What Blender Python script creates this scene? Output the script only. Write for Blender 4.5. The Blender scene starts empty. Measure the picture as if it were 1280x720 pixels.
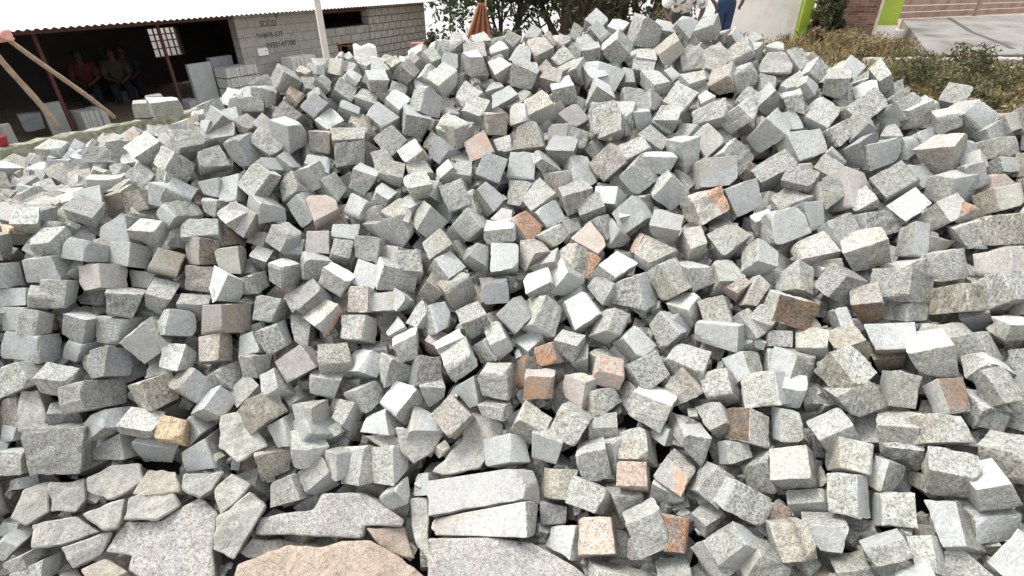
import bpy, bmesh, math, random
import numpy as np
from mathutils import Vector, Matrix
C = bpy.context.scene.collection
random.seed(11); RNG = np.random.default_rng(11)
PI = math.pi

# ------------------------------------------------------------------ camera
H = 1.6; FPX = 650.0; PITCH = math.radians(31)
cam = bpy.data.objects.new('camera', bpy.data.cameras.new('camera')); C.objects.link(cam)
cam.location = (0, 0, H); cam.rotation_euler = (math.radians(90) - PITCH, 0, 0)
cam.data.sensor_width = 36; cam.data.lens = FPX / 1280 * 36; cam.data.clip_end = 400; cam.data.clip_start = 0.05
bpy.context.scene.camera = cam
SP, CP = math.sin(PITCH), math.cos(PITCH)
def at(u, v, t):
    x = (u - 640) / FPX; y = (v - 360) / FPX
    return Vector((x * t, (CP - SP * y) * t, (-SP - CP * y) * t + H))

# ------------------------------------------------------------------ materials
class NT:
    def __init__(s, name):
        s.m = bpy.data.materials.new(name); s.m.use_nodes = True; s.t = s.m.node_tree
        s.b = s.t.nodes['Principled BSDF']; s.out = s.t.nodes['Material Output']
    def n(s, ty, **k):
        o = s.t.nodes.new(ty)
        for a, v in k.items():
            if a.startswith('i_'):
                o.inputs[int(a[2:]) if a[2:].isdigit() else a[2:]].default_value = v
            else: setattr(o, a, v)
        return o
    def l(s, a, ao, b, bi): s.t.links.new(a.outputs[ao], b.inputs[bi])
    def noise(s, scale, detail=2, rough=.5, coord=None):
        o = s.n('ShaderNodeTexNoise'); o.inputs['Scale'].default_value = scale
        o.inputs['Detail'].default_value = detail; o.inputs['Roughness'].default_value = rough
        if coord: s.t.links.new(coord, o.inputs['Vector'])
        return o
    def ramp(s, stops):
        o = s.n('ShaderNodeValToRGB'); e = o.color_ramp.elements
        while len(e) < len(stops): e.new(.5)
        for i, (p, c) in enumerate(stops):
            e[i].position = p; e[i].color = (c[0], c[1], c[2], 1) if hasattr(c, '__len__') else (c, c, c, 1)
        return o
    def mul(s, a, b, fac=1.0, blend='MULTIPLY'):
        o = s.n('ShaderNodeMix', data_type='RGBA', blend_type=blend)
        o.inputs['Factor'].default_value = fac
        s.t.links.new(a, o.inputs['A']); s.t.links.new(b, o.inputs['B'])
        return o.outputs['Result']
def simple(name, col, rough=.8, nscale=8, var=.25, bump=.0, bscale=60, metal=0, stops=None, coordname='Object'):
    k = NT(name); tc = k.n('ShaderNodeTexCoord')
    no = k.noise(nscale, 5, .6, tc.outputs[coordname])
    if stops: r = k.ramp(stops)
    else: r = k.ramp([(.25, tuple(c * (1 - var) for c in col)), (.75, tuple(min(1, c * (1 + var)) for c in col))])
    k.l(no, 'Fac', r, 'Fac'); k.l(r, 'Color', k.b, 'Base Color')
    k.b.inputs['Roughness'].default_value = rough; k.b.inputs['Metallic'].default_value = metal
    if bump:
        n2 = k.noise(bscale, 4, .65, tc.outputs[coordname]); bp = k.n('ShaderNodeBump'); bp.inputs['Strength'].default_value = bump
        bp.inputs['Distance'].default_value = .02
        k.l(n2, 'Fac', bp, 'Height'); k.l(bp, 'Normal', k.b, 'Normal')
    return k.m

def granite():
    k = NT('granite'); g = k.n('ShaderNodeNewGeometry'); P = g.outputs['Position']
    a = k.n('ShaderNodeAttribute', attribute_name='tint')
    gr = k.n('ShaderNodeAttribute', attribute_name='grain'); gs = k.n('ShaderNodeSeparateColor'); k.l(gr, 'Color', gs, 'Color')
    def mapr(src, lo, hi):
        m = k.n('ShaderNodeMapRange'); m.inputs['To Min'].default_value = lo; m.inputs['To Max'].default_value = hi; k.t.links.new(src, m.inputs['Value']); return m.outputs[0]
    rf = a.outputs['Alpha']
    # crystals: salt and pepper
    n1 = k.noise(210, 3, .7, P); k.t.links.new(mapr(gs.outputs[0], 130, 300), n1.inputs['Scale']); r1 = k.ramp([(.33, .36), (.43, .78), (.53, 1.0), (.66, 1.24)]); k.l(n1, 'Fac', r1, 'Fac')
    n2 = k.noise(75, 4, .7, P); r2 = k.ramp([(.33, .66), (.5, 1.0), (.68, 1.14)]); k.l(n2, 'Fac', r2, 'Fac')
    n3 = k.noise(11, 3, .6, P); r3 = k.ramp([(.3, (.84, .83, .80)), (.55, (1, 1, 1)), (.8, (1.08, 1.06, 1.02))]); k.l(n3, 'Fac', r3, 'Fac')
    sp = k.mul(r1.outputs['Color'], r2.outputs['Color'])
    # foliation: streaks along a direction of the stone's own
    mp = k.n('ShaderNodeMapping'); k.t.links.new(P, mp.inputs['Vector']); rv = k.n('ShaderNodeVectorMath', operation='SCALE'); k.l(gr, 'Color', rv, 0); rv.inputs['Scale'].default_value = 6.0
    k.l(rv, 'Vector', mp, 'Rotation'); mp.inputs['Scale'].default_value = (1, 1, .13); nf = k.noise(150, 3, .6, mp.outputs['Vector']); rf_ = k.ramp([(.36, .62), (.5, 1.0), (.65, 1.16)]); k.l(nf, 'Fac', rf_, 'Fac')
    ff = k.n('ShaderNodeMix', data_type='RGBA', blend_type='MULTIPLY'); k.t.links.new(mapr(gs.outputs[1], -.35, 1.0), ff.inputs['Factor']); ff.clamp_factor = True
    k.t.links.new(sp, ff.inputs['A']); k.l(rf_, 'Color', ff, 'B'); sp = ff.outputs['Result']
    # drill scars and hairline cracks
    vo = k.n('ShaderNodeTexVoronoi', feature='DISTANCE_TO_EDGE'); k.t.links.new(P, vo.inputs['Vector']); vo.inputs['Scale'].default_value = 17; rc = k.ramp([(.0, .55), (.012, .85), (.03, 1.0)]); k.l(vo, 'Distance', rc, 'Fac')
    sp = k.mul(sp, rc.outputs['Color'], .55)
    # sawn faces show less contrast
    one = k.n('ShaderNodeRGB'); one.outputs[0].default_value = (.93, .94, .95, 1)
    mx = k.n('ShaderNodeMix', data_type='RGBA'); k.t.links.new(one.outputs[0], mx.inputs['A']); k.t.links.new(sp, mx.inputs['B'])
    mr = k.n('ShaderNodeMapRange'); mr.inputs['To Min'].default_value = .55; mr.inputs['To Max'].default_value = 1.0
    k.t.links.new(rf, mr.inputs['Value']); k.t.links.new(mr.outputs[0], mx.inputs['Factor'])
    c = k.mul(a.outputs['Color'], mx.outputs['Result']); c = k.mul(c, r3.outputs['Color'])
    k.t.links.new(c, k.b.inputs['Base Color'])
    k.b.inputs['Roughness'].default_value = .82; k.b.inputs['Specular IOR Level'].default_value = .35
    nb = k.noise(120, 5, .75, P); bp = k.n('ShaderNodeBump'); bp.inputs['Distance'].default_value = .0055
    ms = k.n('ShaderNodeMapRange'); ms.inputs['To Min'].default_value = .4; ms.inputs['To Max'].default_value = .95
    k.t.links.new(rf, ms.inputs['Value']); k.t.links.new(ms.outputs[0], bp.inputs['Strength'])
    k.l(nb, 'Fac', bp, 'Height'); k.l(bp, 'Normal', k.b, 'Normal')
    return k.m
GRANITE = granite()

# ------------------------------------------------------------------ tagging
def tag(o, label=None, cat=None, group=None, kind=None):
    if label: o['label'] = label
    if cat: o['category'] = cat
    if group: o['group'] = group
    if kind: o['kind'] = kind
    return o
def empty(name, loc=(0, 0, 0), rz=0, **k):
    o = bpy.data.objects.new(name, None); C.objects.link(o); o.location = loc; o.rotation_euler = (0, 0, rz); o.empty_display_size = .1
    return tag(o, **k)

# ------------------------------------------------------------------ cut stones
def cube_grid(n):
    if n == 6: ts = np.array([-1, -.86, -.42, 0, .42, .86, 1.])
    elif n == 8: ts = np.array([-1, -.9, -.62, -.31, 0, .31, .62, .9, 1.])
    elif n == 10: ts = np.array([-1, -.93, -.78, -.52, -.26, 0, .26, .52, .78, .93, 1.])
    else: ts = np.linspace(-1, 1, n + 1)
    idx = {}; V = []; Q = []; FID = []
    def vid(p):
        k = tuple(np.round(p, 5))
        if k not in idx: idx[k] = len(V); V.append(k)
        return idx[k]
    faces = [((0, 1), 2, -1), ((0, 1), 2, 1), ((0, 2), 1, -1), ((0, 2), 1, 1), ((1, 2), 0, -1), ((1, 2), 0, 1)]
    for f, ((A, B), W, s) in enumerate(faces):
        for i in range(n):
            for j in range(n):
                q = []
                for (ii, jj) in ((i, j), (i + 1, j), (i + 1, j + 1), (i, j + 1)):
                    p = [0, 0, 0]; p[A] = ts[ii]; p[B] = ts[jj]; p[W] = s; q.append(vid(p))
                Q.append(q); FID.append(f)
    return np.array(V), np.array(Q), np.array(FID)
SG = np.array([[-1, -1, -1], [1, -1, -1], [1, 1, -1], [-1, 1, -1], [-1, -1, 1], [1, -1, 1], [1, 1, 1], [-1, 1, 1]], float)
GR = {10: cube_grid(10), 8: cube_grid(8), 6: cube_grid(6), 4: cube_grid(4), 3: cube_grid(3)}
# faces: 0 front, 1 back, 2 top, 3 bottom, 4 left, 5 right   (seen in the order the corners are listed)
def waves(X, amp, lo, hi, n, rng):
    d = np.zeros(len(X))
    for _ in range(n):
        k = rng.normal(size=3); k /= np.linalg.norm(k); wl = math.exp(rng.uniform(math.log(lo), math.log(hi)))
        d += np.sin(X @ k * 2 * PI / wl + rng.uniform(0, 6.28)) * (wl / hi) ** .6
    return d * amp / math.sqrt(n)
PAL = {'g': (.43, .437, .418), 'l': (.47, .48, .455), 'd': (.30, .30, .30), 'w': (.55, .56, .53), 'p': (.47, .44, .41),
       'P': (.54, .41, .34), 'o': (.48, .39, .32), 'O': (.56, .32, .20), 'R': (.40, .25, .15), 'b': (.22, .145, .08),
       'B': (.40, .33, .26), 't': (.44, .415, .36), 'y': (.62, .49, .34), 'q': (.46, .44, .41), 'h': (.46, .46, .43),
       's': (.46, .45, .42), 'K': (.47, .46, .435), 'S': (.46, .455, .43), 'T': (.47, .38, .30), 'W': (.8, .8, .78)}
PAL = {k: tuple(c * .80 for c in v) for k, v in PAL.items()}
STAIN = {'O': 1, 'R': 1, 'P': 1, 'b': 1, 'B': 1, 'o': 1, 'h': 1}
GREY = np.array((.44, .435, .415)) * .8
def stone_arrays(cor, code, n, rng, chip=True):
    V, Q, FID = GR[n]
    cor = np.array(cor, float); ctr = cor.mean(0)
    size = np.linalg.norm(cor - ctr, axis=1).mean() * 1.155
    if chip:
        for _ in range(rng.integers(0, 3)):
            i = rng.integers(0, 8); cor[i] += (ctr - cor[i]) * rng.uniform(.06, .22)
    r0 = rng.uniform(.02, .055)
    lim = 1 - r0; q = np.clip(V, -lim, lim); d = V - q; dl = np.linalg.norm(d, axis=1, keepdims=True)
    dm = np.abs(d).max(1, keepdims=True)
    p = q + np.where(dl > 1e-9, d / np.maximum(dl, 1e-9) * dm, 0)
    a = (p[:, 0] + 1) / 2; b = (p[:, 1] + 1) / 2; c = (p[:, 2] + 1) / 2
    def bil(k): return ((1 - a) * (1 - b))[:, None] * cor[k] + (a * (1 - b))[:, None] * cor[k + 1] + (a * b)[:, None] * cor[k + 2] + ((1 - a) * b)[:, None] * cor[k + 3]
    X = (1 - c)[:, None] * bil(0) + c[:, None] * bil(4)
    # sawn or split faces
    sawn = rng.random(6) < .33
    if sawn.all(): sawn[0] = False
    rough_v = np.zeros(len(V)); axis = [(2, -1), (2, 1), (1, -1), (1, 1), (0, -1), (0, 1)]
    for f, (ax, s) in enumerate(axis):
        on = np.abs(V[:, ax] - s) < 1e-6
        rough_v[on] = np.maximum(rough_v[on], 0.12 if sawn[f] else 1)
    out = X - ctr; out /= np.linalg.norm(out, axis=1, keepdims=True)
    s = size / .1
    amp = rng.uniform(.0016, .0042) * s
    X = X + out * (waves(X, amp, .018, .09, 9, rng) * rough_v)[:, None]
    # broken facets: shave the stone with a few planes across its arrises and corners
    for _ in range(rng.integers(2, 6) if n > 3 else 1):
        w = rng.choice([-1, 1], 3) * rng.uniform(.35, 1, 3)
        if rng.random() < .6: w[rng.integers(3)] *= .15
        kdir = cor.T @ (w @ (SG[:, :3]).T)
        kdir /= np.linalg.norm(kdir); dd = (X - ctr) @ kdir; lim_ = dd.max() - rng.uniform(.003, .014) * s
        over = np.clip(dd - lim_, 0, None); X = X - kdir * (over * rng.uniform(.75, 1))[:, None]
    ne = (np.abs(V) > .8).sum(1) >= 2
    nib = np.clip(waves(X, 1.0, .008, .03, 6, rng) - .5, 0, 2)
    X = X - out * (nib * ne * rng.uniform(.0015, .0042) * s)[:, None]
    # colours per face corner
    base = np.array(PAL[code]); lum = rng.normal(1, .085)
    ft = rng.normal(1, .07, 6) * np.where(sawn, 1.12, .99)
    ncol = len(Q) * 4; col = np.ones((len(Q), 4, 4)); vv = V[Q]
    stained = code in STAIN
    for f in range(6):
        m = FID == f
        bc = base.copy()
        if stained and f != 0 and rng.random() < .6: bc = GREY * .55 + base * .45
        if stained and code in 'ORbh' and f not in (0,) : bc = GREY * .8 + base * .2
        if code == 'h': bc = np.array((.19, .13, .09)) if f == 0 else np.array((.42, .42, .39))
        fc = bc * lum * ft[f] * (np.array((.995, 1.003, 1.015)) if sawn[f] else np.array((1.015, 1.01, .97)))
        col[m, :, :3] = fc
        col[m, :, 3] = .0 if sawn[f] else 1.0
    if stained:
        wv = np.clip(waves(X, 1.0, .02, .07, 7, rng) * .6 + .72, .25, 1)[Q][:, :, None]; lumf = col[:, :, :3].mean(2, keepdims=True)
        col[:, :, :3] = col[:, :, :3] * wv + lumf * np.array((1.02, 1.0, .95)) * (1 - wv)
    if code == 'q':
        m = FID == 0; w = np.clip((vv[m][:, :, 0] + vv[m][:, :, 1] * -.4 - .1) * 3, 0, 1)[:, :, None]
        col[m, :, :3] = col[m, :, :3] * (1 - w) + np.array((.55, .35, .24)) * w
    if code == 's':
        w = (np.abs(vv[:, :, 0] - .15) < .15)[:, :, None]; col[:, :, :3] *= np.where(w, .55, 1.0)
    if code == 'H':
        pass
    # bruised arrises are paler
    e = ((np.abs(vv) > .95).sum(2) >= 2)[:, :, None]; col[:, :, :3] *= np.where(e, rng.uniform(1.02, 1.2), 1.0)
    # broad weather stain
    if rng.random() < .35:
        k = rng.normal(size=3); k /= np.linalg.norm(k); w = np.clip((X[Q] - ctr) @ k / .03 - .3, 0, 1)[:, :, None] * .5
        col[:, :, :3] = col[:, :, :3] * (1 - w) + col[:, :, :3] * np.array((.9, .8, .68)) * w
    return X, Q, col
def mesh_from(name, parts, mat):
    vo = 0; VV = []; QQ = []; CC = []; GG = []; grng = np.random.default_rng(len(parts) + int(abs(parts[0][0]).sum() * 1e5) % 99991)
    for X, Q, col in parts:
        VV.append(X); QQ.append(Q + vo); CC.append(col.reshape(-1, 4)); GG.append(np.tile(np.append(grng.random(3), 1), (Q.size, 1))); vo += len(X)
    X = np.vstack(VV).astype(np.float32); Q = np.vstack(QQ).astype(np.int32); col = np.vstack(CC).astype(np.float32)
    me = bpy.data.meshes.new(name); me.vertices.add(len(X)); me.vertices.foreach_set('co', X.ravel())
    me.loops.add(Q.size); me.loops.foreach_set('vertex_index', Q.ravel())
    me.polygons.add(len(Q)); me.polygons.foreach_set('loop_start', np.arange(0, Q.size, 4, dtype=np.int32))
    me.polygons.foreach_set('use_smooth', np.zeros(len(Q), dtype=bool))
    me.update(calc_edges=True)
    at_ = me.attributes.new('tint', 'FLOAT_COLOR', 'CORNER'); at_.data.foreach_set('color', col.ravel())
    g_ = me.attributes.new('grain', 'FLOAT_COLOR', 'CORNER'); g_.data.foreach_set('color', np.vstack(GG).astype(np.float32).ravel())
    me.materials.append(mat)
    return me
def fix_normals(me):
    bm = bmesh.new(); bm.from_mesh(me); bmesh.ops.recalc_face_normals(bm, faces=bm.faces); bm.to_mesh(me); bm.free()
def orient(X, Q):
    # make every quad wind outwards from the stone's centre
    c = X.mean(0); a = X[Q]; n = np.cross(a[:, 1] - a[:, 0], a[:, 3] - a[:, 0]); f = ((a.mean(1) - c) * n).sum(1) < 0
    return f
def stone_mesh(name, cor, code, n, seed, origin):
    rng = np.random.default_rng(seed)
    X, Q, col = stone_arrays(cor, code, n, rng); f = orient(X, Q)
    Q = Q.copy(); Q[f] = Q[f][:, ::-1]; col[f] = col[f][:, ::-1]
    return mesh_from(name, [(X - origin, Q, col)], GRANITE)
def stone_part(cor, code, n, rng):
    X, Q, col = stone_arrays(cor, code, n, rng); f = orient(X, Q)
    Q = Q.copy(); Q[f] = Q[f][:, ::-1]; col[f] = col[f][:, ::-1]
    return X, Q, col
def slab_mesh(name, P, code, seed, origin):
    # irregular slab: outline front, outline back, sides; roughened
    rng = np.random.default_rng(seed); n = len(P) // 2; P = np.array(P) - origin
    bm = bmesh.new(); f = [bm.verts.new(p) for p in P[:n]]; b = [bm.verts.new(p) for p in P[n:]]
    bm.faces.new(f); bm.faces.new(b[::-1])
    for i in range(n):
        j = (i + 1) % n; bm.faces.new((f[j], f[i], b[i], b[j]))
    bmesh.ops.recalc_face_normals(bm, faces=bm.faces)
    bmesh.ops.bevel(bm, geom=list(bm.edges), offset=.004, segments=1, affect='EDGES', profile=.5)
    bmesh.ops.triangulate(bm, faces=bm.faces)
    for _ in range(4):
        L = [e for e in bm.edges if e.calc_length() > .022]
        if not L: break
        bmesh.ops.subdivide_edges(bm, edges=L, cuts=1); bmesh.ops.triangulate(bm, faces=[x for x in bm.faces if len(x.verts) > 3])
    bm.normal_update()
    X = np.array([v.co[:] for v in bm.verts]); N = np.array([v.normal[:] for v in bm.verts])
    D = waves(X, .006 if code not in 'ST' else .0035, .03, .16, 12, rng)
    for v, nn, d in zip(bm.verts, N, D): v.co += Vector(nn) * float(d)
    me = bpy.data.meshes.new(name); bm.to_mesh(me); bm.free()
    if code in 'ST': me.polygons.foreach_set('use_smooth', np.ones(len(me.polygons), dtype=bool))
    base = np.array(PAL[code]) * rng.normal(1, .05) * (1 if code in 'STB' else np.array((.94, .92, .88))); L = len(me.loops); vi = np.empty(L, dtype=np.int32); me.loops.foreach_get('vertex_index', vi)
    w = np.clip(waves(X, 1., .1, .3, 6, rng) * .5 + .5, 0, 1)[:, None]
    c = base * (1 - w * .25) + np.array((.5, .44, .38)) * w * .25
    col = np.ones((L, 4), dtype=np.float32); col[:, :3] = c[vi]; col[:, 3] = 1 if code in 'ST' else .25
    a = me.attributes.new('tint', 'FLOAT_COLOR', 'CORNER'); a.data.foreach_set('color', col.ravel())
    g_ = me.attributes.new('grain', 'FLOAT_COLOR', 'CORNER'); g_.data.foreach_set('color', np.tile(np.append(rng.random(3), 1), (L, 1)).astype(np.float32).ravel())
    me.materials.append(GRANITE)
    return me

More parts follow.
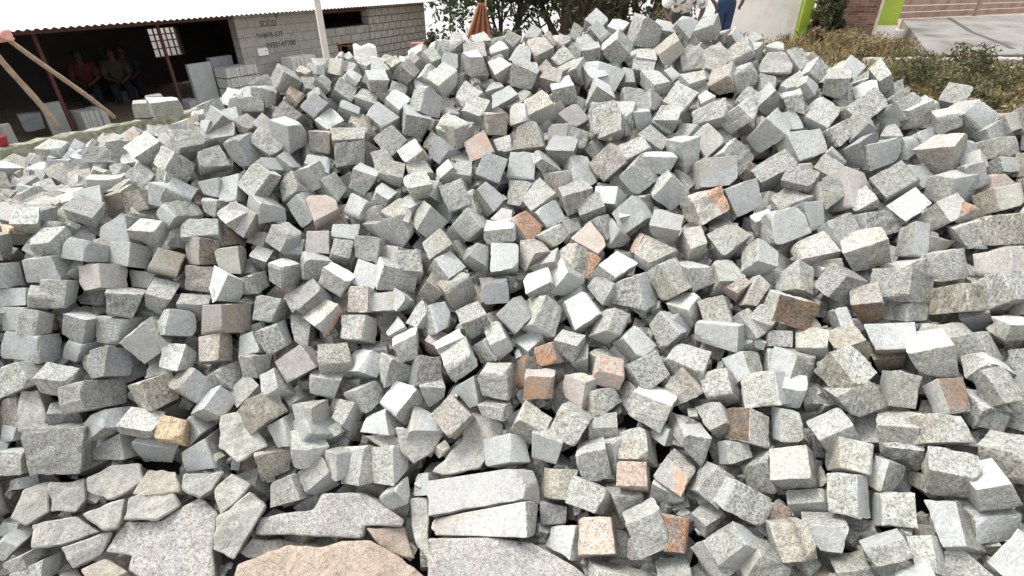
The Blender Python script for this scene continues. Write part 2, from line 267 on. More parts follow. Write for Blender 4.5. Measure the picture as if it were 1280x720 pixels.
# stones that stand as objects: kind | label | colour code | centre (mm) | corners relative to the centre (mm)
STONES = '''
s|pink sett speckled with black spots above the pink-topped block|P|249 930 188 -62 27 57 36 14 80 40 -72 34 -65 -59 11 -34 71 -32 64 58 -12 65 -22 -54 -42 -14 -82
s|grey sett with a dark brown patch, left of the small dark slate-coloured sett|h|895 1414 669 -54 -25 74 71 -43 49 50 -74 -40 -79 -55 -12 -48 72 37 70 57 7 52 24 -71 -64 45 -43
s|broad pale sett with flat sunlit top at upper right|w|1358 1778 968 -87 9 11 -9 -4 84 31 -72 43 -51 -59 -34 -27 75 -35 52 55 35 88 -8 -12 3 3 -88
s|grey sett with an orange patch on its right half|q|741 1880 836 -74 -32 64 46 -4 83 84 -47 10 -31 -93 -37 -86 58 7 29 86 25 74 42 -56 -45 -12 -93
s|bright upright cube with a white top, standing proud at centre|l|-54 1370 404 -68 -19 53 34 -38 70 44 -72 -28 -60 -51 -39 -41 72 24 56 49 42 70 19 -55 -33 39 -69
s|tan-brown sett tilted on its corner above the long grey slab|t|-874 1339 288 -28 -28 83 32 63 59 89 7 -2 32 -81 20 -86 -7 7 -27 88 -24 16 27 -85 -33 -67 -56
s|sett with a brown front and paler pinkish left face|B|-1067 1605 499 27 -41 95 77 61 30 89 8 -67 34 -100 8 -84 -2 65 -38 96 -3 -29 38 -95 -79 -63 -30
s|rust-brown faced cube with a pale top edge, low centre of the heap|R|96 1352 405 -55 -21 56 48 -29 61 40 -65 -18 -58 -55 -19 -47 68 12 58 50 22 52 17 -56 -42 31 -61
s|rusty tan sett tilted right, in the left of the heap|t|-1312 1744 656 -3 -9 79 74 12 37 56 -58 -24 -25 -79 22 -54 55 22 26 80 -25 7 11 -82 -83 -10 -31
s|square tan sett with a pale right edge beside the brown sett|t|-1088 1786 649 -37 -33 69 49 -12 71 54 -59 -25 -31 -78 -24 -58 55 22 31 80 25 37 29 -65 -46 15 -72
s|sett with brown front and pale left side near the right edge|h|1172 1047 627 -39 17 53 22 10 63 16 -58 10 -32 -58 -3 -22 60 -12 41 57 2 32 -11 -55 -18 -14 -60
s|small pink sett with a pale lower rim, below the heap centre|P|372 1066 283 -53 22 50 30 2 67 32 -67 33 -62 -42 14 -28 64 -33 60 41 -15 56 -25 -47 -30 2 -69
s|whitest diamond-shaped sett right of the pinkish-brown diamond|w|368 1711 637 -58 -67 72 32 38 102 102 -13 51 4 -97 35 -91 10 -55 -9 102 -27 55 55 -80 -40 -31 -94
s|orange-sided sett tucked behind a grey tilted sett near the bottom|O|447 921 223 -21 5 88 68 13 45 55 -58 -9 -26 -82 16 -52 60 14 27 72 -26 9 2 -75 -62 -10 -48
s|sett half dark brown and half pale grey, right of centre|h|704 1112 447 -49 57 22 -13 6 79 -31 -70 14 -65 -14 -39 31 69 -17 69 12 40 45 -58 -23 17 -4 -78
s|cream-orange rounded sett above the smooth pieces at lower left|y|-1167 1291 246 -28 9 71 52 5 47 50 -58 9 -33 -57 31 -47 62 -6 32 60 -30 30 -7 -72 -59 -10 -51
s|grey sett with a pink upper shoulder beside the small pink sett|q|489 1047 327 -35 6 66 18 -51 36 -2 -70 -18 -73 -12 -6 10 70 28 70 15 3 43 -4 -59 -28 50 -49
s|peach-topped sett in the upper left of the heap|o|-773 1996 769 -57 -19 74 43 19 68 76 -23 24 -10 -96 -1 -81 37 -13 18 85 -6 46 33 -62 -35 -32 -81
s|sett with a bright white top edge, left of centre|w|-671 1720 604 -31 -24 68 58 -44 11 24 -52 -50 -63 -33 0 -26 55 49 71 36 -2 33 23 -64 -62 41 -11
s|grey sett with a pinkish left face below the two-tone brown sett|p|-1089 1522 423 -55 9 49 36 7 75 40 -63 0 -45 -58 -20 -43 57 3 46 62 18 54 -7 -49 -31 -4 -74
s|pinkish-brown diamond-shaped sett just right of the bright orange sett|o|298 1828 694 -76 -35 50 6 41 87 71 -35 29 26 -80 7 -81 23 -35 -10 87 -2 60 29 -59 8 -31 -80
s|bright orange granite sett wedged at the centre of the heap|O|38 1920 725 -34 -47 71 19 6 77 89 3 11 36 -89 -35 -87 12 7 -38 72 15 30 62 -55 -18 -21 -93
s|sett with a cream top band and pink front, right of the rust-faced cube|P|322 1352 462 -58 -33 37 46 -56 23 34 -46 -44 -58 -26 -32 -37 44 44 62 23 33 53 35 -33 -40 56 -31
s|dark rusty-brown sett under a square pale sett at right|b|1117 1375 718 -72 -26 10 2 -55 41 31 -53 -21 -16 -30 -64 -37 61 29 26 23 63 54 32 -7 8 52 -48
s|small orange-brown sett near the right edge of the heap|R|1478 1568 931 -42 36 6 -17 47 42 -23 -47 50 -58 -22 -8 27 31 -42 51 28 -4 47 -48 5 14 -26 -45
s|slim mid-grey granite sett four left and one below the cream-orange sett|g|-1530 1244 222 -88 -18 105 104 1 86 85 -74 -51 -76 -96 -48 -91 73 51 84 89 38 72 18 -98 -88 5 -87
s|cubic protruding mid-grey granite sett one left of the orange-sided sett|g|386 926 246 -73 -30 50 25 -10 90 67 -64 2 -32 -80 -33 -55 59 -8 27 75 30 64 31 -51 -24 15 -77
s|protruding light grey granite sett two right and one above the orange-sided sett|l|632 937 354 -28 -5 85 74 -34 36 38 -80 -22 -70 -52 26 -31 78 19 63 55 -26 33 6 -86 -75 30 -36
s|protruding light grey granite sett one right and one above the dark rusty-brown sett|l|1204 1379 776 -63 70 26 -23 -34 88 -37 -86 -1 -74 13 -57 34 77 -5 73 -15 45 64 -58 -24 28 31 -76
s|striped grey granite sett three right and one above the long pink-topped block|s|736 841 320 -70 5 62 23 -13 78 38 -79 23 -48 -69 2 -39 82 -24 52 67 -4 67 2 -61 -26 6 -79
s|cubic protruding light grey granite sett one right and one above the brown-and-grey sett|l|774 1196 521 -78 36 27 -7 -14 90 -1 -88 21 -71 -38 -39 8 79 -23 68 41 35 74 -32 -26 10 14 -83
s|cubic protruding mid-grey granite sett one right and two below the small orange-brown sett|g|1398 1255 830 -59 62 -4 -45 3 71 -44 -73 25 -59 -11 -65 43 67 -16 57 13 56 63 -59 5 43 -2 -72
s|light grey granite sett one below the brown-fronted sett|l|1107 984 567 -58 -2 67 60 -3 65 65 -59 22 -59 -66 18 -54 57 -23 53 61 -21 52 7 -65 -60 3 -64
s|protruding light grey granite sett two right and one below the orange-patched sett|l|968 1724 826 -68 -32 67 50 -11 81 89 -52 -4 -46 -89 -43 -71 60 10 34 79 29 65 40 -56 -53 6 -81
s|mid-grey granite sett one right and one below the dark rusty-brown sett|g|1141 1255 664 -79 35 34 15 -27 84 7 -82 30 -78 -33 -21 -12 90 -32 83 30 22 76 -28 -34 -14 20 -85
s|protruding mid-grey granite sett one above the orange-patched sett|g|806 2015 920 -79 -17 70 70 -13 81 75 -74 -19 -70 -76 -26 -71 69 14 66 79 17 70 18 -61 -61 16 -82
s|cubic mid-grey granite sett three below the dark rusty-brown sett|g|983 1124 564 -77 -37 28 11 -21 83 65 -55 16 -19 -74 -45 -58 50 -18 18 68 36 63 43 -28 -6 24 -74
s|cubic mid-grey granite sett two right and one below the brown-and-grey sett|g|788 989 417 -56 45 27 21 16 78 6 -69 42 -76 -31 -11 -8 68 -42 77 33 11 57 -46 -30 -21 -13 -74
s|slim mid-grey granite sett two left and one above the cream-orange sett|g|-1454 1352 349 20 -37 103 59 92 4 77 33 -62 42 -95 24 -74 -32 65 -40 87 -26 -24 34 -96 -59 -80 -12
s|light grey granite sett three right and two below the brown-and-grey sett|l|885 894 428 -51 37 40 -3 0 79 -19 -75 7 -63 -35 -27 18 75 -8 62 35 28 51 -39 -40 3 3 -75
s|cubic protruding light grey granite sett two left of the pink-faced grey sett|l|-1313 1521 476 -59 -68 27 25 -36 82 92 -30 -10 -5 -67 -71 -72 33 9 -5 64 58 51 65 -20 -30 38 -71
s|cubic light grey granite sett one left and one above the brown-fronted sett|l|1186 1165 691 -87 -17 4 -10 -59 68 36 -72 -28 -27 -39 -65 -34 72 15 30 39 67 78 25 -14 17 52 -50
s|slim greenish-tan granite sett two right of the dark rusty-brown sett|t|1317 1293 779 -64 68 -8 -38 -29 81 -40 -83 19 -64 15 -64 42 69 -18 65 -12 53 62 -58 3 40 28 -66
s|light grey granite sett three left and two below the brown-fronted sett|l|923 979 471 -41 18 64 45 -13 64 20 -73 15 -62 -47 11 -20 77 -10 61 44 -12 39 -18 -66 -43 11 -69
s|light grey granite sett three below the brown-fronted sett|l|1075 858 556 -72 -14 29 20 -58 44 32 -50 -31 -41 -10 -69 -40 52 42 51 10 52 63 20 -19 -15 55 -48
s|mid-grey granite sett one right and three below the brown-fronted sett|g|1126 814 563 -61 -30 25 13 -37 58 44 -58 -4 -31 -52 -42 -35 59 3 32 51 40 54 29 -25 -12 40 -59
s|cubic protruding light grey granite sett one right and one below the rust-faced sett|l|199 1226 352 -43 5 81 41 -55 54 -6 -77 -32 -83 -27 -15 8 76 26 76 27 6 33 7 -67 -30 48 -52
s|protruding light grey granite sett one right of the orange-sided sett|l|590 834 299 -65 28 -10 -8 33 61 5 -36 61 -53 -47 -14 -9 43 -62 51 39 18 73 -25 8 10 -33 -64
s|slim protruding light grey granite sett two left and five below the brown-fronted sett|l|896 745 425 -63 -9 10 21 -9 63 28 -43 29 -43 -40 -12 -34 41 -30 48 45 14 58 7 -16 -16 9 -61
s|cubic protruding light grey granite sett one left and one below the whitest diamond sett|l|252 1572 554 -77 0 55 13 21 84 69 -54 36 -33 -96 -11 -70 63 -24 29 86 0 79 7 -49 -14 -26 -93
s|light grey granite sett two left and three below the brown-fronted sett|l|980 847 426 -48 11 52 19 -2 79 16 -74 18 -64 -46 -4 -11 70 -19 59 52 4 54 -20 -51 -25 11 -75
s|cubic protruding pinkish-grey granite sett one left and one below the bright upright cube|p|-196 1300 300 -14 27 83 62 -42 54 -14 -90 -2 -79 -16 33 12 81 -5 77 20 -27 9 -26 -81 -54 44 -54
s|protruding light grey granite sett one left and two below the dark rusty-brown sett|l|968 1171 618 -61 7 62 -15 -82 9 -29 -43 -57 -67 33 -31 27 47 62 67 -35 20 59 -3 -44 19 74 -22
s|protruding mid-grey granite sett four above the pinkish-brown diamond sett|g|411 2365 1041 -62 1 86 44 11 92 84 -76 -12 -57 -97 -28 -71 80 14 45 92 24 77 0 -81 -59 -15 -92
s|light grey granite sett one right and one below the pink-banded sett|l|452 1242 413 -67 -2 60 37 -65 59 10 -85 -38 -83 -22 -19 -18 86 30 89 26 25 63 4 -67 -29 60 -50
s|cubic mid-grey granite sett one right and two below the brown-fronted sett|g|1211 874 591 -68 21 21 -20 -39 59 -7 -67 -22 -45 -19 -50 4 72 21 55 9 57 63 -13 -29 21 36 -61
s|protruding pinkish-grey granite sett one right and one above the tan-brown tilted sett|p|-770 1486 387 -74 -35 34 15 0 89 76 -52 25 -32 -82 -26 -57 48 -29 20 81 18 69 32 -38 -21 9 -78
s|mid-grey granite sett two above the dark rusty-brown sett|g|1173 1548 822 -89 -30 -3 13 -66 69 56 -68 -22 -38 -37 -68 -52 69 10 39 36 74 79 30 -6 -8 66 -56
s|slim mid-grey granite sett two left and one below the dark-patched sett|g|701 1408 580 -87 28 24 12 -66 74 13 -100 -7 -90 6 -38 -10 95 5 86 -2 43 85 -32 -33 -8 70 -68
s|mid-grey granite sett one above the spotted pink sett|g|247 1046 219 -59 30 62 35 -43 83 -6 -79 28 -94 -21 2 3 89 -25 95 17 -5 57 -26 -61 -31 36 -83
s|protruding pinkish-grey granite sett two above the pinkish-brown diamond sett|p|412 2141 924 -98 -10 0 -14 -24 96 52 -82 32 -38 -66 -66 -41 73 -28 35 68 57 93 13 -1 13 24 -86
s|slim mid-grey granite sett four below the brown-fronted sett|g|1070 779 461 -52 56 27 -16 22 70 -34 -66 23 -60 -46 -11 29 75 -26 67 42 16 47 -51 -25 17 -36 -71
s|protruding mid-grey granite sett one left and two above the broad pale-topped sett|g|1402 2155 1129 -95 -35 24 32 11 98 72 -48 42 -31 -87 -21 -74 42 -39 38 88 24 81 32 -31 -22 -6 -95
s|cubic greenish-tan granite sett one above the cream-orange sett|t|-1265 1390 334 -4 -43 81 52 48 56 78 1 -28 34 -78 -14 -85 -4 34 -26 78 13 1 41 -78 -47 -41 -60
s|cubic mid-grey granite sett one right of the pink-banded sett|g|443 1348 457 -69 -25 59 33 18 82 74 -39 25 -13 -90 -7 -73 48 -24 15 77 -1 56 29 -51 -21 -17 -84
s|mid-grey granite sett one right and one below the pink-shouldered sett|g|580 1002 334 0 6 74 54 -23 50 -5 -77 -13 -66 -43 16 4 75 12 67 43 -12 5 -5 -79 -58 24 -49
s|cubic mid-grey granite sett one right of the orange-patched sett|g|875 1896 864 -78 -37 51 42 -14 88 75 -57 -8 -27 -80 -46 -71 59 1 30 75 38 60 36 -48 -32 22 -80
s|mid-grey granite sett three left and one above the broad pale-topped sett|g|1156 2064 1009 -90 -17 69 69 2 80 72 -60 3 -43 -89 -23 -86 65 7 54 83 13 69 21 -63 -46 -8 -84
s|cubic protruding light grey granite sett one left and one below the rusty tan sett|l|-1423 1609 572 -13 -47 69 85 -1 36 44 -51 -43 -17 -74 -6 -64 41 46 31 84 8 -1 41 -74 -67 9 -36
s|cubic mid-grey granite sett one left of the small pink sett|g|257 1131 295 -70 -26 40 26 -32 79 50 -68 -15 -40 -59 -41 -42 63 4 37 59 41 61 28 -46 -21 37 -64
s|light grey granite sett two left of the brown-fronted sett|l|1085 1106 605 -34 2 63 30 -19 61 11 -64 -14 -47 -49 -18 -13 63 15 50 49 18 32 -2 -61 -27 19 -62
s|protruding pinkish-grey granite sett one above the square tan sett|p|-1073 1934 761 -81 -42 23 -28 -9 86 75 -42 44 20 -89 -41 -68 49 -29 -15 83 28 75 43 -14 27 8 -93
s|mid-grey granite sett one right and one below the small orange-brown sett|g|1519 1509 906 -63 -26 61 58 -21 72 64 -66 -15 -55 -68 -21 -56 59 7 47 64 14 54 31 -60 -47 29 -59
s|cubic protruding mid-grey granite sett one right and three above the small orange-brown sett|g|1668 1951 1152 -69 -57 28 9 -7 90 79 -31 22 25 -79 -43 -88 27 -23 -16 77 44 60 59 -31 3 11 -90
s|cubic protruding light grey granite sett one left and one below the bright orange sett|l|-28 1796 648 -52 0 74 55 -1 74 51 -70 3 -54 -80 -9 -47 73 1 54 75 6 53 4 -75 -56 -1 -74
s|mid-grey granite sett two right of the pink-banded sett|g|581 1348 494 -26 52 66 65 -11 62 20 -89 35 -85 -9 41 -17 82 -39 80 15 -39 33 -63 -67 -73 22 -62
s|light grey granite sett three right of the brown-and-grey sett|l|911 1042 494 -66 46 4 14 47 62 8 -33 70 -70 -36 14 -10 31 -69 71 33 -15 61 -46 -8 -11 -46 -56
s|mid-grey granite sett four left of the rusty tan sett|g|-1683 1672 686 -64 -43 47 55 -40 65 69 -62 -37 -64 -60 -33 -57 58 30 52 59 34 62 38 -55 -56 48 -55
s|cubic protruding mid-grey granite sett one right and two above the bright upright cube|g|19 1588 532 -80 -27 16 -15 -17 84 55 -62 27 -15 -72 -44 -57 68 -21 14 71 39 83 26 -14 13 17 -85
s|dark grey granite sett one right and two above the peach-topped sett|d|-703 2238 921 -59 -32 79 70 10 74 88 -49 -19 -44 -93 -14 -79 50 9 36 87 13 51 37 -73 -65 -13 -66
s|cubic protruding light grey granite sett one right and one above the pinkish-brown diamond sett|l|480 1893 795 -92 4 8 -23 -14 89 27 -84 24 -43 -62 -51 -19 69 -25 44 68 42 83 2 -11 20 13 -77
s|mid-grey granite sett two below the small orange-brown sett|g|1349 1450 811 -60 -29 57 44 -18 75 70 -64 -4 -53 -74 -23 -60 66 3 44 72 16 60 31 -58 -45 17 -66
s|mid-grey granite sett one right and one below the orange-patched sett|g|796 1739 751 -86 -5 40 15 17 83 63 -43 52 -41 -92 -12 -58 52 -49 38 80 4 83 15 -32 -15 -27 -87
s|mid-grey granite sett one below the broad pale-topped sett|g|1352 1680 902 -83 -24 28 22 11 86 58 -43 50 -37 -79 -7 -55 42 -50 41 75 6 69 23 -29 -14 -8 -84
s|mid-grey granite sett two left of the dark-patched sett|g|705 1482 603 -73 18 44 0 -3 84 22 -85 17 -54 -56 -18 -16 84 -19 52 58 23 70 -24 -47 2 8 -81
s|mid-grey granite sett one below the whitest diamond sett|g|442 1613 618 -81 10 20 -11 -38 92 23 -104 -18 -80 -11 -47 -11 83 6 66 31 66 92 -28 -40 -2 53 -77
s|cubic protruding mid-grey granite sett two left and three above the orange-patched sett|g|557 2448 1108 -66 -16 71 46 -10 85 63 -72 -13 -53 -78 -26 -61 70 16 51 76 21 65 17 -74 -48 15 -84
s|cubic protruding mid-grey granite sett one left and two above the bright orange sett|g|-87 2170 885 -30 -11 86 72 -23 56 35 -82 -36 -67 -64 5 -29 78 28 61 69 -5 28 11 -82 -67 23 -53
s|slim mid-grey granite sett two right and one above the orange-patched sett|g|1032 1989 939 -98 4 13 25 3 94 52 -63 52 -71 -59 -26 -56 65 -56 73 62 27 98 -10 -13 -23 1 -93
s|protruding light grey granite sett two below the white-topped sett|l|-646 1488 397 -53 7 69 46 41 56 79 -33 23 -28 -71 37 -71 39 -29 21 74 -35 56 -10 -69 -49 -43 -54
s|slim protruding light grey granite sett one left and one above the square tan sett|l|-1211 1863 727 -51 -79 24 -63 -6 70 64 18 60 82 -42 20 -58 -18 -62 -74 48 -20 44 69 -25 56 8 -69
s|mid-grey granite sett one above the broad pale-topped sett|g|1361 1935 1028 -71 -47 44 55 -30 68 72 -51 -10 -38 -70 -46 -68 49 13 36 67 31 55 48 -36 -41 32 -63
s|cubic mid-grey granite sett one left and two below the broad pale-topped sett|g|1137 1654 823 -64 -12 61 32 14 80 64 -56 13 -23 -84 -9 -52 53 -15 21 75 0 49 18 -57 -27 -6 -76
s|cubic mid-grey granite sett one left and one above the pink-faced grey sett|g|-1249 1576 497 20 -16 82 65 48 27 75 -9 -51 20 -89 16 -69 22 36 -30 67 -13 -21 24 -80 -61 -46 -19
s|cubic dark grey granite sett two left of the bright upright cube|d|-311 1443 368 -21 9 83 55 38 56 75 -55 -8 -18 -86 29 -71 57 5 8 85 -28 32 -10 -86 -62 -40 -48
s|mid-grey granite sett four left and three below the rusty tan sett|g|-1706 1483 470 -52 -17 76 65 -26 61 61 -75 -23 -74 -66 -8 -45 71 15 55 61 9 49 20 -71 -60 27 -59
s|protruding light grey granite sett one left and three above the orange-patched sett|l|749 2422 1116 -87 -36 11 -11 15 96 67 -45 57 -10 -92 -24 -56 44 -59 10 87 23 75 33 -12 15 -10 -93
s|cubic mid-grey granite sett one left and one above the brown-and-grey sett|g|661 1247 480 -63 42 24 3 17 77 0 -69 43 -69 -39 -11 -2 67 -42 70 42 11 63 -44 -26 -2 -18 -79
s|cubic light grey granite sett five left and one above the cream-orange sett|l|-1687 1388 408 -57 -21 55 17 -13 75 68 -57 12 -39 -77 -30 -45 60 -11 24 67 17 62 30 -42 -25 11 -74
s|protruding light grey granite sett four left and one above the cream-orange sett|l|-1555 1368 407 -38 -47 53 70 -36 26 39 -38 -56 -54 -48 -22 -42 35 54 60 51 24 32 48 -60 -65 35 -20
s|cubic protruding light grey granite sett three above the bright orange sett|l|82 2300 974 -60 7 59 17 1 95 54 -98 6 -84 -57 -23 -28 79 -5 57 69 24 82 -17 -64 -39 16 -91
s|protruding light grey granite sett one right and one below the whitest diamond sett|l|562 1604 673 -85 23 12 -52 -13 72 9 -89 -7 -27 -51 -68 -8 80 6 26 53 62 88 -24 -10 45 18 -68
s|slim light grey granite sett two left and three above the rusty tan sett|l|-1962 2524 842 -109 -36 57 108 -32 56 111 -62 -12 -107 -68 -16 -100 61 11 101 64 9 98 39 -54 -104 36 -53
s|mid-grey granite sett two right and two above the orange-patched sett|g|1046 2143 1059 -81 11 -37 -50 -53 62 31 -99 4 -28 -13 -94 -14 83 0 21 21 88 86 -10 29 36 60 -59
s|protruding mid-grey granite sett one right and five above the pinkish-brown diamond sett|g|445 2595 1180 -77 -46 20 -36 -6 87 82 -37 49 23 -91 -42 -70 43 -38 -29 81 27 83 51 -9 26 4 -93
s|light grey granite sett two above the rust-faced sett|l|109 1580 526 13 11 91 80 16 38 45 -75 -35 -38 -83 28 -43 74 33 32 84 -24 -11 -8 -92 -83 -17 -35
s|dark grey granite sett two left and two above the cream-orange sett|d|-1419 1436 426 18 7 74 39 53 24 62 5 -61 31 -77 9 -58 10 53 -36 60 1 -16 12 -81 -39 -67 -17
s|slim protruding mid-grey granite sett three above the orange-patched sett|g|862 2296 1073 -82 38 35 31 -26 90 24 -94 31 -94 -22 -23 -19 90 -32 91 27 24 81 -43 -37 -29 33 -90
s|slim mid-grey granite sett one right of the brown-fronted sett|g|1243 1015 690 -29 49 -12 -39 22 48 -21 -57 2 -14 -19 -56 18 56 -4 18 26 54 32 -57 13 35 -17 -46
s|cubic mid-grey granite sett one below the pink-faced grey sett|g|-1147 1418 344 38 1 73 83 12 -12 38 -59 -37 -5 -72 38 -42 58 43 13 75 -45 -41 2 -69 -85 -18 11
s|cubic mid-grey granite sett two above the orange-patched sett|g|832 2186 1001 -86 6 15 -30 0 84 39 -85 33 -39 -72 -54 -24 75 -21 33 72 37 88 -5 -11 23 7 -86
s|cubic protruding mid-grey granite sett one right and one above the white-topped sett|g|-557 1858 667 -55 -13 66 48 -33 66 31 -79 -25 -67 -53 -13 -26 70 12 63 55 15 49 13 -61 -46 38 -57
s|slim mid-grey granite sett two left of the rusty tan sett|g|-1559 1729 718 42 -52 75 73 60 -18 62 25 -65 29 -93 9 -59 -23 76 -32 95 -15 -43 51 -69 -69 -67 10
s|cubic protruding mid-grey granite sett two left and five above the orange-patched sett|g|650 2828 1362 -25 -71 82 76 -39 26 67 -35 -71 -55 -71 -58 -54 39 85 51 71 41 28 69 -62 -85 35 -44
s|light grey granite sett one left and five below the brown-fronted sett|l|933 662 401 -34 55 -9 25 41 43 -1 -11 64 -63 0 14 4 13 -65 57 -4 -14 32 -50 9 -21 -40 -39
s|mid-grey granite sett two left and one above the bright orange sett|g|-228 2075 797 -78 -13 56 18 -9 93 60 -74 2 -36 -82 -41 -54 77 -1 35 76 34 66 12 -51 -14 15 -90
s|protruding dark grey granite sett one above the small orange-brown sett|d|1546 1688 1020 -51 -10 41 -8 -27 63 13 -60 -6 -34 -46 -49 -13 67 10 31 46 43 54 11 -31 9 22 -69
s|protruding mid-grey granite sett one above the bright orange sett|g|113 2023 804 -85 -26 18 -1 26 92 64 -47 54 -37 -82 -11 -47 39 -53 26 83 6 84 17 -26 -5 -12 -83
s|pinkish-grey granite sett one right and two below the small orange-brown sett|p|1483 1371 863 -55 67 -4 -45 -26 67 -45 -70 2 -54 22 -60 48 68 -7 51 -20 54 58 -64 3 46 26 -56
s|protruding light grey granite sett one right and three above the orange-patched sett|l|954 2242 1096 -84 7 -19 -36 -52 64 22 -92 4 -38 -21 -79 -16 81 0 40 31 71 84 -10 19 30 55 -60
s|light grey granite sett three left of the bright upright cube|l|-385 1367 307 -29 49 59 63 -2 73 -15 -86 16 -78 -21 17 1 81 -19 95 30 -16 12 -54 -60 -47 1 -69
s|slim mid-grey granite sett two right of the white-topped sett|g|-454 1781 590 -62 -93 -13 -25 -68 81 105 -5 11 81 -23 -70 -114 2 -15 -71 30 73 55 90 4 30 71 -73
s|light grey granite sett two right of the brown-and-grey sett|l|805 1098 474 -32 5 61 24 -11 57 19 -64 -3 -41 -57 -10 -22 68 11 41 57 4 34 -7 -55 -28 7 -64
s|cubic pinkish-grey granite sett one right and one above the dark rusty-brown sett|p|1260 1454 780 -62 -30 55 50 -16 72 52 -63 -16 -32 -70 -23 -57 61 9 42 73 22 46 26 -56 -43 15 -64
s|cubic mid-grey granite sett three right and three below the brown-and-grey sett|g|820 838 351 -69 1 36 24 -28 62 13 -62 1 -33 -47 -11 -35 63 -2 57 45 16 51 3 -43 -8 23 -58
s|cubic protruding light grey granite sett two right and one above the white-topped sett|l|-405 1796 621 -41 -2 72 53 24 63 66 -57 6 -34 -74 24 -68 53 -7 31 81 -17 44 -2 -79 -55 -24 -60
s|pinkish-grey granite sett two left and one above the brown-and-grey sett|p|563 1289 451 -27 -5 85 22 -81 33 -49 -51 -46 -84 2 -9 41 56 41 85 -2 0 23 15 -73 -12 68 -36
s|dark grey granite sett one left and one above the dark rusty-brown sett|d|1064 1454 744 -58 -50 -23 -13 -44 63 59 -42 30 20 -48 -61 -62 38 -29 -15 50 57 51 52 27 14 44 -63
s|cubic pinkish-grey granite sett two left of the rusty tan sett|p|-1506 1667 644 26 -27 75 56 59 20 64 6 -50 36 -72 0 -69 -9 54 -34 78 -6 -27 21 -74 -56 -59 -22
s|protruding mid-grey granite sett three above the rusty tan sett|g|-1359 2059 951 3 -87 -4 43 -45 60 76 27 -17 41 -9 -72 -78 -26 6 -42 16 67 -6 73 5 -38 46 -45
s|slim light grey granite sett one left and five below the brown-fronted sett|l|994 733 413 -41 36 25 -7 18 59 -22 -52 17 -49 -33 -8 22 49 -21 55 32 11 39 -38 -29 5 -14 -55
s|cubic mid-grey granite sett one above the small pink sett|g|397 1151 312 -62 34 40 19 22 80 15 -75 41 -69 -44 6 -14 66 -42 69 53 -2 64 -39 -43 -24 -15 -77
s|cubic protruding mid-grey granite sett three left of the bright orange sett|g|-291 1859 671 -75 -13 31 8 14 83 59 -51 41 -30 -79 -14 -55 51 -41 33 81 16 73 12 -28 -12 -17 -87
s|cubic protruding light grey granite sett two left and one above the bright upright cube|l|-383 1517 443 -56 -49 36 44 -28 73 46 -49 -18 -11 -61 -40 -66 46 10 33 65 44 36 47 -45 -26 30 -64
s|pinkish-grey granite sett one right of the broad pale-topped sett|p|1539 1823 1058 -98 39 3 -47 -76 50 6 -55 -61 -11 -11 -84 -12 72 49 26 -12 84 79 -3 -10 60 47 -32
s|cubic mid-grey granite sett one right and one below the two-tone brown sett|g|-882 1572 438 -55 -36 52 26 -17 75 62 -49 -1 -14 -76 -40 -65 50 5 12 72 34 50 38 -41 -17 18 -84
s|cubic mid-grey granite sett one left of the orange-patched sett|g|627 1978 867 -77 -46 -16 -14 -50 75 65 -58 5 7 -53 -67 -62 57 -13 -7 57 74 72 48 4 13 47 -65
s|light grey granite sett one above the long pinkish-grey slab|l|-505 1210 171 12 7 92 65 39 37 77 -32 -40 7 -98 14 -74 42 41 -11 82 -18 -6 9 -90 -70 -49 -37
s|light grey granite sett two left of the broad pale-topped sett|l|1161 1827 908 -55 -25 55 24 -9 68 77 -38 25 -36 -86 -30 -63 48 -7 21 73 15 67 37 -41 -36 -2 -90
s|cubic mid-grey granite sett one right of the white-topped sett|g|-557 1778 583 -37 1 81 66 -27 56 25 -79 -17 -64 -55 4 -22 74 11 51 51 -10 33 9 -73 -55 28 -53
s|mid-grey granite sett two below the broad pale-topped sett|g|1257 1668 859 -65 -35 58 56 -24 61 73 -53 0 -51 -77 -31 -66 60 10 45 64 23 62 39 -45 -54 23 -76
s|dark grey granite sett one left and two below the bright orange sett|d|-70 1698 571 -56 -39 58 55 -30 57 61 -58 -22 -46 -66 -23 -61 65 22 46 65 26 54 34 -58 -52 28 -58
s|slim protruding light grey granite sett two left and one above the orange-patched sett|l|601 2100 942 -84 -26 33 60 -68 42 26 -65 -41 -63 -37 -21 -46 67 27 83 32 34 65 33 -49 -36 62 -28
s|mid-grey granite sett three right of the long pink-topped block|g|665 810 278 -33 -28 67 53 -41 19 48 -52 -26 -67 -49 -13 -36 56 36 53 43 -2 43 35 -48 -59 35 -30
s|mid-grey granite sett one right and two above the dark-patched sett|g|1058 1626 754 -81 18 34 33 33 87 47 -68 55 -78 -49 11 -38 52 -54 70 58 -7 84 -27 -40 -34 -17 -82
s|dark grey granite sett one left and one below the white-topped sett|d|-758 1678 543 -35 -86 2 55 -31 63 88 -3 -7 7 -52 -76 -81 3 10 -7 53 63 24 86 6 -49 33 -61
s|mid-grey granite sett one left of the tan-brown tilted sett|g|-1054 1365 294 29 29 70 72 31 6 56 -50 -16 6 -69 50 -57 54 22 -6 62 -49 -27 -20 -72 -71 -34 -9
s|mid-grey granite sett two left and one below the brown-fronted sett|g|1053 1014 545 -71 8 9 -2 -49 53 11 -64 -7 -48 -16 -42 -16 67 2 52 14 47 64 -9 -14 9 49 -49
s|slim mid-grey granite sett one right of the whitest diamond sett|g|522 1726 703 -16 73 54 82 -33 43 -24 -70 7 -70 -8 16 3 89 -12 92 -13 -13 -3 -54 -51 -61 12 -42
s|cubic protruding pinkish-grey granite sett one right and one below the white-topped sett|p|-559 1677 540 -53 2 61 25 -21 74 25 -77 -9 -60 -51 -22 -17 69 5 52 50 12 48 3 -54 -22 23 -66
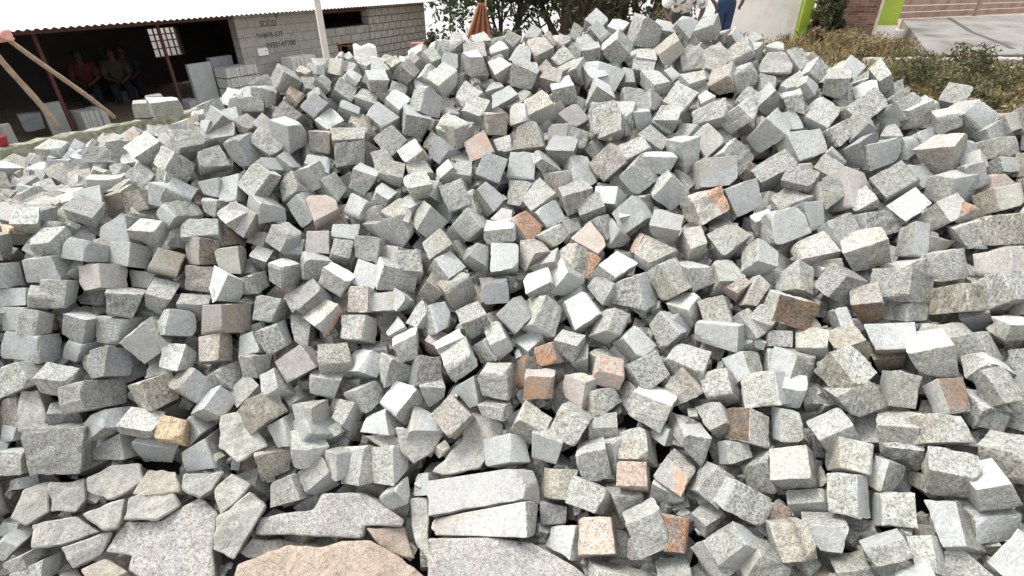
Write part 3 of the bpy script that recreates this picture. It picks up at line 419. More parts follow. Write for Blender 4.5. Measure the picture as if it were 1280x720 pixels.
s|cubic protruding mid-grey granite sett two left and three above the broad pale-topped sett|g|1347 2290 1216 -72 -19 24 9 -75 33 17 -54 -54 -56 -6 -53 -23 56 53 56 6 58 70 22 -28 -5 73 -34
s|protruding light grey granite sett one above the pink-banded sett|l|346 1499 547 13 15 83 77 10 36 36 -70 -8 -26 -72 31 -36 73 15 26 68 -32 -13 -9 -83 -77 -11 -42
s|protruding light grey granite sett one right and four above the orange-patched sett|l|1012 2471 1208 -63 -61 26 37 -31 74 77 -39 -2 -12 -67 -55 -78 38 0 12 67 47 55 56 -22 -33 37 -70
s|protruding mid-grey granite sett three right and three above the peach-topped sett|g|-389 2452 1099 9 -20 92 72 25 23 60 -20 -65 -20 -90 -10 -51 27 69 15 81 7 -2 28 -85 -83 -31 -33
s|light grey granite sett one below the rust-faced sett|l|60 1253 317 -12 49 69 74 7 21 51 -55 16 -44 -36 63 -42 61 -11 30 20 -62 14 -33 -67 -70 -14 -30
s|protruding mid-grey granite sett four above the bright orange sett|g|56 2609 1200 -56 -53 61 61 -66 14 33 -47 -63 -67 -32 -44 -41 48 80 81 32 32 49 54 -51 -58 63 -30
s|cubic mid-grey granite sett two right and two above the peach-topped sett|g|-530 2308 960 -77 -41 36 9 -5 87 74 -40 28 1 -88 -42 -73 42 -20 3 81 28 65 51 -27 -6 3 -91
s|cubic pink-patched granite sett one below the pinkish-brown diamond sett|q|249 1758 660 -9 -24 90 95 -4 18 37 -66 -40 -31 -74 18 -49 62 50 46 79 -25 -5 21 -85 -85 11 -23
s|cubic mid-grey granite sett two left and two above the broad pale-topped sett|g|1267 2192 1090 -79 -26 22 -22 18 82 57 -43 55 -9 -90 -10 -54 45 -48 8 85 8 80 27 -24 18 -18 -85
s|protruding light grey granite sett two below the bright orange sett|l|106 1680 600 -76 20 33 28 17 74 41 -48 49 -56 -62 2 -47 55 -47 60 54 0 74 -15 -31 -22 -24 -80
s|protruding light grey granite sett two left and three above the bright orange sett|l|-261 2348 995 -76 -39 34 -39 54 86 96 -29 44 10 -85 11 -75 14 -51 -27 99 0 89 24 -42 18 -39 -81
s|slim mid-grey granite sett one right and one above the pink-shouldered sett|g|543 1139 383 -34 -50 62 52 -56 44 23 -86 -42 -40 -63 22 -27 73 21 49 75 0 20 45 -77 -44 59 -28
s|cubic greenish-tan granite sett one left and two above the spotted pink sett|t|147 1099 211 -32 3 73 64 10 58 31 -65 3 -32 -65 17 -42 62 3 45 67 -19 17 -7 -69 -49 -2 -61
s|cubic mid-grey granite sett two right and one below the peach-topped sett|g|-465 1935 708 -38 -58 82 50 39 67 76 -6 -1 48 -78 -31 -105 -3 24 -23 86 12 12 49 -65 -23 -30 -89
s|mid-grey granite sett one right and one above the pink-banded sett|g|419 1436 509 3 18 72 72 -26 16 10 -76 -7 -47 -28 49 -16 73 6 54 31 -47 -10 -21 -79 -70 28 -15
s|half-buried mid-grey granite sett one right and four below the brown-fronted sett|g|1138 793 477 -60 -30 42 37 -35 59 52 -60 -3 -47 -57 -26 -50 66 5 44 55 26 62 27 -41 -39 31 -60
s|light grey granite sett three left of the bright orange sett|l|-345 1961 745 -43 -75 -19 27 -48 81 92 -16 -6 8 -50 -66 -74 22 -6 -16 47 68 36 72 4 -28 47 -59
s|cubic light grey granite sett three left and one above the rusty tan sett|l|-1678 1714 755 44 -64 42 46 34 60 50 48 -27 49 -26 -58 -51 -55 25 -48 32 50 -46 51 -31 -47 -21 -57
s|slim mid-grey granite sett two left of the cream-orange sett|g|-1398 1307 262 0 -18 89 46 78 12 82 28 -28 37 -69 48 -76 -27 21 -40 62 -49 -4 17 -76 -47 -68 -17
s|protruding light grey granite sett one left and one above the bright upright cube|l|-189 1454 433 -44 -71 13 51 -46 54 72 -39 -1 -18 -62 -67 -74 38 10 20 66 61 44 67 0 -48 47 -66
s|cubic pink granite sett one left and two above the bright orange sett|P|-139 2283 937 -74 -18 43 18 -4 91 66 -69 14 -43 -75 -28 -51 63 -13 35 72 21 69 22 -47 -21 13 -78
s|cubic mid-grey granite sett one right of the two-tone brown sett|g|-919 1658 505 -41 -1 73 58 -17 61 25 -70 -8 -50 -59 -3 -35 73 11 63 60 3 33 2 -72 -53 16 -63
s|mid-grey granite sett one above the pinkish-brown diamond sett|g|256 2008 828 -56 -71 30 65 -39 51 76 -30 -29 -29 -57 -65 -79 32 34 34 59 62 49 69 -28 -57 40 -54
s|cubic light grey granite sett one above the two-tone brown sett|l|-1087 1700 590 43 -36 68 78 23 -3 40 -21 -66 -1 -86 -14 -37 26 75 -4 80 1 -43 34 -58 -76 -24 -5
s|mid-grey granite sett one right and two above the pinkish-brown diamond sett|g|520 2056 900 -88 -6 -4 -43 -51 66 40 -81 -23 -12 -36 -78 -36 77 17 10 39 85 94 3 -3 38 52 -59
s|mid-grey granite sett two below the orange-patched sett|g|658 1627 680 -50 -52 54 51 -29 54 62 -46 -13 -19 -71 -36 -69 51 22 24 70 22 43 52 -43 -44 28 -61
s|cubic mid-grey granite sett two above the bright orange sett|g|52 2202 876 -61 10 75 50 -16 83 41 -90 -14 -78 -61 -20 -33 82 11 66 64 17 55 -4 -70 -40 16 -81
s|mid-grey granite sett two left and two above the peach-topped sett|g|-1053 2235 963 -55 -52 47 -19 7 91 87 -25 19 44 -78 -17 -82 24 -22 -44 78 16 55 48 -47 15 -4 -84
s|mid-grey granite sett one below the small orange-brown sett|g|1461 1513 885 -67 -8 29 4 -24 73 17 -64 -14 -26 -50 -28 -29 66 8 38 51 37 56 7 -40 7 26 -65
s|light grey granite sett one left and two above the bright upright cube|l|-287 1613 498 -18 -24 75 37 26 60 81 -15 -15 16 -88 -8 -78 24 15 -24 79 2 24 31 -70 -42 -36 -58
s|cubic pinkish-grey granite sett one below the peach-topped sett|p|-764 1894 679 -52 -19 61 46 -30 64 44 -71 -18 -57 -57 -17 -34 70 11 51 58 19 53 18 -59 -49 32 -63
s|slim light grey granite sett one left of the dark rusty-brown sett|l|1035 1333 661 -39 13 58 -5 8 67 22 -63 6 -23 -68 -19 -22 66 4 21 61 13 48 -13 -51 0 -6 -74
s|mid-grey granite sett one left of the peach-topped sett|g|-988 1965 791 16 -76 61 83 17 -6 64 9 -51 -19 -83 -45 -58 -1 70 8 77 19 -12 69 -36 -86 -7 -14
s|mid-grey granite sett one right and two above the broad pale-topped sett|g|1541 2055 1137 -55 -49 33 37 -25 67 69 -44 -9 -23 -67 -40 -65 39 7 18 64 37 52 53 -35 -34 26 -64
s|cubic mid-grey granite sett one right and one below the white-topped sett|g|-576 1602 455 -62 10 59 37 -12 76 26 -76 9 -57 -54 -2 -27 76 -10 59 56 9 56 -11 -60 -32 14 -78
s|cubic protruding dark grey granite sett three above the peach-topped sett|d|-865 2408 1088 -72 -36 20 -12 -4 86 65 -51 36 -10 -80 -30 -56 49 -32 4 76 22 74 35 -22 5 9 -77
s|pinkish-grey granite sett one right of the rust-faced sett|p|226 1324 414 -49 16 41 13 -40 60 0 -71 -37 -60 -2 -26 1 67 25 64 9 40 43 -24 -57 -16 43 -45
s|dark grey granite sett three left of the cream-orange sett|d|-1539 1315 294 -12 -47 55 66 -3 23 52 -13 -63 -29 -59 -15 -56 15 56 33 61 22 12 46 -57 -69 -1 -22
s|cubic mid-grey granite sett one left and one above the small orange-brown sett|g|1495 1695 983 -60 45 30 -48 -57 50 -31 -55 -60 -47 39 -47 32 54 44 45 -40 60 63 -36 -38 48 51 -36
s|cubic mid-grey granite sett two below the rust-faced sett|g|123 1207 283 -60 -15 61 38 -51 52 19 -66 -33 -59 -40 -38 -21 70 37 68 32 30 49 24 -54 -29 48 -57
s|mid-grey granite sett one right and one below the white-topped sett|g|-485 1684 520 -49 -15 61 53 -6 58 57 -55 3 -47 -64 7 -53 59 -5 45 67 -5 49 15 -64 -55 3 -59
s|light grey granite sett one left and one above the orange-patched sett|l|706 2133 970 -32 -67 64 55 -24 76 69 -29 -54 5 -63 -72 -70 28 49 -1 66 58 20 61 -53 -44 30 -71
s|slim protruding mid-grey granite sett one left of the bright orange sett|g|-44 1885 729 -73 -38 20 52 -58 42 56 -60 -15 -70 -39 -41 -58 66 19 68 36 45 73 37 -26 -46 56 -41
s|cubic pinkish-grey granite sett one left and one below the square tan sett|p|-1187 1757 591 -52 -24 69 59 -28 60 45 -70 -27 -57 -65 -17 -47 65 20 55 59 12 43 27 -65 -50 32 -52
s|mid-grey granite sett one right and one below the dark-patched sett|g|956 1316 594 -50 48 33 29 8 73 1 -65 45 -74 -17 8 -6 62 -45 73 14 -8 46 -47 -37 -23 -2 -69
s|cubic protruding light grey granite sett three left and five above the orange-patched sett|l|502 2717 1305 -85 -29 -17 -19 -75 45 55 -59 -28 0 -17 -88 -63 63 27 2 9 85 83 30 14 26 78 -40
s|slim mid-grey granite sett two left and two above the rusty tan sett|g|-1777 2200 815 -27 -78 45 100 0 16 83 -14 -20 -38 -89 -24 -85 11 42 38 93 9 26 78 -40 -99 2 -29
s|mid-grey granite sett two right and one above the pink-banded sett|g|547 1476 547 -77 22 5 -43 12 70 10 -83 39 -38 -65 -48 3 69 -24 30 61 29 74 -16 2 41 -3 -69
s|cubic protruding mid-grey granite sett one left and two above the dark-patched sett|g|868 1610 747 -9 38 76 59 2 30 40 -58 4 -45 -65 31 -33 75 0 35 44 -38 15 -22 -66 -66 -14 -40
s|cubic protruding mid-grey granite sett two left and four above the bright orange sett|g|-205 2516 1106 -70 -34 28 -10 14 84 74 -40 42 -12 -87 -18 -53 42 -41 0 77 7 70 38 -29 3 -9 -76
s|slim mid-grey granite sett two below the broad pale-topped sett|g|1295 1517 863 -18 51 25 -13 8 72 -34 -61 -20 -35 6 -55 29 51 13 39 10 59 18 -63 -31 13 -5 -65
s|brown-stained granite sett one left of the square tan sett|B|-1200 1803 686 24 -30 72 62 31 30 52 -14 -52 17 -73 -24 -51 11 57 -17 78 21 -26 30 -68 -59 -36 -38
s|protruding light grey granite sett four above the bright orange sett|l|130 2466 1070 -76 -3 46 19 11 95 52 -70 46 -66 -79 -8 -44 67 -44 56 82 5 89 -5 -45 -27 -7 -91
s|cubic mid-grey granite sett one above the dark-patched sett|g|961 1526 702 -55 52 7 -3 16 85 -24 -80 29 -72 -12 -36 23 66 -31 78 27 42 49 -68 -14 4 0 -81
s|mid-grey granite sett one right of the long pink-topped block|g|558 842 241 -65 24 -2 -42 6 60 -7 -74 12 -37 -41 -47 11 64 -16 38 47 43 62 -30 3 40 1 -53
s|mid-grey granite sett three above the square tan sett|g|-1254 2132 937 -16 -46 51 44 15 67 85 -15 -12 -4 -80 -4 -76 16 2 -7 81 10 29 51 -57 -56 -20 -57
s|cubic mid-grey granite sett one right and one above the peach-topped sett|g|-626 2131 861 -37 -44 65 69 -54 28 8 -53 -62 -59 -46 -23 -24 57 53 66 42 17 21 44 -52 -41 51 -23
s|cubic mid-grey granite sett one left and three above the orange-patched sett|g|663 2336 1047 -62 -57 15 -9 -11 79 70 -25 49 16 -85 -38 -58 30 -40 -13 76 21 54 63 -8 5 10 -79
s|cubic mid-grey granite sett one left and two above the peach-topped sett|g|-960 2255 1015 37 -75 54 72 10 42 66 42 -49 10 -65 -92 -58 -24 68 -20 50 67 -30 80 -31 -77 -21 -55
s|cubic light grey granite sett two right of the peach-topped sett|l|-456 2005 743 -80 -51 40 1 36 75 53 12 58 44 -88 9 -74 -6 -51 -12 79 -11 48 54 -36 21 -38 -80
s|cubic mid-grey granite sett one right and three above the bright orange sett|g|222 2310 987 -65 1 58 17 -45 78 11 -83 -31 -68 -33 -37 -9 74 20 66 37 42 61 -1 -59 -9 47 -66
s|cubic light grey granite sett two left and one above the long pinkish-grey slab|l|-755 1171 92 -60 -10 40 11 1 77 56 -61 26 -51 -63 -13 -39 56 -26 33 66 8 76 8 -43 -26 0 -74
s|pinkish-grey granite sett one left of the broad pale-topped sett|p|1237 1835 917 -37 -8 97 42 -1 68 78 -44 -3 -23 -104 -29 -70 63 26 18 78 6 45 33 -74 -54 -18 -91
s|protruding mid-grey granite sett one above the peach-topped sett|g|-825 2098 883 -63 -38 31 6 -57 59 47 -57 -39 -31 -36 -66 -36 57 35 23 37 57 61 38 -25 -8 55 -52
s|cubic mid-grey granite sett five left of the rusty tan sett|g|-1829 1606 687 47 -21 65 45 59 23 50 31 -58 53 -68 -15 -53 -20 52 -50 56 12 -46 28 -63 -44 -68 -16
s|mid-grey granite sett one above the long pinkish-grey slab|g|-580 1225 172 0 -37 76 66 18 33 71 -14 -30 0 -85 -4 -71 22 34 -5 73 -5 1 44 -61 -64 -23 -41
s|mid-grey granite sett two left and two below the bright orange sett|g|-221 1721 563 -30 -76 40 62 -7 69 88 -9 -23 -2 -76 -50 -82 10 22 0 73 43 21 71 -35 -51 12 -62
s|mid-grey granite sett two left and one above the rusty tan sett|g|-1507 1848 745 -71 -31 31 44 -20 91 63 -79 -22 -65 -52 -8 -50 59 -12 54 66 26 63 21 -52 -40 36 -57
s|cubic light grey granite sett five left and one below the cream-orange sett|l|-1662 1211 193 -53 -15 55 40 -18 64 47 -62 -1 -49 -60 -13 -47 60 2 48 62 9 55 13 -56 -39 20 -62
s|cubic mid-grey granite sett one left of the white-topped sett|g|-777 1786 626 -7 -47 57 82 -2 24 28 -34 -50 -25 -60 -27 -39 25 56 42 67 22 -7 40 -58 -71 11 -27
s|cubic mid-grey granite sett one left and three above the rusty tan sett|g|-1595 2202 839 -73 -41 28 -8 -9 83 63 -43 29 13 -77 -31 -66 46 -23 -3 77 30 59 44 -25 15 6 -87
s|cubic dark grey granite sett one left and three above the peach-topped sett|d|-985 2362 1050 -60 -43 32 -15 8 86 80 -33 34 5 -84 -18 -65 32 -35 -15 86 17 67 42 -32 0 -7 -83
s|cubic pinkish-grey granite sett one left and three above the bright orange sett|p|-86 2390 1025 -27 -55 66 68 -14 53 61 -40 -42 -20 -76 -37 -72 41 43 25 74 29 19 56 -59 -57 14 -53
s|slim protruding light grey granite sett one right and two above the peach-topped sett|l|-711 2284 973 -72 -11 65 74 24 60 83 -33 28 -52 -71 29 -76 37 -29 49 63 -27 64 12 -70 -68 -17 -58
s|protruding light grey granite sett two above the bright upright cube|l|-140 1567 525 -39 -68 23 51 -32 45 64 -20 -15 -5 -45 -61 -70 20 26 15 48 51 34 59 -13 -46 34 -52
s|mid-grey granite sett two above the pinkish-brown diamond sett|g|279 2151 869 -33 -3 93 42 16 78 82 -57 -18 -24 -104 -19 -65 70 18 11 93 14 48 13 -83 -56 -31 -85
s|cubic mid-grey granite sett two left and one below the bright orange sett|g|-260 1788 607 -38 -30 66 17 36 72 82 -6 18 22 -84 9 -80 13 -14 -25 79 -12 39 37 -70 -19 -41 -71
s|protruding mid-grey granite sett one above the pinkish-brown diamond sett|g|390 1983 825 -56 22 49 26 -26 66 11 -78 12 -72 -24 -1 -9 76 -17 76 31 7 56 -26 -53 -31 29 -67
s|mid-grey granite sett one left and one above the broad pale-topped sett|g|1290 2087 1060 -56 -34 40 18 -12 65 72 -27 42 -22 -85 -31 -61 44 -22 15 69 7 57 51 -19 -21 -9 -83
s|protruding pinkish-grey granite sett one below the orange-patched sett|p|673 1741 738 -49 18 62 26 21 74 30 -56 38 -31 -71 22 -35 59 -36 39 67 -24 43 -11 -57 -19 -26 -78
s|slim protruding light grey granite sett two left and one above the peach-topped sett|l|-1023 2032 887 -7 -83 -42 74 -13 49 81 30 9 8 -20 -88 -84 -30 -6 -5 27 82 4 71 46 -71 20 -47
s|cubic light grey granite sett two left of the bright orange sett|l|-163 1961 716 -91 -6 4 -29 -6 91 43 -81 30 -31 -71 -55 -28 74 -29 27 68 42 83 13 -8 24 11 -75
s|protruding light grey granite sett two right and two above the broad pale-topped sett|l|1597 1956 1147 -61 -22 14 11 -50 34 23 -53 -11 -30 -30 -47 -29 55 18 37 26 44 55 24 -13 -7 48 -42
s|mid-grey granite sett one below the pink-banded sett|g|288 1304 382 -35 -29 71 53 4 47 76 -18 5 -17 -86 -11 -70 35 6 10 66 0 30 40 -55 -50 -10 -60
s|mid-grey granite sett one right and one above the orange-patched sett|g|897 2105 954 -58 -54 45 0 -8 92 91 -29 13 18 -85 -44 -81 31 -14 -22 81 31 57 59 -40 -7 5 -83
s|mid-grey granite sett one left of the dark-patched sett|g|775 1406 602 -41 4 60 5 31 59 70 -24 18 5 -80 11 -59 33 -17 -13 69 -12 44 6 -58 -14 -36 -61
s|mid-grey granite sett one right and four above the rusty tan sett|g|-1357 2164 990 -31 -29 78 35 48 55 84 14 9 27 -89 18 -84 0 -5 -22 75 -28 23 32 -64 -31 -53 -61
s|mid-grey granite sett two below the dark-patched sett|g|866 1256 558 -12 -26 69 56 -13 47 43 -50 -40 -36 -65 -16 -40 59 40 31 62 20 20 25 -68 -65 10 -49
s|slim pinkish-grey granite sett one left and one above the dark-patched sett|p|829 1517 665 -2 0 78 39 -27 55 -12 -62 -11 -55 -52 -12 7 66 25 55 46 0 6 10 -69 -40 20 -63
s|slim mid-grey granite sett two above the square tan sett|g|-1134 2025 845 -52 15 50 36 5 75 33 -66 -13 -49 -53 -31 -40 66 7 51 55 34 50 -17 -56 -31 -5 -70
s|mid-grey granite sett two right and three above the peach-topped sett|g|-592 2409 1031 -57 -39 52 -10 25 86 91 -19 26 21 -89 -5 -83 20 -26 -28 91 2 71 40 -53 -2 -29 -81
s|cubic mid-grey granite sett two above the rusty tan sett|g|-1431 2041 824 -42 -22 62 41 -39 51 36 -67 -32 -66 -47 -22 -27 65 31 61 49 24 48 22 -63 -51 39 -54
s|mid-grey granite sett one left of the brown-and-grey sett|g|648 1176 412 -71 42 16 -13 23 72 -9 -57 51 -52 -51 8 5 64 -54 67 45 -3 62 -36 -21 14 -30 -71
s|protruding greenish-tan granite sett one left and five above the orange-patched sett|t|743 2682 1298 -63 -48 -15 26 -55 53 63 -45 6 -13 -34 -78 -68 47 -1 23 39 76 59 45 18 -22 53 -60
s|cubic mid-grey granite sett one right of the tan-brown tilted sett|g|-708 1347 272 -58 -8 50 22 -36 63 24 -69 -15 -50 -46 -34 -28 67 17 52 41 30 57 9 -43 -22 40 -65
s|cubic mid-grey granite sett three above the pinkish-brown diamond sett|g|276 2285 970 -36 -11 80 66 -7 49 47 -60 -14 -41 -74 -1 -41 60 15 33 68 -6 26 17 -68 -52 5 -57
s|slim light grey granite sett five left and three above the rusty tan sett|l|-2484 2464 781 56 -76 43 68 70 -5 46 51 -60 28 -83 -43 -45 -53 74 -30 79 31 -58 72 -30 -67 -57 -11
s|cubic protruding mid-grey granite sett one left and four above the bright orange sett|g|-156 2448 1062 -77 -35 25 -21 25 74 59 -11 59 23 -87 2 -59 17 -51 -14 74 -10 69 41 -23 22 -28 -72
s|cubic light grey granite sett two left and three above the bright orange sett|l|-250 2328 994 3 -76 53 87 18 53 73 -8 -47 5 -83 -43 -79 1 48 -4 88 46 -6 68 -55 -79 -7 -51
s|cubic mid-grey granite sett two left and two below the rusty tan sett|g|-1446 1566 483 -59 -9 64 46 -33 63 31 -74 -23 -57 -53 -20 -35 74 18 64 49 21 47 13 -66 -41 31 -59
s|light grey granite sett three above the rusty tan sett|l|-1597 2272 942 -3 -102 -4 77 -20 45 82 26 -16 10 -27 -95 -83 -37 24 -6 39 85 0 87 17 -73 29 -57
s|cubic mid-grey granite sett one right and two below the orange-patched sett|g|757 1618 668 -44 24 66 42 41 61 70 -57 23 -42 -73 32 -49 52 -29 25 65 -29 48 -16 -64 -48 -32 -58
s|cubic mid-grey granite sett two above the brown-and-grey sett|g|746 1298 522 -69 38 0 -23 1 69 -13 -61 29 -45 -48 -31 8 72 -35 52 39 35 62 -31 -4 25 -14 -66
s|light grey granite sett one right and two below the tan-brown tilted sett|l|-712 1258 197 -14 -66 56 87 -7 18 44 -27 -59 -25 -67 -31 -49 22 60 28 70 24 -3 58 -47 -68 18 -22
s|slim protruding mid-grey granite sett one right and one above the whitest diamond sett|g|578 1791 798 -71 -20 10 31 -80 13 27 -43 -61 -65 -3 -34 -36 48 49 68 -4 47 68 27 -24 -25 74 -3
s|slim light grey granite sett one right and two above the rusty tan sett|l|-1307 1903 794 -18 -43 69 18 76 31 71 43 -20 30 -69 23 -71 -40 19 -35 66 -19 21 42 -77 -18 -72 -29
s|cubic mid-grey granite sett two right and three above the small orange-brown sett|g|1794 1842 1176 -37 62 -5 -60 -18 53 -39 -50 -40 -29 22 -51 44 48 20 27 -19 67 44 -57 -14 53 8 -29
s|cubic mid-grey granite sett two left and one below the bright upright cube|g|-321 1296 255 -20 44 61 29 57 39 89 -26 12 -19 -68 61 -61 29 -25 -5 50 -55 34 -22 -71 -50 -61 -26
s|mid-grey granite sett three left of the bright upright cube|g|-425 1471 369 2 -39 85 76 -3 5 65 -24 -33 -24 -89 -9 -56 37 54 19 75 -15 1 49 -60 -85 -10 -26
s|slim pink-patched granite sett one below the white-topped sett|q|-700 1622 511 60 -4 49 74 20 6 12 -47 -71 -11 -86 0 -11 49 54 3 73 8 -52 11 -45 -79 -19 -1
s|protruding mid-grey granite sett three right and four above the peach-topped sett|g|-389 2609 1176 -48 -51 40 -11 7 83 79 -12 30 34 -73 -14 -72 11 -31 -34 64 12 44 50 -38 8 1 -80
s|cubic mid-grey granite sett four above the pinkish-brown diamond sett|g|390 2474 1139 -63 -31 -54 -20 -81 49 74 -48 -9 13 -18 -75 -53 53 0 -20 17 78 53 40 39 12 69 -26
s|cubic mid-grey granite sett one right and four above the bright orange sett|g|236 2519 1144 -57 -68 17 50 -53 40 67 -29 -34 -23 -34 -77 -69 30 39 26 38 64 44 67 -5 -40 53 -43
s|mid-grey granite sett two right and one above the tan-brown tilted sett|g|-672 1453 335 -53 -40 54 69 -49 41 26 -55 -55 -53 -47 -19 -35 52 44 62 50 22 28 42 -57 -46 48 -27
s|light grey granite sett two left and two above the orange-patched sett|l|525 2198 942 -75 7 41 24 12 76 56 -45 52 -56 -75 -2 -41 49 -43 47 63 -11 72 3 -36 -24 -16 -75
s|slim light grey granite sett four left and one below the rusty tan sett|l|-1663 1575 618 -7 -56 39 62 -7 -3 40 -5 -52 -31 -54 -13 -42 5 51 27 55 14 13 57 -33 -66 4 -1
s|cubic light grey granite sett one right and one above the long pinkish-grey slab|l|-408 1200 190 14 -1 92 59 38 20 68 -3 -32 27 -89 -4 -69 23 47 -27 63 -17 -18 22 -71 -50 -54 -36
s|half-buried light grey granite sett five below the brown-fronted sett|l|1075 724 399 -48 15 30 -20 4 51 8 -56 44 -59 -30 -7 7 48 -28 44 38 -2 62 -20 -20 4 3 -71
s|cubic greenish-tan granite sett one below the dark rusty-brown sett|t|1025 1267 636 -67 -39 4 9 -46 55 45 -46 -12 5 -41 -55 -61 48 11 11 40 58 55 40 -9 3 40 -54
s|mid-grey granite sett three left and two above the peach-topped sett|g|-1131 2179 968 -72 -38 37 17 -60 68 33 -56 -50 -22 -42 -62 -45 61 50 35 37 66 59 44 -44 -6 55 -64
s|cubic light grey granite sett three right of the tan-brown tilted sett|l|-530 1398 310 -7 -41 73 49 35 48 75 11 -12 30 -77 -14 -76 -2 14 -23 59 3 -4 42 -59 -47 -28 -52
s|cubic mid-grey granite sett five left and two below the rusty tan sett|g|-1740 1539 549 -49 -16 58 37 -26 61 41 -66 -13 -54 -57 -19 -38 65 13 45 55 17 53 20 -56 -39 28 -64
s|mid-grey granite sett one left and one above the bright orange sett|g|-110 2051 798 -32 -40 61 3 10 77 87 1 7 37 -77 -23 -73 12 -3 -47 62 15 34 54 -51 -9 -23 -80
s|mid-grey granite sett one left and four above the bright orange sett|g|-30 2530 1097 -81 -3 37 21 1 84 59 -60 43 -61 -73 -19 -38 57 -38 50 63 4 75 17 -33 -26 2 -82
s|mid-grey granite sett one right and one above the brown-fronted sett|g|1295 1159 709 -33 -10 62 35 14 58 52 -44 -5 -3 -69 -7 -53 40 3 3 61 0 23 15 -56 -23 -8 -58
s|cubic greenish-tan granite sett one right of the small orange-brown sett|t|1571 1583 981 -49 56 -9 -57 -21 47 -37 -60 -21 -32 12 -62 41 55 14 31 -9 61 47 -45 3 58 12 -37
s|cubic mid-grey granite sett one right and two above the small orange-brown sett|g|1694 1816 1078 -44 -28 56 47 -15 59 54 -55 -8 -37 -68 -11 -51 52 4 29 66 8 37 25 -57 -39 18 -53
s|mid-grey granite sett two right of the tan-brown tilted sett|g|-584 1348 268 -35 34 63 38 -2 60 7 -74 19 -39 -41 25 -20 76 -21 52 37 -23 20 -32 -62 -27 -1 -62
s|protruding light grey granite sett three right and two above the peach-topped sett|l|-422 2232 926 -75 -10 27 6 10 79 46 -48 42 -36 -70 -11 -41 43 -44 32 65 10 69 9 -25 -4 -3 -73
s|protruding near-white granite sett three left and two above the broad pale-topped sett|w|1176 2263 1149 -62 -27 21 0 -48 48 34 -62 -41 -37 -36 -26 -30 60 22 34 39 45 65 26 -40 -8 48 -31
s|light grey granite sett three above the long pinkish-grey slab|l|-456 1330 246 -53 -5 37 15 -7 77 43 -82 11 -73 -36 -9 -24 61 -17 50 58 15 74 -12 -45 -30 23 -67
s|protruding light grey granite sett one left and five above the bright orange sett|l|-178 2669 1238 -20 -70 41 43 -45 38 70 -21 -44 -16 -52 -62 -58 21 50 11 50 57 23 71 -31 -53 44 -46
s|protruding light grey granite sett two left and one above the peach-topped sett|l|-1027 2103 900 -74 -24 6 12 -28 71 46 -55 30 -33 -55 -40 -48 56 -29 36 54 43 69 27 -3 -10 26 -77
s|light grey granite sett one left and two below the rust-faced sett|l|-17 1202 247 12 8 88 71 40 36 79 -39 -11 17 -80 41 -83 38 12 -17 77 -43 -10 -3 -86 -72 -37 -35
s|cubic mid-grey granite sett one right of the peach-topped sett|g|-630 2018 766 -30 12 73 43 -31 55 4 -75 -13 -70 -39 -2 -2 76 5 68 34 0 28 -5 -66 -37 26 -57
s|mid-grey granite sett one below the rusty tan sett|g|-1314 1650 574 -4 -61 50 66 -46 7 5 -42 -62 -47 -54 -23 -19 34 63 55 54 22 4 65 -48 -63 47 -6
s|light grey granite sett one left of the small orange-brown sett|l|1426 1596 926 -52 39 -39 -58 -15 48 -27 -68 0 -28 -13 -61 31 63 -10 26 16 70 52 -36 26 55 16 -35
s|cubic half-buried mid-grey granite sett one right and two below the brown-and-grey sett|g|729 1035 360 -82 5 1 -21 -42 79 19 -79 -18 -37 -34 -52 -13 76 1 39 35 58 76 -3 -16 21 43 -54
s|mid-grey granite sett one left and one below the white-topped sett|g|-804 1714 517 -76 -22 29 1 23 77 61 -27 56 -23 -87 -4 -58 34 -50 24 75 -5 77 30 -25 -4 -27 -80
s|half-buried mid-grey granite sett one right and one below the cream-orange sett|g|-1093 1293 145 -73 -43 31 39 -24 90 75 -62 -17 -47 -65 -33 -64 53 -5 36 70 47 73 41 -43 -38 33 -71
s|light grey granite sett two above the rusty tan sett|l|-1343 1988 840 -8 18 75 67 31 16 67 -36 -5 -9 -56 52 -59 38 2 5 49 -50 9 -13 -72 -68 -31 -17
s|mid-grey granite sett three left and two below the rusty tan sett|g|-1558 1541 512 -34 -8 60 56 -28 47 17 -50 -52 -59 -26 -15 -18 50 40 64 24 23 27 12 -67 -52 25 -34
s|protruding light grey granite sett one left and one above the rusty tan sett|l|-1382 1807 772 -48 -46 21 60 -56 15 31 -20 -74 -57 -31 -19 -39 27 52 65 25 44 35 54 -47 -46 48 11
s|cubic mid-grey granite sett three right and two above the peach-topped sett|g|-437 2398 1037 -23 -77 48 91 -37 14 36 -22 -79 -49 -55 -43 -50 21 78 59 56 41 11 71 -43 -75 44 -17
s|dark grey granite sett three left and two above the bright orange sett|d|-296 2260 930 -79 -12 6 -19 0 77 41 -54 49 -27 -73 -36 -38 51 -39 26 67 26 80 15 -1 16 4 -79
s|cubic light grey granite sett one left and four above the peach-topped sett|l|-1014 2485 1199 -30 -67 -41 28 -73 43 79 3 -19 30 -4 -69 -75 7 6 -29 8 74 21 62 24 -22 66 -22
s|mid-grey granite sett five left and one below the rusty tan sett|g|-1763 1591 603 -55 -22 50 50 -20 55 53 -56 4 -51 -59 -2 -48 54 -7 49 57 -5 47 26 -42 -44 21 -54
k|long pink-topped kerb block running out of the bottom edge|K|333 833 138 -125 -7 82 123 -39 40 120 -67 13 -112 -53 36 -128 74 -8 122 47 -51 117 9 -71 -117 34 -46
k|pale granite block lying level, upper of the two at bottom centre|K|-92 1097 172 -186 45 0 149 3 126 149 -86 76 -177 -50 -49 -151 87 -80 180 50 54 180 -42 -1 -147 -7 -126
k|pale granite block lying directly on the grey speckled slab|K|-91 1019 123 -182 38 -34 131 -24 143 133 -105 87 -179 -4 -61 -133 94 -96 180 20 72 183 -55 19 -133 35 -129
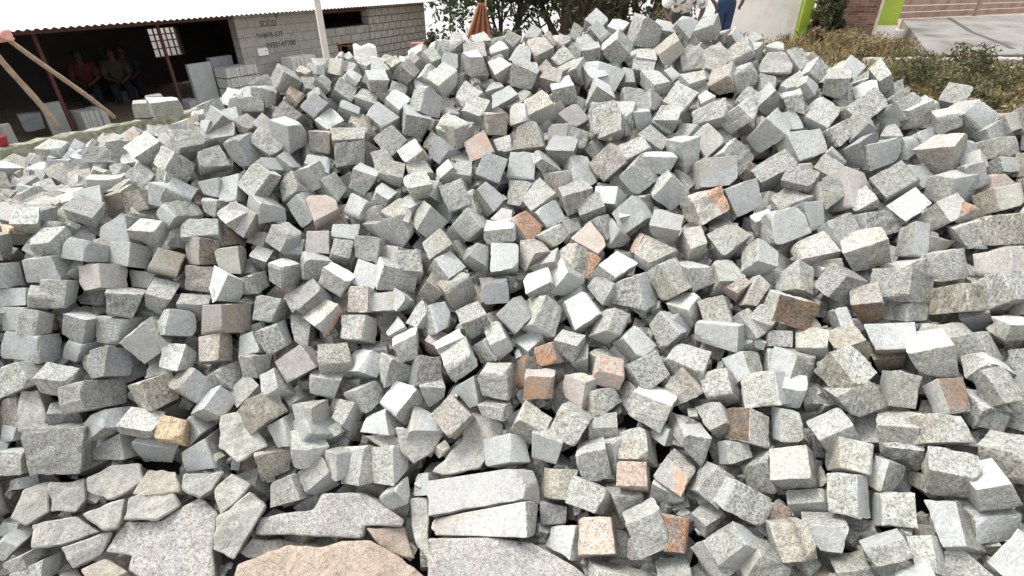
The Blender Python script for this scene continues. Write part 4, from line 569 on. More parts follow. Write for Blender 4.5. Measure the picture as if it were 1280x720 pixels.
Z|grey speckled granite slab with a sloping right side at the bottom edge|S|18 911 71 -276 57 56 -90 44 78 41 24 87 116 -13 77 210 -71 56 204 -137 14 -261 -107 -43 -234 106 -37 -67 94 -18 51 76 -9 119 43 -19 203 -9 -38 198 -68 -75 -221 -42 -127
U|mid-grey granite rough piece two left and one above the upper pale block|g|-328 1246 219 -61 8 80 95 25 33 52 -32 -1 2 -65 -11 -38 -45 23 -74 49 24 66 65 -18 27 14 -49 -17 -16 -57 -53 2 -27
Z|large mossy-grey flat slab at the lower left, beside the brown speckled slab|S|-1139 1054 -33 -174 -57 43 -137 19 88 -28 28 85 80 95 119 151 56 88 162 -45 24 191 -111 -20 -38 -119 -7 -84 -97 11 -84 -64 32 -163 4 -49 -131 72 -9 -33 81 -11 65 141 19 129 106 -9 139 15 -67 165 -45 -107 -42 -52 -94 -82 -32 -79 -83 -2 -59
U|light grey granite rough piece two left and one above the large mossy-grey slab|l|-1316 1077 65 -62 -22 56 36 44 53 45 -18 15 38 -37 7 4 -49 14 -78 11 -4 10 70 -7 18 15 -41 11 -3 -49 -19 -14 -42
U|mid-grey granite rough piece one left and one above the large mossy-grey slab|g|-1198 1124 76 -62 -16 54 -13 13 57 62 21 36 90 -11 6 37 -52 -4 -59 -70 16 -74 21 -4 -30 47 -2 38 54 -20 62 26 -48 15 -11 -57 -71 -27 -38
U|greenish-tan granite rough piece two below the cream-orange sett|t|-1200 1175 105 -35 19 57 53 27 48 86 -32 9 -21 -52 15 -59 -50 22 -40 50 -5 38 57 -14 68 4 -49 -28 -14 -44 -62 -12 -37
U|mid-grey granite rough piece two left and two below the cream-orange sett|g|-1343 1182 111 -83 -18 47 -18 25 61 66 36 52 94 -5 21 47 -47 4 5 -67 0 -68 -53 22 -85 19 -13 -27 57 -1 49 67 -9 74 30 -36 31 -8 -52 -6 -26 -56 -72 -13 -36
U|mid-grey granite rough piece three left and two below the cream-orange sett|g|-1488 1146 82 -54 5 73 37 34 52 58 -16 9 42 -50 -7 -24 -65 13 -71 39 14 10 66 -5 29 20 -44 15 -11 -58 -45 -23 -40
U|mid-grey granite rough piece four left and two below the cream-orange sett|g|-1595 1118 79 -27 -61 19 -18 11 64 34 51 63 61 -24 -2 18 -69 -10 -51 -21 -33 -43 44 7 4 80 7 28 13 -52 -11 -28 -60
U|mid-grey granite rough piece four left of the large mossy-grey slab|g|-1482 1055 17 -69 -12 70 40 36 44 111 10 -4 24 -46 6 -41 -66 27 -88 19 9 10 62 -14 74 39 -57 -4 -12 -48 -62 -30 -30
U|mid-grey granite rough piece three left of the large mossy-grey slab|g|-1377 1023 -11 -65 -28 45 69 24 51 52 -25 8 -22 -68 -9 -74 21 -5 46 67 0 31 23 -38 -35 -15 -54
U|greenish-tan granite rough piece three left and one below the large mossy-grey slab|t|-1304 958 -45 -49 -17 49 0 22 49 78 -2 13 45 -30 12 -22 -40 30 -64 10 -15 -19 45 -14 51 23 -47 22 -2 -48 -39 -11 -32
U|mid-grey granite rough piece two above the large mossy-grey slab|g|-1059 1171 107 -41 3 60 69 36 30 50 -22 10 24 -51 7 -39 -37 40 -61 29 -2 38 59 -29 21 7 -47 -2 -19 -50 -59 -7 -20
U|light grey granite rough piece one right and two above the large mossy-grey slab|l|-944 1153 92 -47 -17 42 -5 37 65 65 12 35 28 -40 11 -10 -80 -6 -54 19 -18 -17 67 3 47 45 -24 13 -2 -46 -21 -38 -61
U|light grey granite rough piece one right of the large mossy-grey slab|l|-892 1062 51 -53 -7 60 29 60 91 82 36 52 37 -47 -6 11 -93 -39 -55 -81 -5 -64 37 6 10 97 34 57 75 -2 17 1 -54 -7 -41 -83 -66 -30 -53
Z|long pinkish-grey slab lying above the brown speckled slab|S|-562 1100 47 -278 -17 15 -96 -9 49 -67 25 81 69 20 97 216 -56 59 211 -69 47 86 -60 35 83 -88 13 -283 -55 -16 -238 49 -68 -74 57 -36 -48 88 -8 74 83 7 207 15 -28 202 3 -38 89 11 -49 87 -14 -69 -243 16 -95
U|mid-grey granite rough piece three right of the large mossy-grey slab|g|-779 1048 -59 -105 -41 53 -79 -2 67 166 21 -1 108 -9 1 -42 -54 25 -113 -6 -8 -90 30 5 131 51 -56 79 24 -55 -56 -17 -33
U|brown-stained granite rough piece one above the brown speckled slab|B|-386 1028 21 -82 5 60 37 16 50 81 -58 -11 -20 -46 13 -82 44 1 25 53 -8 65 -13 -63 -26 -2 -42
U|mid-grey granite rough piece one right and one above the brown speckled slab|g|-301 1068 51 -42 46 71 23 48 69 44 -117 -32 -19 -50 11 -40 76 7 19 77 5 37 -70 -85 -19 -11 -47
Z|brown speckled granite slab with a broken rim at the bottom edge|T|-567 962 -5 -271 -90 33 -275 -36 66 -187 -5 78 -130 12 83 -26 14 75 38 31 80 118 36 76 197 10 54 249 -16 33 295 -43 14 302 -115 -30 -259 -133 6 -252 -27 -59 -255 22 -30 -176 50 -19 -125 65 -15 -31 66 -22 27 81 -17 99 86 -21 169 63 -41 217 39 -59 258 16 -77 264 -49 -117 -241 -66 -84
U|light grey granite rough piece one left and one below the tan-brown tilted sett|l|-934 1285 222 -71 22 79 0 50 80 64 -6 22 96 -34 -7 13 -88 -23 -56 -62 15 -78 57 18 -15 83 19 43 32 -33 72 7 -59 -3 -42 -74 -65 -18 -39
U|mid-grey granite rough piece one right and two above the long pinkish-grey slab|g|-428 1278 176 -85 4 55 9 21 56 83 -35 9 24 -60 -2 -13 -30 23 -83 42 -5 2 57 -3 69 7 -46 16 -16 -56 -17 11 -33
U|mid-grey granite rough piece two above the brown-fronted sett|g|1262 1229 681 -70 3 4 -50 36 41 33 -2 68 49 -46 48 7 -67 5 -13 -35 15 -70 -12 -6 -31 37 -44 -14 67 -10 61 32 14 75 -8 -5 38 -26 -43 19 3 -34 -31 23 -53
U|mid-grey granite rough piece one above the upper pale block|g|-141 1260 209 12 76 91 113 36 65 107 -9 36 34 -85 -14 -84 -106 -28 -131 -95 -21 -29 -9 36 -25 42 69 11 105 27 102 69 3 96 28 -23 31 -40 -68 -75 -59 -81 -118 -49 -75 -26 28 -24 -22 74 6
U|mid-grey granite rough piece four left of the cream-orange sett|g|-1633 1312 307 -43 25 85 11 34 77 52 -23 12 63 -60 -25 -16 -72 -13 -24 -45 15 -53 66 29 -5 74 22 32 23 -37 42 -10 -70 -28 -21 -59 -36 4 -34
c|thin white stone splinter standing upright between grey setts|W|-1107 1636 587 -12 11 25 -4 13 25 14 -15 -19 5 -19 -21 -15 21 22 -1 18 18 12 -6 -24 0 -19 -27
U|mid-grey granite rough piece one left and four above the orange-patched sett|g|845 2671 1257 -59 -22 28 -12 7 77 52 -7 57 56 -60 -27 -41 -65 -40 -51 37 -10 -9 63 34 49 50 16 53 3 -60 -35 -2 -71
U|mid-grey granite rough piece four above the orange-patched sett|g|937 2605 1258 -57 -1 50 15 17 85 69 -31 28 10 -73 -38 -56 -52 -20 -45 53 5 20 69 37 69 25 -14 15 -12 -74 -44 7 -57
U|mid-grey granite rough piece two right and four above the orange-patched sett|g|1174 2507 1249 -78 -12 6 -37 12 60 24 -6 66 59 -53 19 43 -72 -15 -72 -34 -20 -52 40 -33 -15 62 16 41 46 22 72 4 -20 57 -13 -51 -46 21 -56
'''.strip().split('\n')
# remaining visible setts of the pile: colour code | corners (mm)
REST = '''
g|144 1978 754 -53 -50 44 31 2 79 74 -31 4 4 -76 -26 -75 29 -9 -4 78 26 43 43 -46 -23 5 -71
g|1071 1758 839 -40 -23 74 51 8 69 50 -55 -20 -7 -75 -19 -61 52 14 19 67 4 22 20 -65 -34 3 -60
g|662 1077 383 -39 6 52 31 -9 44 41 -36 22 -35 -54 3 -34 49 -11 38 41 -13 41 10 -41 -41 -2 -56
l|929 2738 1382 -75 -12 -10 -5 -79 24 34 -47 -46 -26 4 -65 -31 55 41 28 -14 70 70 22 4 8 73 -17
l|-525 2466 1091 -51 -36 44 -10 21 74 73 -12 31 23 -77 -3 -72 13 -31 -20 72 1 53 42 -41 2 -25 -78
g|1427 2377 1245 -48 -45 23 -1 0 71 66 -25 29 -1 -71 -17 -55 29 -29 -6 64 9 50 41 -23 -2 8 -64
g|-843 2020 767 -83 -16 30 -21 -22 84 48 -77 -5 -18 -69 -57 -40 72 2 17 69 53 74 19 -32 23 22 -77
l|-1453 1757 689 43 -22 68 60 56 3 48 -3 -57 33 -69 -12 -47 -3 59 -35 62 6 -47 20 -55 -55 -40 -11
g|-541 1500 371 37 6 75 85 21 17 53 -57 -16 0 -84 38 -54 64 21 -4 74 -39 -30 2 -81 -85 -26 -14
g|462 829 140 -52 48 22 42 54 41 33 -35 67 -62 -20 41 -23 24 -64 51 18 -44 44 -52 -20 -35 -40 -44
p|-185 2779 1258 -57 -5 66 49 0 70 65 -63 11 -60 -71 3 -49 65 -8 52 68 -8 57 6 -64 -53 2 -67
l|846 1188 526 -56 -21 31 9 -53 41 15 -49 -37 -38 -23 -42 -14 54 35 41 14 45 51 25 -30 -3 54 -41
l|-806 2360 1023 -58 -38 37 -1 31 81 73 -25 34 0 -76 3 -68 19 -38 -4 84 -5 62 29 -41 -2 -21 -73
l|-1147 2372 1101 -32 -45 46 63 0 49 65 -30 -7 -32 -72 -3 -66 30 10 28 71 4 35 43 -52 -59 3 -45
g|1024 2360 1120 -64 -31 30 -8 8 72 57 -19 54 -2 -83 -12 -55 29 -40 -1 75 4 66 39 -26 4 -18 -79
g|-835 2168 891 -25 -5 73 66 34 37 69 -46 -7 -25 -59 45 -65 35 -1 20 63 -39 27 -4 -73 -66 -22 -34
l|-130 1387 343 -85 2 11 -1 -20 85 15 -69 -7 -19 -57 -31 -28 77 -17 37 48 48 61 5 -32 23 17 -61
g|-685 1849 648 -15 5 68 53 32 41 59 -48 -2 -13 -63 32 -49 37 -3 9 65 -32 8 -3 -67 -53 -25 -37
g|-1092 1915 770 -8 -80 14 58 -23 39 58 5 -28 15 -22 -69 -73 -13 34 -4 35 65 -3 67 -8 -48 30 -46
t|-1551 2054 790 -53 -29 47 19 -27 69 63 -60 -10 -41 -62 -40 -47 58 14 21 63 29 65 31 -39 -27 25 -68
g|-898 2074 839 -81 2 10 -9 2 90 35 -76 25 -44 -59 -37 -21 60 -25 40 62 32 75 -2 -15 6 9 -78
t|-849 1270 141 -20 -60 72 80 -2 41 66 -28 -36 -12 -79 -36 -74 30 41 18 77 26 8 59 -57 -68 8 -52
g|1202 1938 946 -67 -26 36 -6 26 78 60 -34 35 6 -75 3 -53 30 -39 -2 75 -2 55 20 -41 11 -14 -72
l|-2392 2709 802 -58 -60 42 62 -63 32 44 -40 -64 -58 -39 -54 -45 43 64 56 38 47 47 57 -42 -52 61 -24
l|1288 1098 688 -27 59 -7 -18 29 41 -33 -23 46 -60 -17 -25 38 22 -33 46 7 14 38 -45 14 16 -30 -50
g|-774 2511 1133 -30 -60 36 -5 -1 73 72 12 33 51 -64 -23 -72 1 -23 -45 55 10 25 58 -26 8 -2 -79
g|304 1183 280 -94 12 -5 3 -60 94 26 -98 -22 -80 -5 -36 -20 86 -10 75 16 68 91 -13 -27 -5 65 -60
g|-1829 1859 799 52 -49 44 56 55 26 40 27 -55 36 -45 -48 -45 -33 54 -38 51 38 -51 32 -38 -54 -39 -24
l|1536 2307 1232 -55 19 38 -14 21 76 -5 -65 28 -43 -62 -3 2 62 -31 42 63 4 59 -20 -36 16 -15 -72
g|1592 1851 1058 -43 -26 56 55 -15 46 50 -45 -9 -31 -63 -18 -54 46 18 37 63 6 38 29 -49 -49 13 -51
g|1033 1833 848 -65 29 34 8 63 59 62 -42 67 -60 -65 29 -41 40 -60 43 68 -31 85 -33 -33 -29 -61 -62
g|354 1657 601 -77 14 0 -37 11 59 11 -54 53 -27 -72 -30 -8 58 -42 26 65 19 75 -14 8 39 -10 -70
g|-768 2106 822 -18 -53 64 25 17 73 82 13 2 46 -72 -28 -79 -2 -1 -45 62 16 9 58 -54 -22 -21 -73
l|1369 1067 740 -27 57 -12 -47 -1 46 -45 -37 -16 -31 13 -45 51 34 8 24 -13 46 29 -48 -1 44 -5 -28
g|46 2429 1047 -55 15 55 7 -16 70 20 -78 6 -64 -50 -31 -8 74 3 50 41 21 64 -6 -51 -16 20 -76
l|1266 2528 1258 -55 -22 59 21 14 77 66 -46 7 1 -82 -15 -64 41 -3 2 74 3 42 25 -54 -14 -7 -75
l|-878 1744 621 -48 -5 49 27 -48 49 2 -56 -39 -54 -20 -25 -11 61 36 63 19 30 46 8 -54 -23 40 -43
g|-967 1560 409 -50 -5 45 10 -1 69 53 -62 20 -52 -58 -11 -32 55 -14 31 60 7 63 7 -42 -24 7 -73
l|197 1699 625 -52 -48 -39 5 -63 59 81 -34 5 0 -29 -73 -68 37 -17 -11 24 74 57 53 32 -12 56 -46
p|-1911 1858 804 41 -71 9 56 4 42 50 46 -17 34 2 -74 -48 -57 24 -36 9 60 -38 57 -1 -57 13 -46
g|199 1458 493 -55 -9 26 20 -58 38 15 -52 -44 -55 -7 -20 -19 52 30 59 7 36 57 9 -44 -22 58 -24
d|274 2422 1027 -70 -30 47 10 25 88 74 -44 24 -4 -85 -5 -64 34 -30 5 84 5 59 28 -52 -7 -12 -77
g|860 1326 524 -47 -4 59 43 -18 69 18 -71 0 -50 -54 -2 -27 75 -7 57 53 4 40 -3 -60 -31 24 -63
l|-388 2059 854 -37 -69 13 64 -35 22 42 -8 -49 -18 -28 -54 -63 -1 44 34 32 56 25 65 -13 -47 44 -17
p|-821 2296 974 -53 -30 53 43 -52 52 31 -66 -45 -65 -41 -27 -24 64 35 64 42 34 49 31 -53 -45 55 -49
g|-896 1864 711 35 -54 29 74 9 17 44 13 -74 2 -75 -24 -44 -3 60 -4 62 41 -31 61 -42 -80 -17 -4
l|-795 1311 224 -59 -6 31 5 -4 70 37 -56 -13 -17 -49 -30 -39 56 2 16 54 41 57 3 -37 -1 6 -62
l|-48 1511 479 -32 -66 22 27 -53 43 59 -35 -25 1 -45 -68 -56 28 33 -2 49 55 32 70 -14 -30 52 -49
g|-687 1931 680 -41 -2 71 63 34 46 72 -41 9 -28 -65 38 -64 36 -15 23 58 -39 30 3 -64 -56 -21 -46
g|1100 2324 1142 -64 -39 -24 -11 -64 53 59 -51 -13 0 -32 -67 -48 54 0 0 32 69 54 40 19 7 58 -37
g|-1052 1462 312 -5 -44 91 27 71 62 78 8 -20 69 -52 -15 -87 -34 26 -64 73 6 2 19 -80 -20 -44 -72
p|135 2796 1281 -72 -1 50 22 25 65 69 -31 22 -20 -81 -12 -70 39 -20 23 72 9 63 12 -39 -19 -34 -73
g|177 973 105 -54 31 27 13 3 80 -5 -81 32 -74 -10 -7 5 62 -35 75 28 11 56 -49 -33 -15 15 -72
g|-1403 1291 164 -75 -34 25 49 -8 85 70 -64 10 -65 -55 -1 -67 52 -24 63 67 19 83 18 -47 -58 22 -67
O|142 1465 446 -64 9 20 -7 -16 67 14 -70 12 -54 -33 -32 -8 61 -12 46 40 27 68 -10 -19 4 24 -64
g|1510 2083 1149 -57 38 -27 -57 -34 41 -14 -72 -17 -24 4 -65 21 66 9 19 0 73 58 -38 22 55 35 -38
g|864 747 305 -42 53 1 31 48 36 11 -16 64 -61 -7 26 -13 13 -62 61 6 -27 42 -52 -1 -31 -44 -39
g|-1233 2260 1004 -59 -3 63 52 5 61 61 -49 20 -44 -73 9 -50 48 -21 31 65 -13 52 11 -54 -41 -7 -65
g|856 1360 584 -38 -5 46 36 -15 49 29 -49 11 -43 -41 7 -27 51 -9 45 39 -3 44 5 -44 -41 15 -55
g|-1732 1729 726 -58 -36 22 -18 6 66 53 -31 32 19 -64 -4 -51 27 -40 -9 66 8 48 32 -28 14 -2 -60
l|-1252 2268 1057 -64 -29 -3 -19 8 75 51 -45 46 -28 -64 -27 -31 34 -44 13 68 25 74 21 -5 7 4 -69
g|-1670 1906 808 -52 -51 33 56 -54 -7 37 -35 -57 -71 -29 -26 -30 30 61 59 31 22 48 50 -26 -47 62 2
l|360 2818 1291 -48 -21 48 12 16 80 72 -52 14 -30 -76 -3 -53 42 -24 9 76 1 56 19 -52 -19 -1 -68
l|140 2159 914 -49 -54 19 -17 -54 40 70 -29 -19 22 -25 -69 -59 30 27 -33 31 58 57 48 -5 9 54 -51
g|1138 2202 1052 -50 4 59 32 28 70 64 -57 17 -39 -72 13 -52 55 -26 28 68 -14 57 -3 -60 -36 -21 -62
l|-330 1615 500 -71 -12 -16 -4 20 72 20 -32 47 -23 -53 -10 -31 26 -60 29 57 21 64 5 5 19 -13 -56
l|843 2874 1370 -49 -54 33 1 -11 71 72 -12 39 24 -79 -35 -72 22 -28 -26 65 20 48 64 -18 4 5 -84
g|293 1210 350 -52 -25 20 39 -35 35 45 -40 -13 -45 -30 -37 -43 37 14 48 33 33 51 23 -18 -39 33 -35
g|-1852 1675 779 54 -29 43 42 42 24 33 49 -38 44 -43 -48 -34 -36 49 -42 29 39 -52 34 -33 -43 -49 -32
g|-1678 1509 550 40 -2 55 33 44 8 21 14 -54 25 -58 -23 -22 -4 65 -29 52 13 -37 9 -49 -33 -56 -15
g|1312 2434 1233 -44 -54 18 6 -7 71 66 -19 23 11 -64 -25 -65 19 -26 -11 65 28 40 49 -20 -6 13 -66
l|-49 1305 337 -66 2 15 23 -47 46 21 -59 -2 -54 -15 -19 -25 58 0 55 17 26 59 0 -22 -16 46 -40
g|601 2254 972 -66 -26 52 -7 28 80 72 -30 27 30 -80 -1 -81 32 -27 -15 75 -4 56 24 -55 11 -23 -71
l|664 2541 1174 -68 44 49 30 41 51 56 -54 19 -29 -80 6 -62 63 -15 32 66 -10 61 -29 -43 -19 -55 -55
l|471 1900 790 -61 -52 13 36 -53 38 52 -37 -27 -21 -32 -65 -53 37 33 31 35 50 45 52 -4 -29 51 -39
l|-617 2520 1186 -19 -63 14 64 -26 10 40 0 -53 -28 -37 -39 -46 -4 48 36 35 45 12 68 -18 -58 26 -11
g|1060 996 510 -68 -11 0 3 -65 41 27 -61 -32 -51 -11 -39 -26 61 14 50 9 53 70 7 -8 -7 67 -29
l|615 1529 590 -78 16 16 -10 60 40 41 3 67 -23 -66 46 -32 2 -62 22 50 -47 67 -8 -20 15 -59 -35
l|1361 1150 784 -28 52 2 -47 -32 28 -33 -20 -30 -26 22 -30 32 39 18 23 -38 40 35 -38 -13 40 18 -16
g|344 1034 211 -47 -28 63 57 -12 47 36 -46 -14 -8 -62 -26 -58 45 27 29 63 14 20 28 -49 -31 15 -62
l|-1631 1597 622 55 -4 54 44 54 16 29 22 -64 37 -54 -45 -32 -11 60 -37 42 34 -58 10 -41 -42 -55 -17
g|549 1182 354 -38 45 45 -5 -11 74 -33 -72 9 -74 -2 -28 31 57 -4 71 9 21 42 -45 -45 2 18 -75
d|225 2217 953 -89 -25 13 31 -89 27 25 -33 -67 -34 -9 -62 -45 50 55 59 -6 66 62 41 -17 -5 74 -18
g|1106 1569 724 -73 29 25 -2 -26 67 0 -70 25 -58 -37 -20 -2 80 -26 66 28 22 61 -22 -19 10 16 -77
l|155 1888 702 -43 -60 39 38 -2 63 76 -20 7 9 -66 -10 -76 19 -8 0 69 12 30 56 -38 -33 6 -66
l|-1206 1655 521 -44 12 62 54 38 33 70 -15 23 -23 -54 49 -74 16 -23 26 49 -51 41 -7 -64 -52 -40 -29
d|136 1048 137 -51 4 53 34 -17 52 35 -55 16 -48 -49 4 -36 60 -11 48 42 -11 50 6 -45 -34 10 -60
g|251 2732 1238 -64 -20 22 -1 18 80 52 -52 35 -32 -65 -7 -46 38 -36 28 76 15 73 14 -32 -11 -7 -75
g|-142 1834 641 -23 -62 42 8 12 65 58 28 31 56 -55 -23 -72 -26 -15 -46 52 9 15 63 -32 2 -12 -74
g|-687 1324 219 8 -79 61 102 -3 -20 35 -11 -93 -52 -85 -10 -36 7 92 52 87 10 -12 82 -61 -96 3 20
o|1599 1668 994 -35 -15 52 28 -6 46 63 -25 18 -26 -73 -8 -50 39 -5 15 55 -8 40 28 -41 -38 -4 -56
l|-1631 1031 14 5 -26 53 52 -35 23 -11 -52 -36 -45 -40 5 7 50 26 47 44 -2 -9 27 -59 -43 36 -14
l|-1277 1302 273 -56 -44 30 61 -47 6 47 -36 -44 -65 -34 -18 -46 34 44 64 36 18 49 43 -30 -56 45 -8
g|386 2737 1275 -62 -52 17 30 -71 38 38 -32 -63 -26 -22 -69 -50 33 50 32 18 61 50 57 -17 -15 68 -21
g|-1238 1304 179 -69 -56 60 81 -57 21 42 -51 -46 -59 -49 -48 -62 50 55 78 49 31 50 59 -39 -60 55 -36
p|948 2465 1201 -79 -7 -33 -14 -83 37 43 -45 -43 -10 -8 -67 -44 63 28 17 -10 82 69 23 14 20 68 -19
g|-280 1403 349 -38 -55 46 51 -34 24 41 -34 -23 -17 -45 -60 -48 33 39 24 47 26 22 52 -17 -37 38 -39
g|-933 1480 386 12 -36 68 46 39 12 42 9 -24 24 -52 -38 -45 -14 50 -14 56 12 -21 30 -39 -43 -35 -39
g|-494 2611 1208 -66 -22 -10 -17 -53 46 42 -57 -13 -15 -25 -62 -33 54 13 12 31 62 59 23 6 15 52 -41
g|1355 2054 1093 -47 -30 -55 -18 -70 38 55 -45 3 30 -20 -58 -50 49 -10 -25 18 60 41 36 38 12 62 -16
l|-1208 1481 413 42 11 57 47 40 -2 46 5 -54 35 -70 0 -40 13 59 -35 53 -3 -46 8 -58 -52 -59 -1
p|-469 1860 634 -53 5 50 26 -26 61 15 -70 -5 -59 -38 -13 -11 64 1 57 38 10 46 0 -51 -21 25 -57
d|1323 1943 1039 -60 36 -11 -60 -43 37 -2 -60 -51 -24 15 -60 13 58 32 12 -18 76 68 -28 -5 49 40 -15
l|-1564 985 -6 -50 -26 13 29 -21 47 39 -39 12 -36 -42 -16 -33 35 -18 35 47 17 44 23 -13 -24 23 -45
l|-219 1513 440 -67 -3 21 24 48 51 48 -12 54 -51 -42 23 -41 4 -51 46 46 -24 63 -8 -22 -24 -35 -50
g|-1691 1474 456 45 -11 66 45 61 13 49 17 -58 50 -64 -11 -50 -16 60 -50 63 6 -49 12 -61 -42 -62 -17
g|-407 2199 862 -47 -18 47 16 38 73 75 -45 21 -33 -66 19 -54 30 -28 15 82 -11 64 -2 -51 -35 -17 -66
g|820 926 356 -48 39 -1 30 5 52 14 -33 45 -61 -3 -7 -12 31 -47 62 5 8 46 -35 3 -31 -10 -56
l|-2022 2203 756 -40 -21 54 22 55 34 59 -2 8 21 -53 20 -67 -11 -4 -10 61 -24 34 14 -52 -14 -47 -33
g|1477 2266 1173 -58 34 27 13 -3 72 -1 -63 32 -66 -23 -6 3 61 -34 67 27 5 53 -35 -30 -8 3 -66
g|1244 1019 617 -42 -44 45 53 -38 18 37 -40 -26 -39 -45 -35 -43 41 37 44 45 19 33 42 -30 -39 41 -27
g|53 2777 1240 -72 -55 10 -19 12 78 44 -12 58 38 -77 -5 -58 17 -56 -11 68 1 50 51 -16 28 -5 -68
p|-553 1996 741 -71 -14 13 -7 -28 67 35 -61 3 -21 -49 -43 -34 58 -5 26 49 43 64 19 -18 11 29 -60
g|-559 2235 894 -56 -1 51 5 6 66 54 -44 29 -21 -79 -12 -44 44 -19 11 60 -4 54 19 -38 -2 -8 -75
g|1000 934 462 -18 -5 58 40 0 26 30 -28 -32 -37 -45 -21 -26 31 35 33 44 16 19 11 -44 -45 -6 -35
g|-807 1641 394 -40 9 99 40 13 87 44 -100 11 -10 -75 37 -52 80 -19 25 93 -27 25 -15 -107 -30 -4 -84
p|-307 1726 567 -57 -35 -19 -14 -48 60 49 -48 -2 -1 -37 -49 -36 50 -6 1 34 55 47 38 4 10 44 -40
t|-1635 2061 798 -63 -42 20 43 -50 48 35 -46 -31 -22 -43 -42 -51 44 19 38 39 54 41 41 -28 -20 55 -39
g|563 2370 1062 -44 -67 36 57 -25 35 63 -25 -8 -8 -56 -60 -68 22 28 15 60 39 28 63 -16 -46 28 -55
p|-1088 2305 1017 -13 -60 44 5 18 76 70 12 10 53 -46 -10 -70 -16 -13 -53 49 15 17 54 -53 -7 -8 -70
g|-1216 2050 853 -61 -22 30 40 -39 56 31 -60 -24 -46 -39 -15 -35 56 7 55 38 26 48 25 -41 -31 39 -38
g|-293 2734 1223 -43 -5 66 39 -11 67 35 -70 -10 -42 -64 -10 -36 66 4 40 60 7 38 10 -63 -31 17 -63
l|-1528 963 -44 -55 -27 30 43 3 61 49 -37 15 -36 -55 -3 -55 28 -17 37 64 10 49 20 -38 -31 1 -55
p|196 2101 853 -9 -46 62 44 -1 56 69 -13 -27 10 -70 -40 -66 20 34 -14 62 26 8 53 -52 -44 -3 -62
d|-74 2727 1210 -53 -20 55 26 2 76 55 -53 7 -17 -75 -14 -55 50 -7 18 69 9 45 23 -49 -19 0 -74
g|1442 1208 811 -22 50 -24 -39 2 46 -45 -33 0 -32 11 -36 44 39 -9 32 -15 41 24 -50 9 38 -7 -29
g|1461 1942 1047 -31 -31 51 27 -9 53 66 -23 5 -12 -70 -25 -50 32 3 -2 57 13 39 40 -36 -39 2 -63
l|-541 2064 803 -28 -33 45 -10 28 61 64 7 21 34 -55 10 -58 -5 -19 -36 53 -11 29 32 -51 4 -29 -57
p|82 1808 660 -51 14 62 6 -69 48 -31 -44 -47 -58 -3 -34 24 62 48 70 -16 30 35 6 -55 5 49 -50
g|1758 1864 1151 -34 49 -24 -57 -13 39 -36 -53 -13 -23 11 -50 47 42 4 20 -8 56 37 -38 11 44 12 -21
g|-85 1505 441 -59 -11 14 -21 -31 55 29 -66 -6 -31 -33 -51 -19 56 4 23 41 50 66 7 -14 14 35 -53
p|-661 2360 990 -57 -28 68 39 44 60 64 -5 27 25 -77 11 -91 8 -17 -1 73 -23 36 29 -56 -15 -40 -67
g|-842 1419 342 -6 20 71 24 56 -7 56 6 -44 32 -55 35 -62 11 46 -28 44 -34 2 -11 -70 -22 -70 5
g|433 2985 1381 -68 -36 31 -2 12 82 64 -36 31 -1 -79 -15 -61 33 -31 3 82 13 60 34 -30 3 -6 -80
g|827 2519 1171 -69 4 46 46 17 61 47 -36 35 -34 -65 15 -50 38 -37 40 53 -20 52 2 -42 -31 -15 -60
g|826 1407 629 -58 2 17 -7 -64 24 -6 -32 -53 -42 5 -32 0 45 39 49 -9 43 54 8 -33 13 46 -9
g|-1702 1987 813 -25 -71 -5 70 -39 11 47 5 -54 -24 -26 -59 -59 -4 50 34 32 61 15 62 4 -58 42 -5
g|-2018 1979 767 -50 -4 59 47 -32 45 20 -58 -4 -47 -48 -9 -21 60 6 51 41 0 27 17 -51 -30 26 -45
g|-999 1734 582 16 -39 56 42 36 35 57 19 -22 36 -55 -15 -52 -14 26 -30 50 7 -23 38 -50 -41 -36 -35
g|1233 2403 1167 -68 -9 29 28 40 79 50 -59 45 -55 -45 19 -43 35 -57 52 66 -7 70 -14 -36 -28 -14 -72
p|-1712 1344 295 -58 -8 52 21 -16 73 31 -66 -12 -35 -59 -29 -31 61 9 37 55 20 49 12 -53 -13 21 -63
d|590 1510 542 -54 -36 65 50 19 53 60 -13 20 18 -80 -12 -83 19 -9 1 75 -2 28 39 -47 -24 -19 -70
l|634 2703 1251 -45 2 54 51 6 53 47 -59 9 -51 -47 21 -49 53 -21 56 53 -8 46 -5 -56 -58 -5 -52
l|-326 2591 1178 -10 -94 -8 76 -8 47 70 23 -19 5 -28 -82 -80 -35 23 6 37 77 0 83 12 -69 20 -48
l|744 2872 1359 -39 -2 75 55 27 52 73 -40 -1 -20 -78 16 -65 39 1 15 65 -24 28 7 -67 -47 -18 -54
g|1126 2446 1176 -39 -6 58 50 -3 57 29 -58 -4 -36 -54 4 -38 52 2 43 53 -4 25 8 -57 -37 8 -53
g|-733 2419 1068 -33 -43 40 -31 10 63 63 16 29 54 -43 5 -57 -11 -31 -52 34 -9 31 48 -41 25 -13 -60
g|472 1040 269 -58 -19 45 29 -61 19 12 -51 -36 -58 -17 -31 -11 54 38 57 17 23 50 24 -34 -24 53 -23
l|267 2642 1205 -68 12 23 28 1 68 33 -49 45 -61 -41 -2 -37 47 -44 65 44 5 65 -8 -23 -28 -9 -71
l|-213 2189 858 -58 -46 28 -20 23 63 41 9 54 44 -65 17 -50 -6 -51 -29 61 -19 37 49 -33 33 -23 -55
g|-1264 1491 335 -74 0 35 31 41 76 56 -51 54 -63 -51 21 -45 35 -55 53 61 -17 74 -14 -40 -34 -20 -71
g|46 2104 789 -59 33 64 37 -27 81 -13 -79 -9 -67 -41 -15 -3 82 2 79 34 15 40 -19 -63 -13 22 -79
d|1068 1855 954 -70 8 -5 15 -68 -12 38 -39 -48 -49 33 -38 -35 41 48 46 -33 38 70 -11 3 -14 67 13
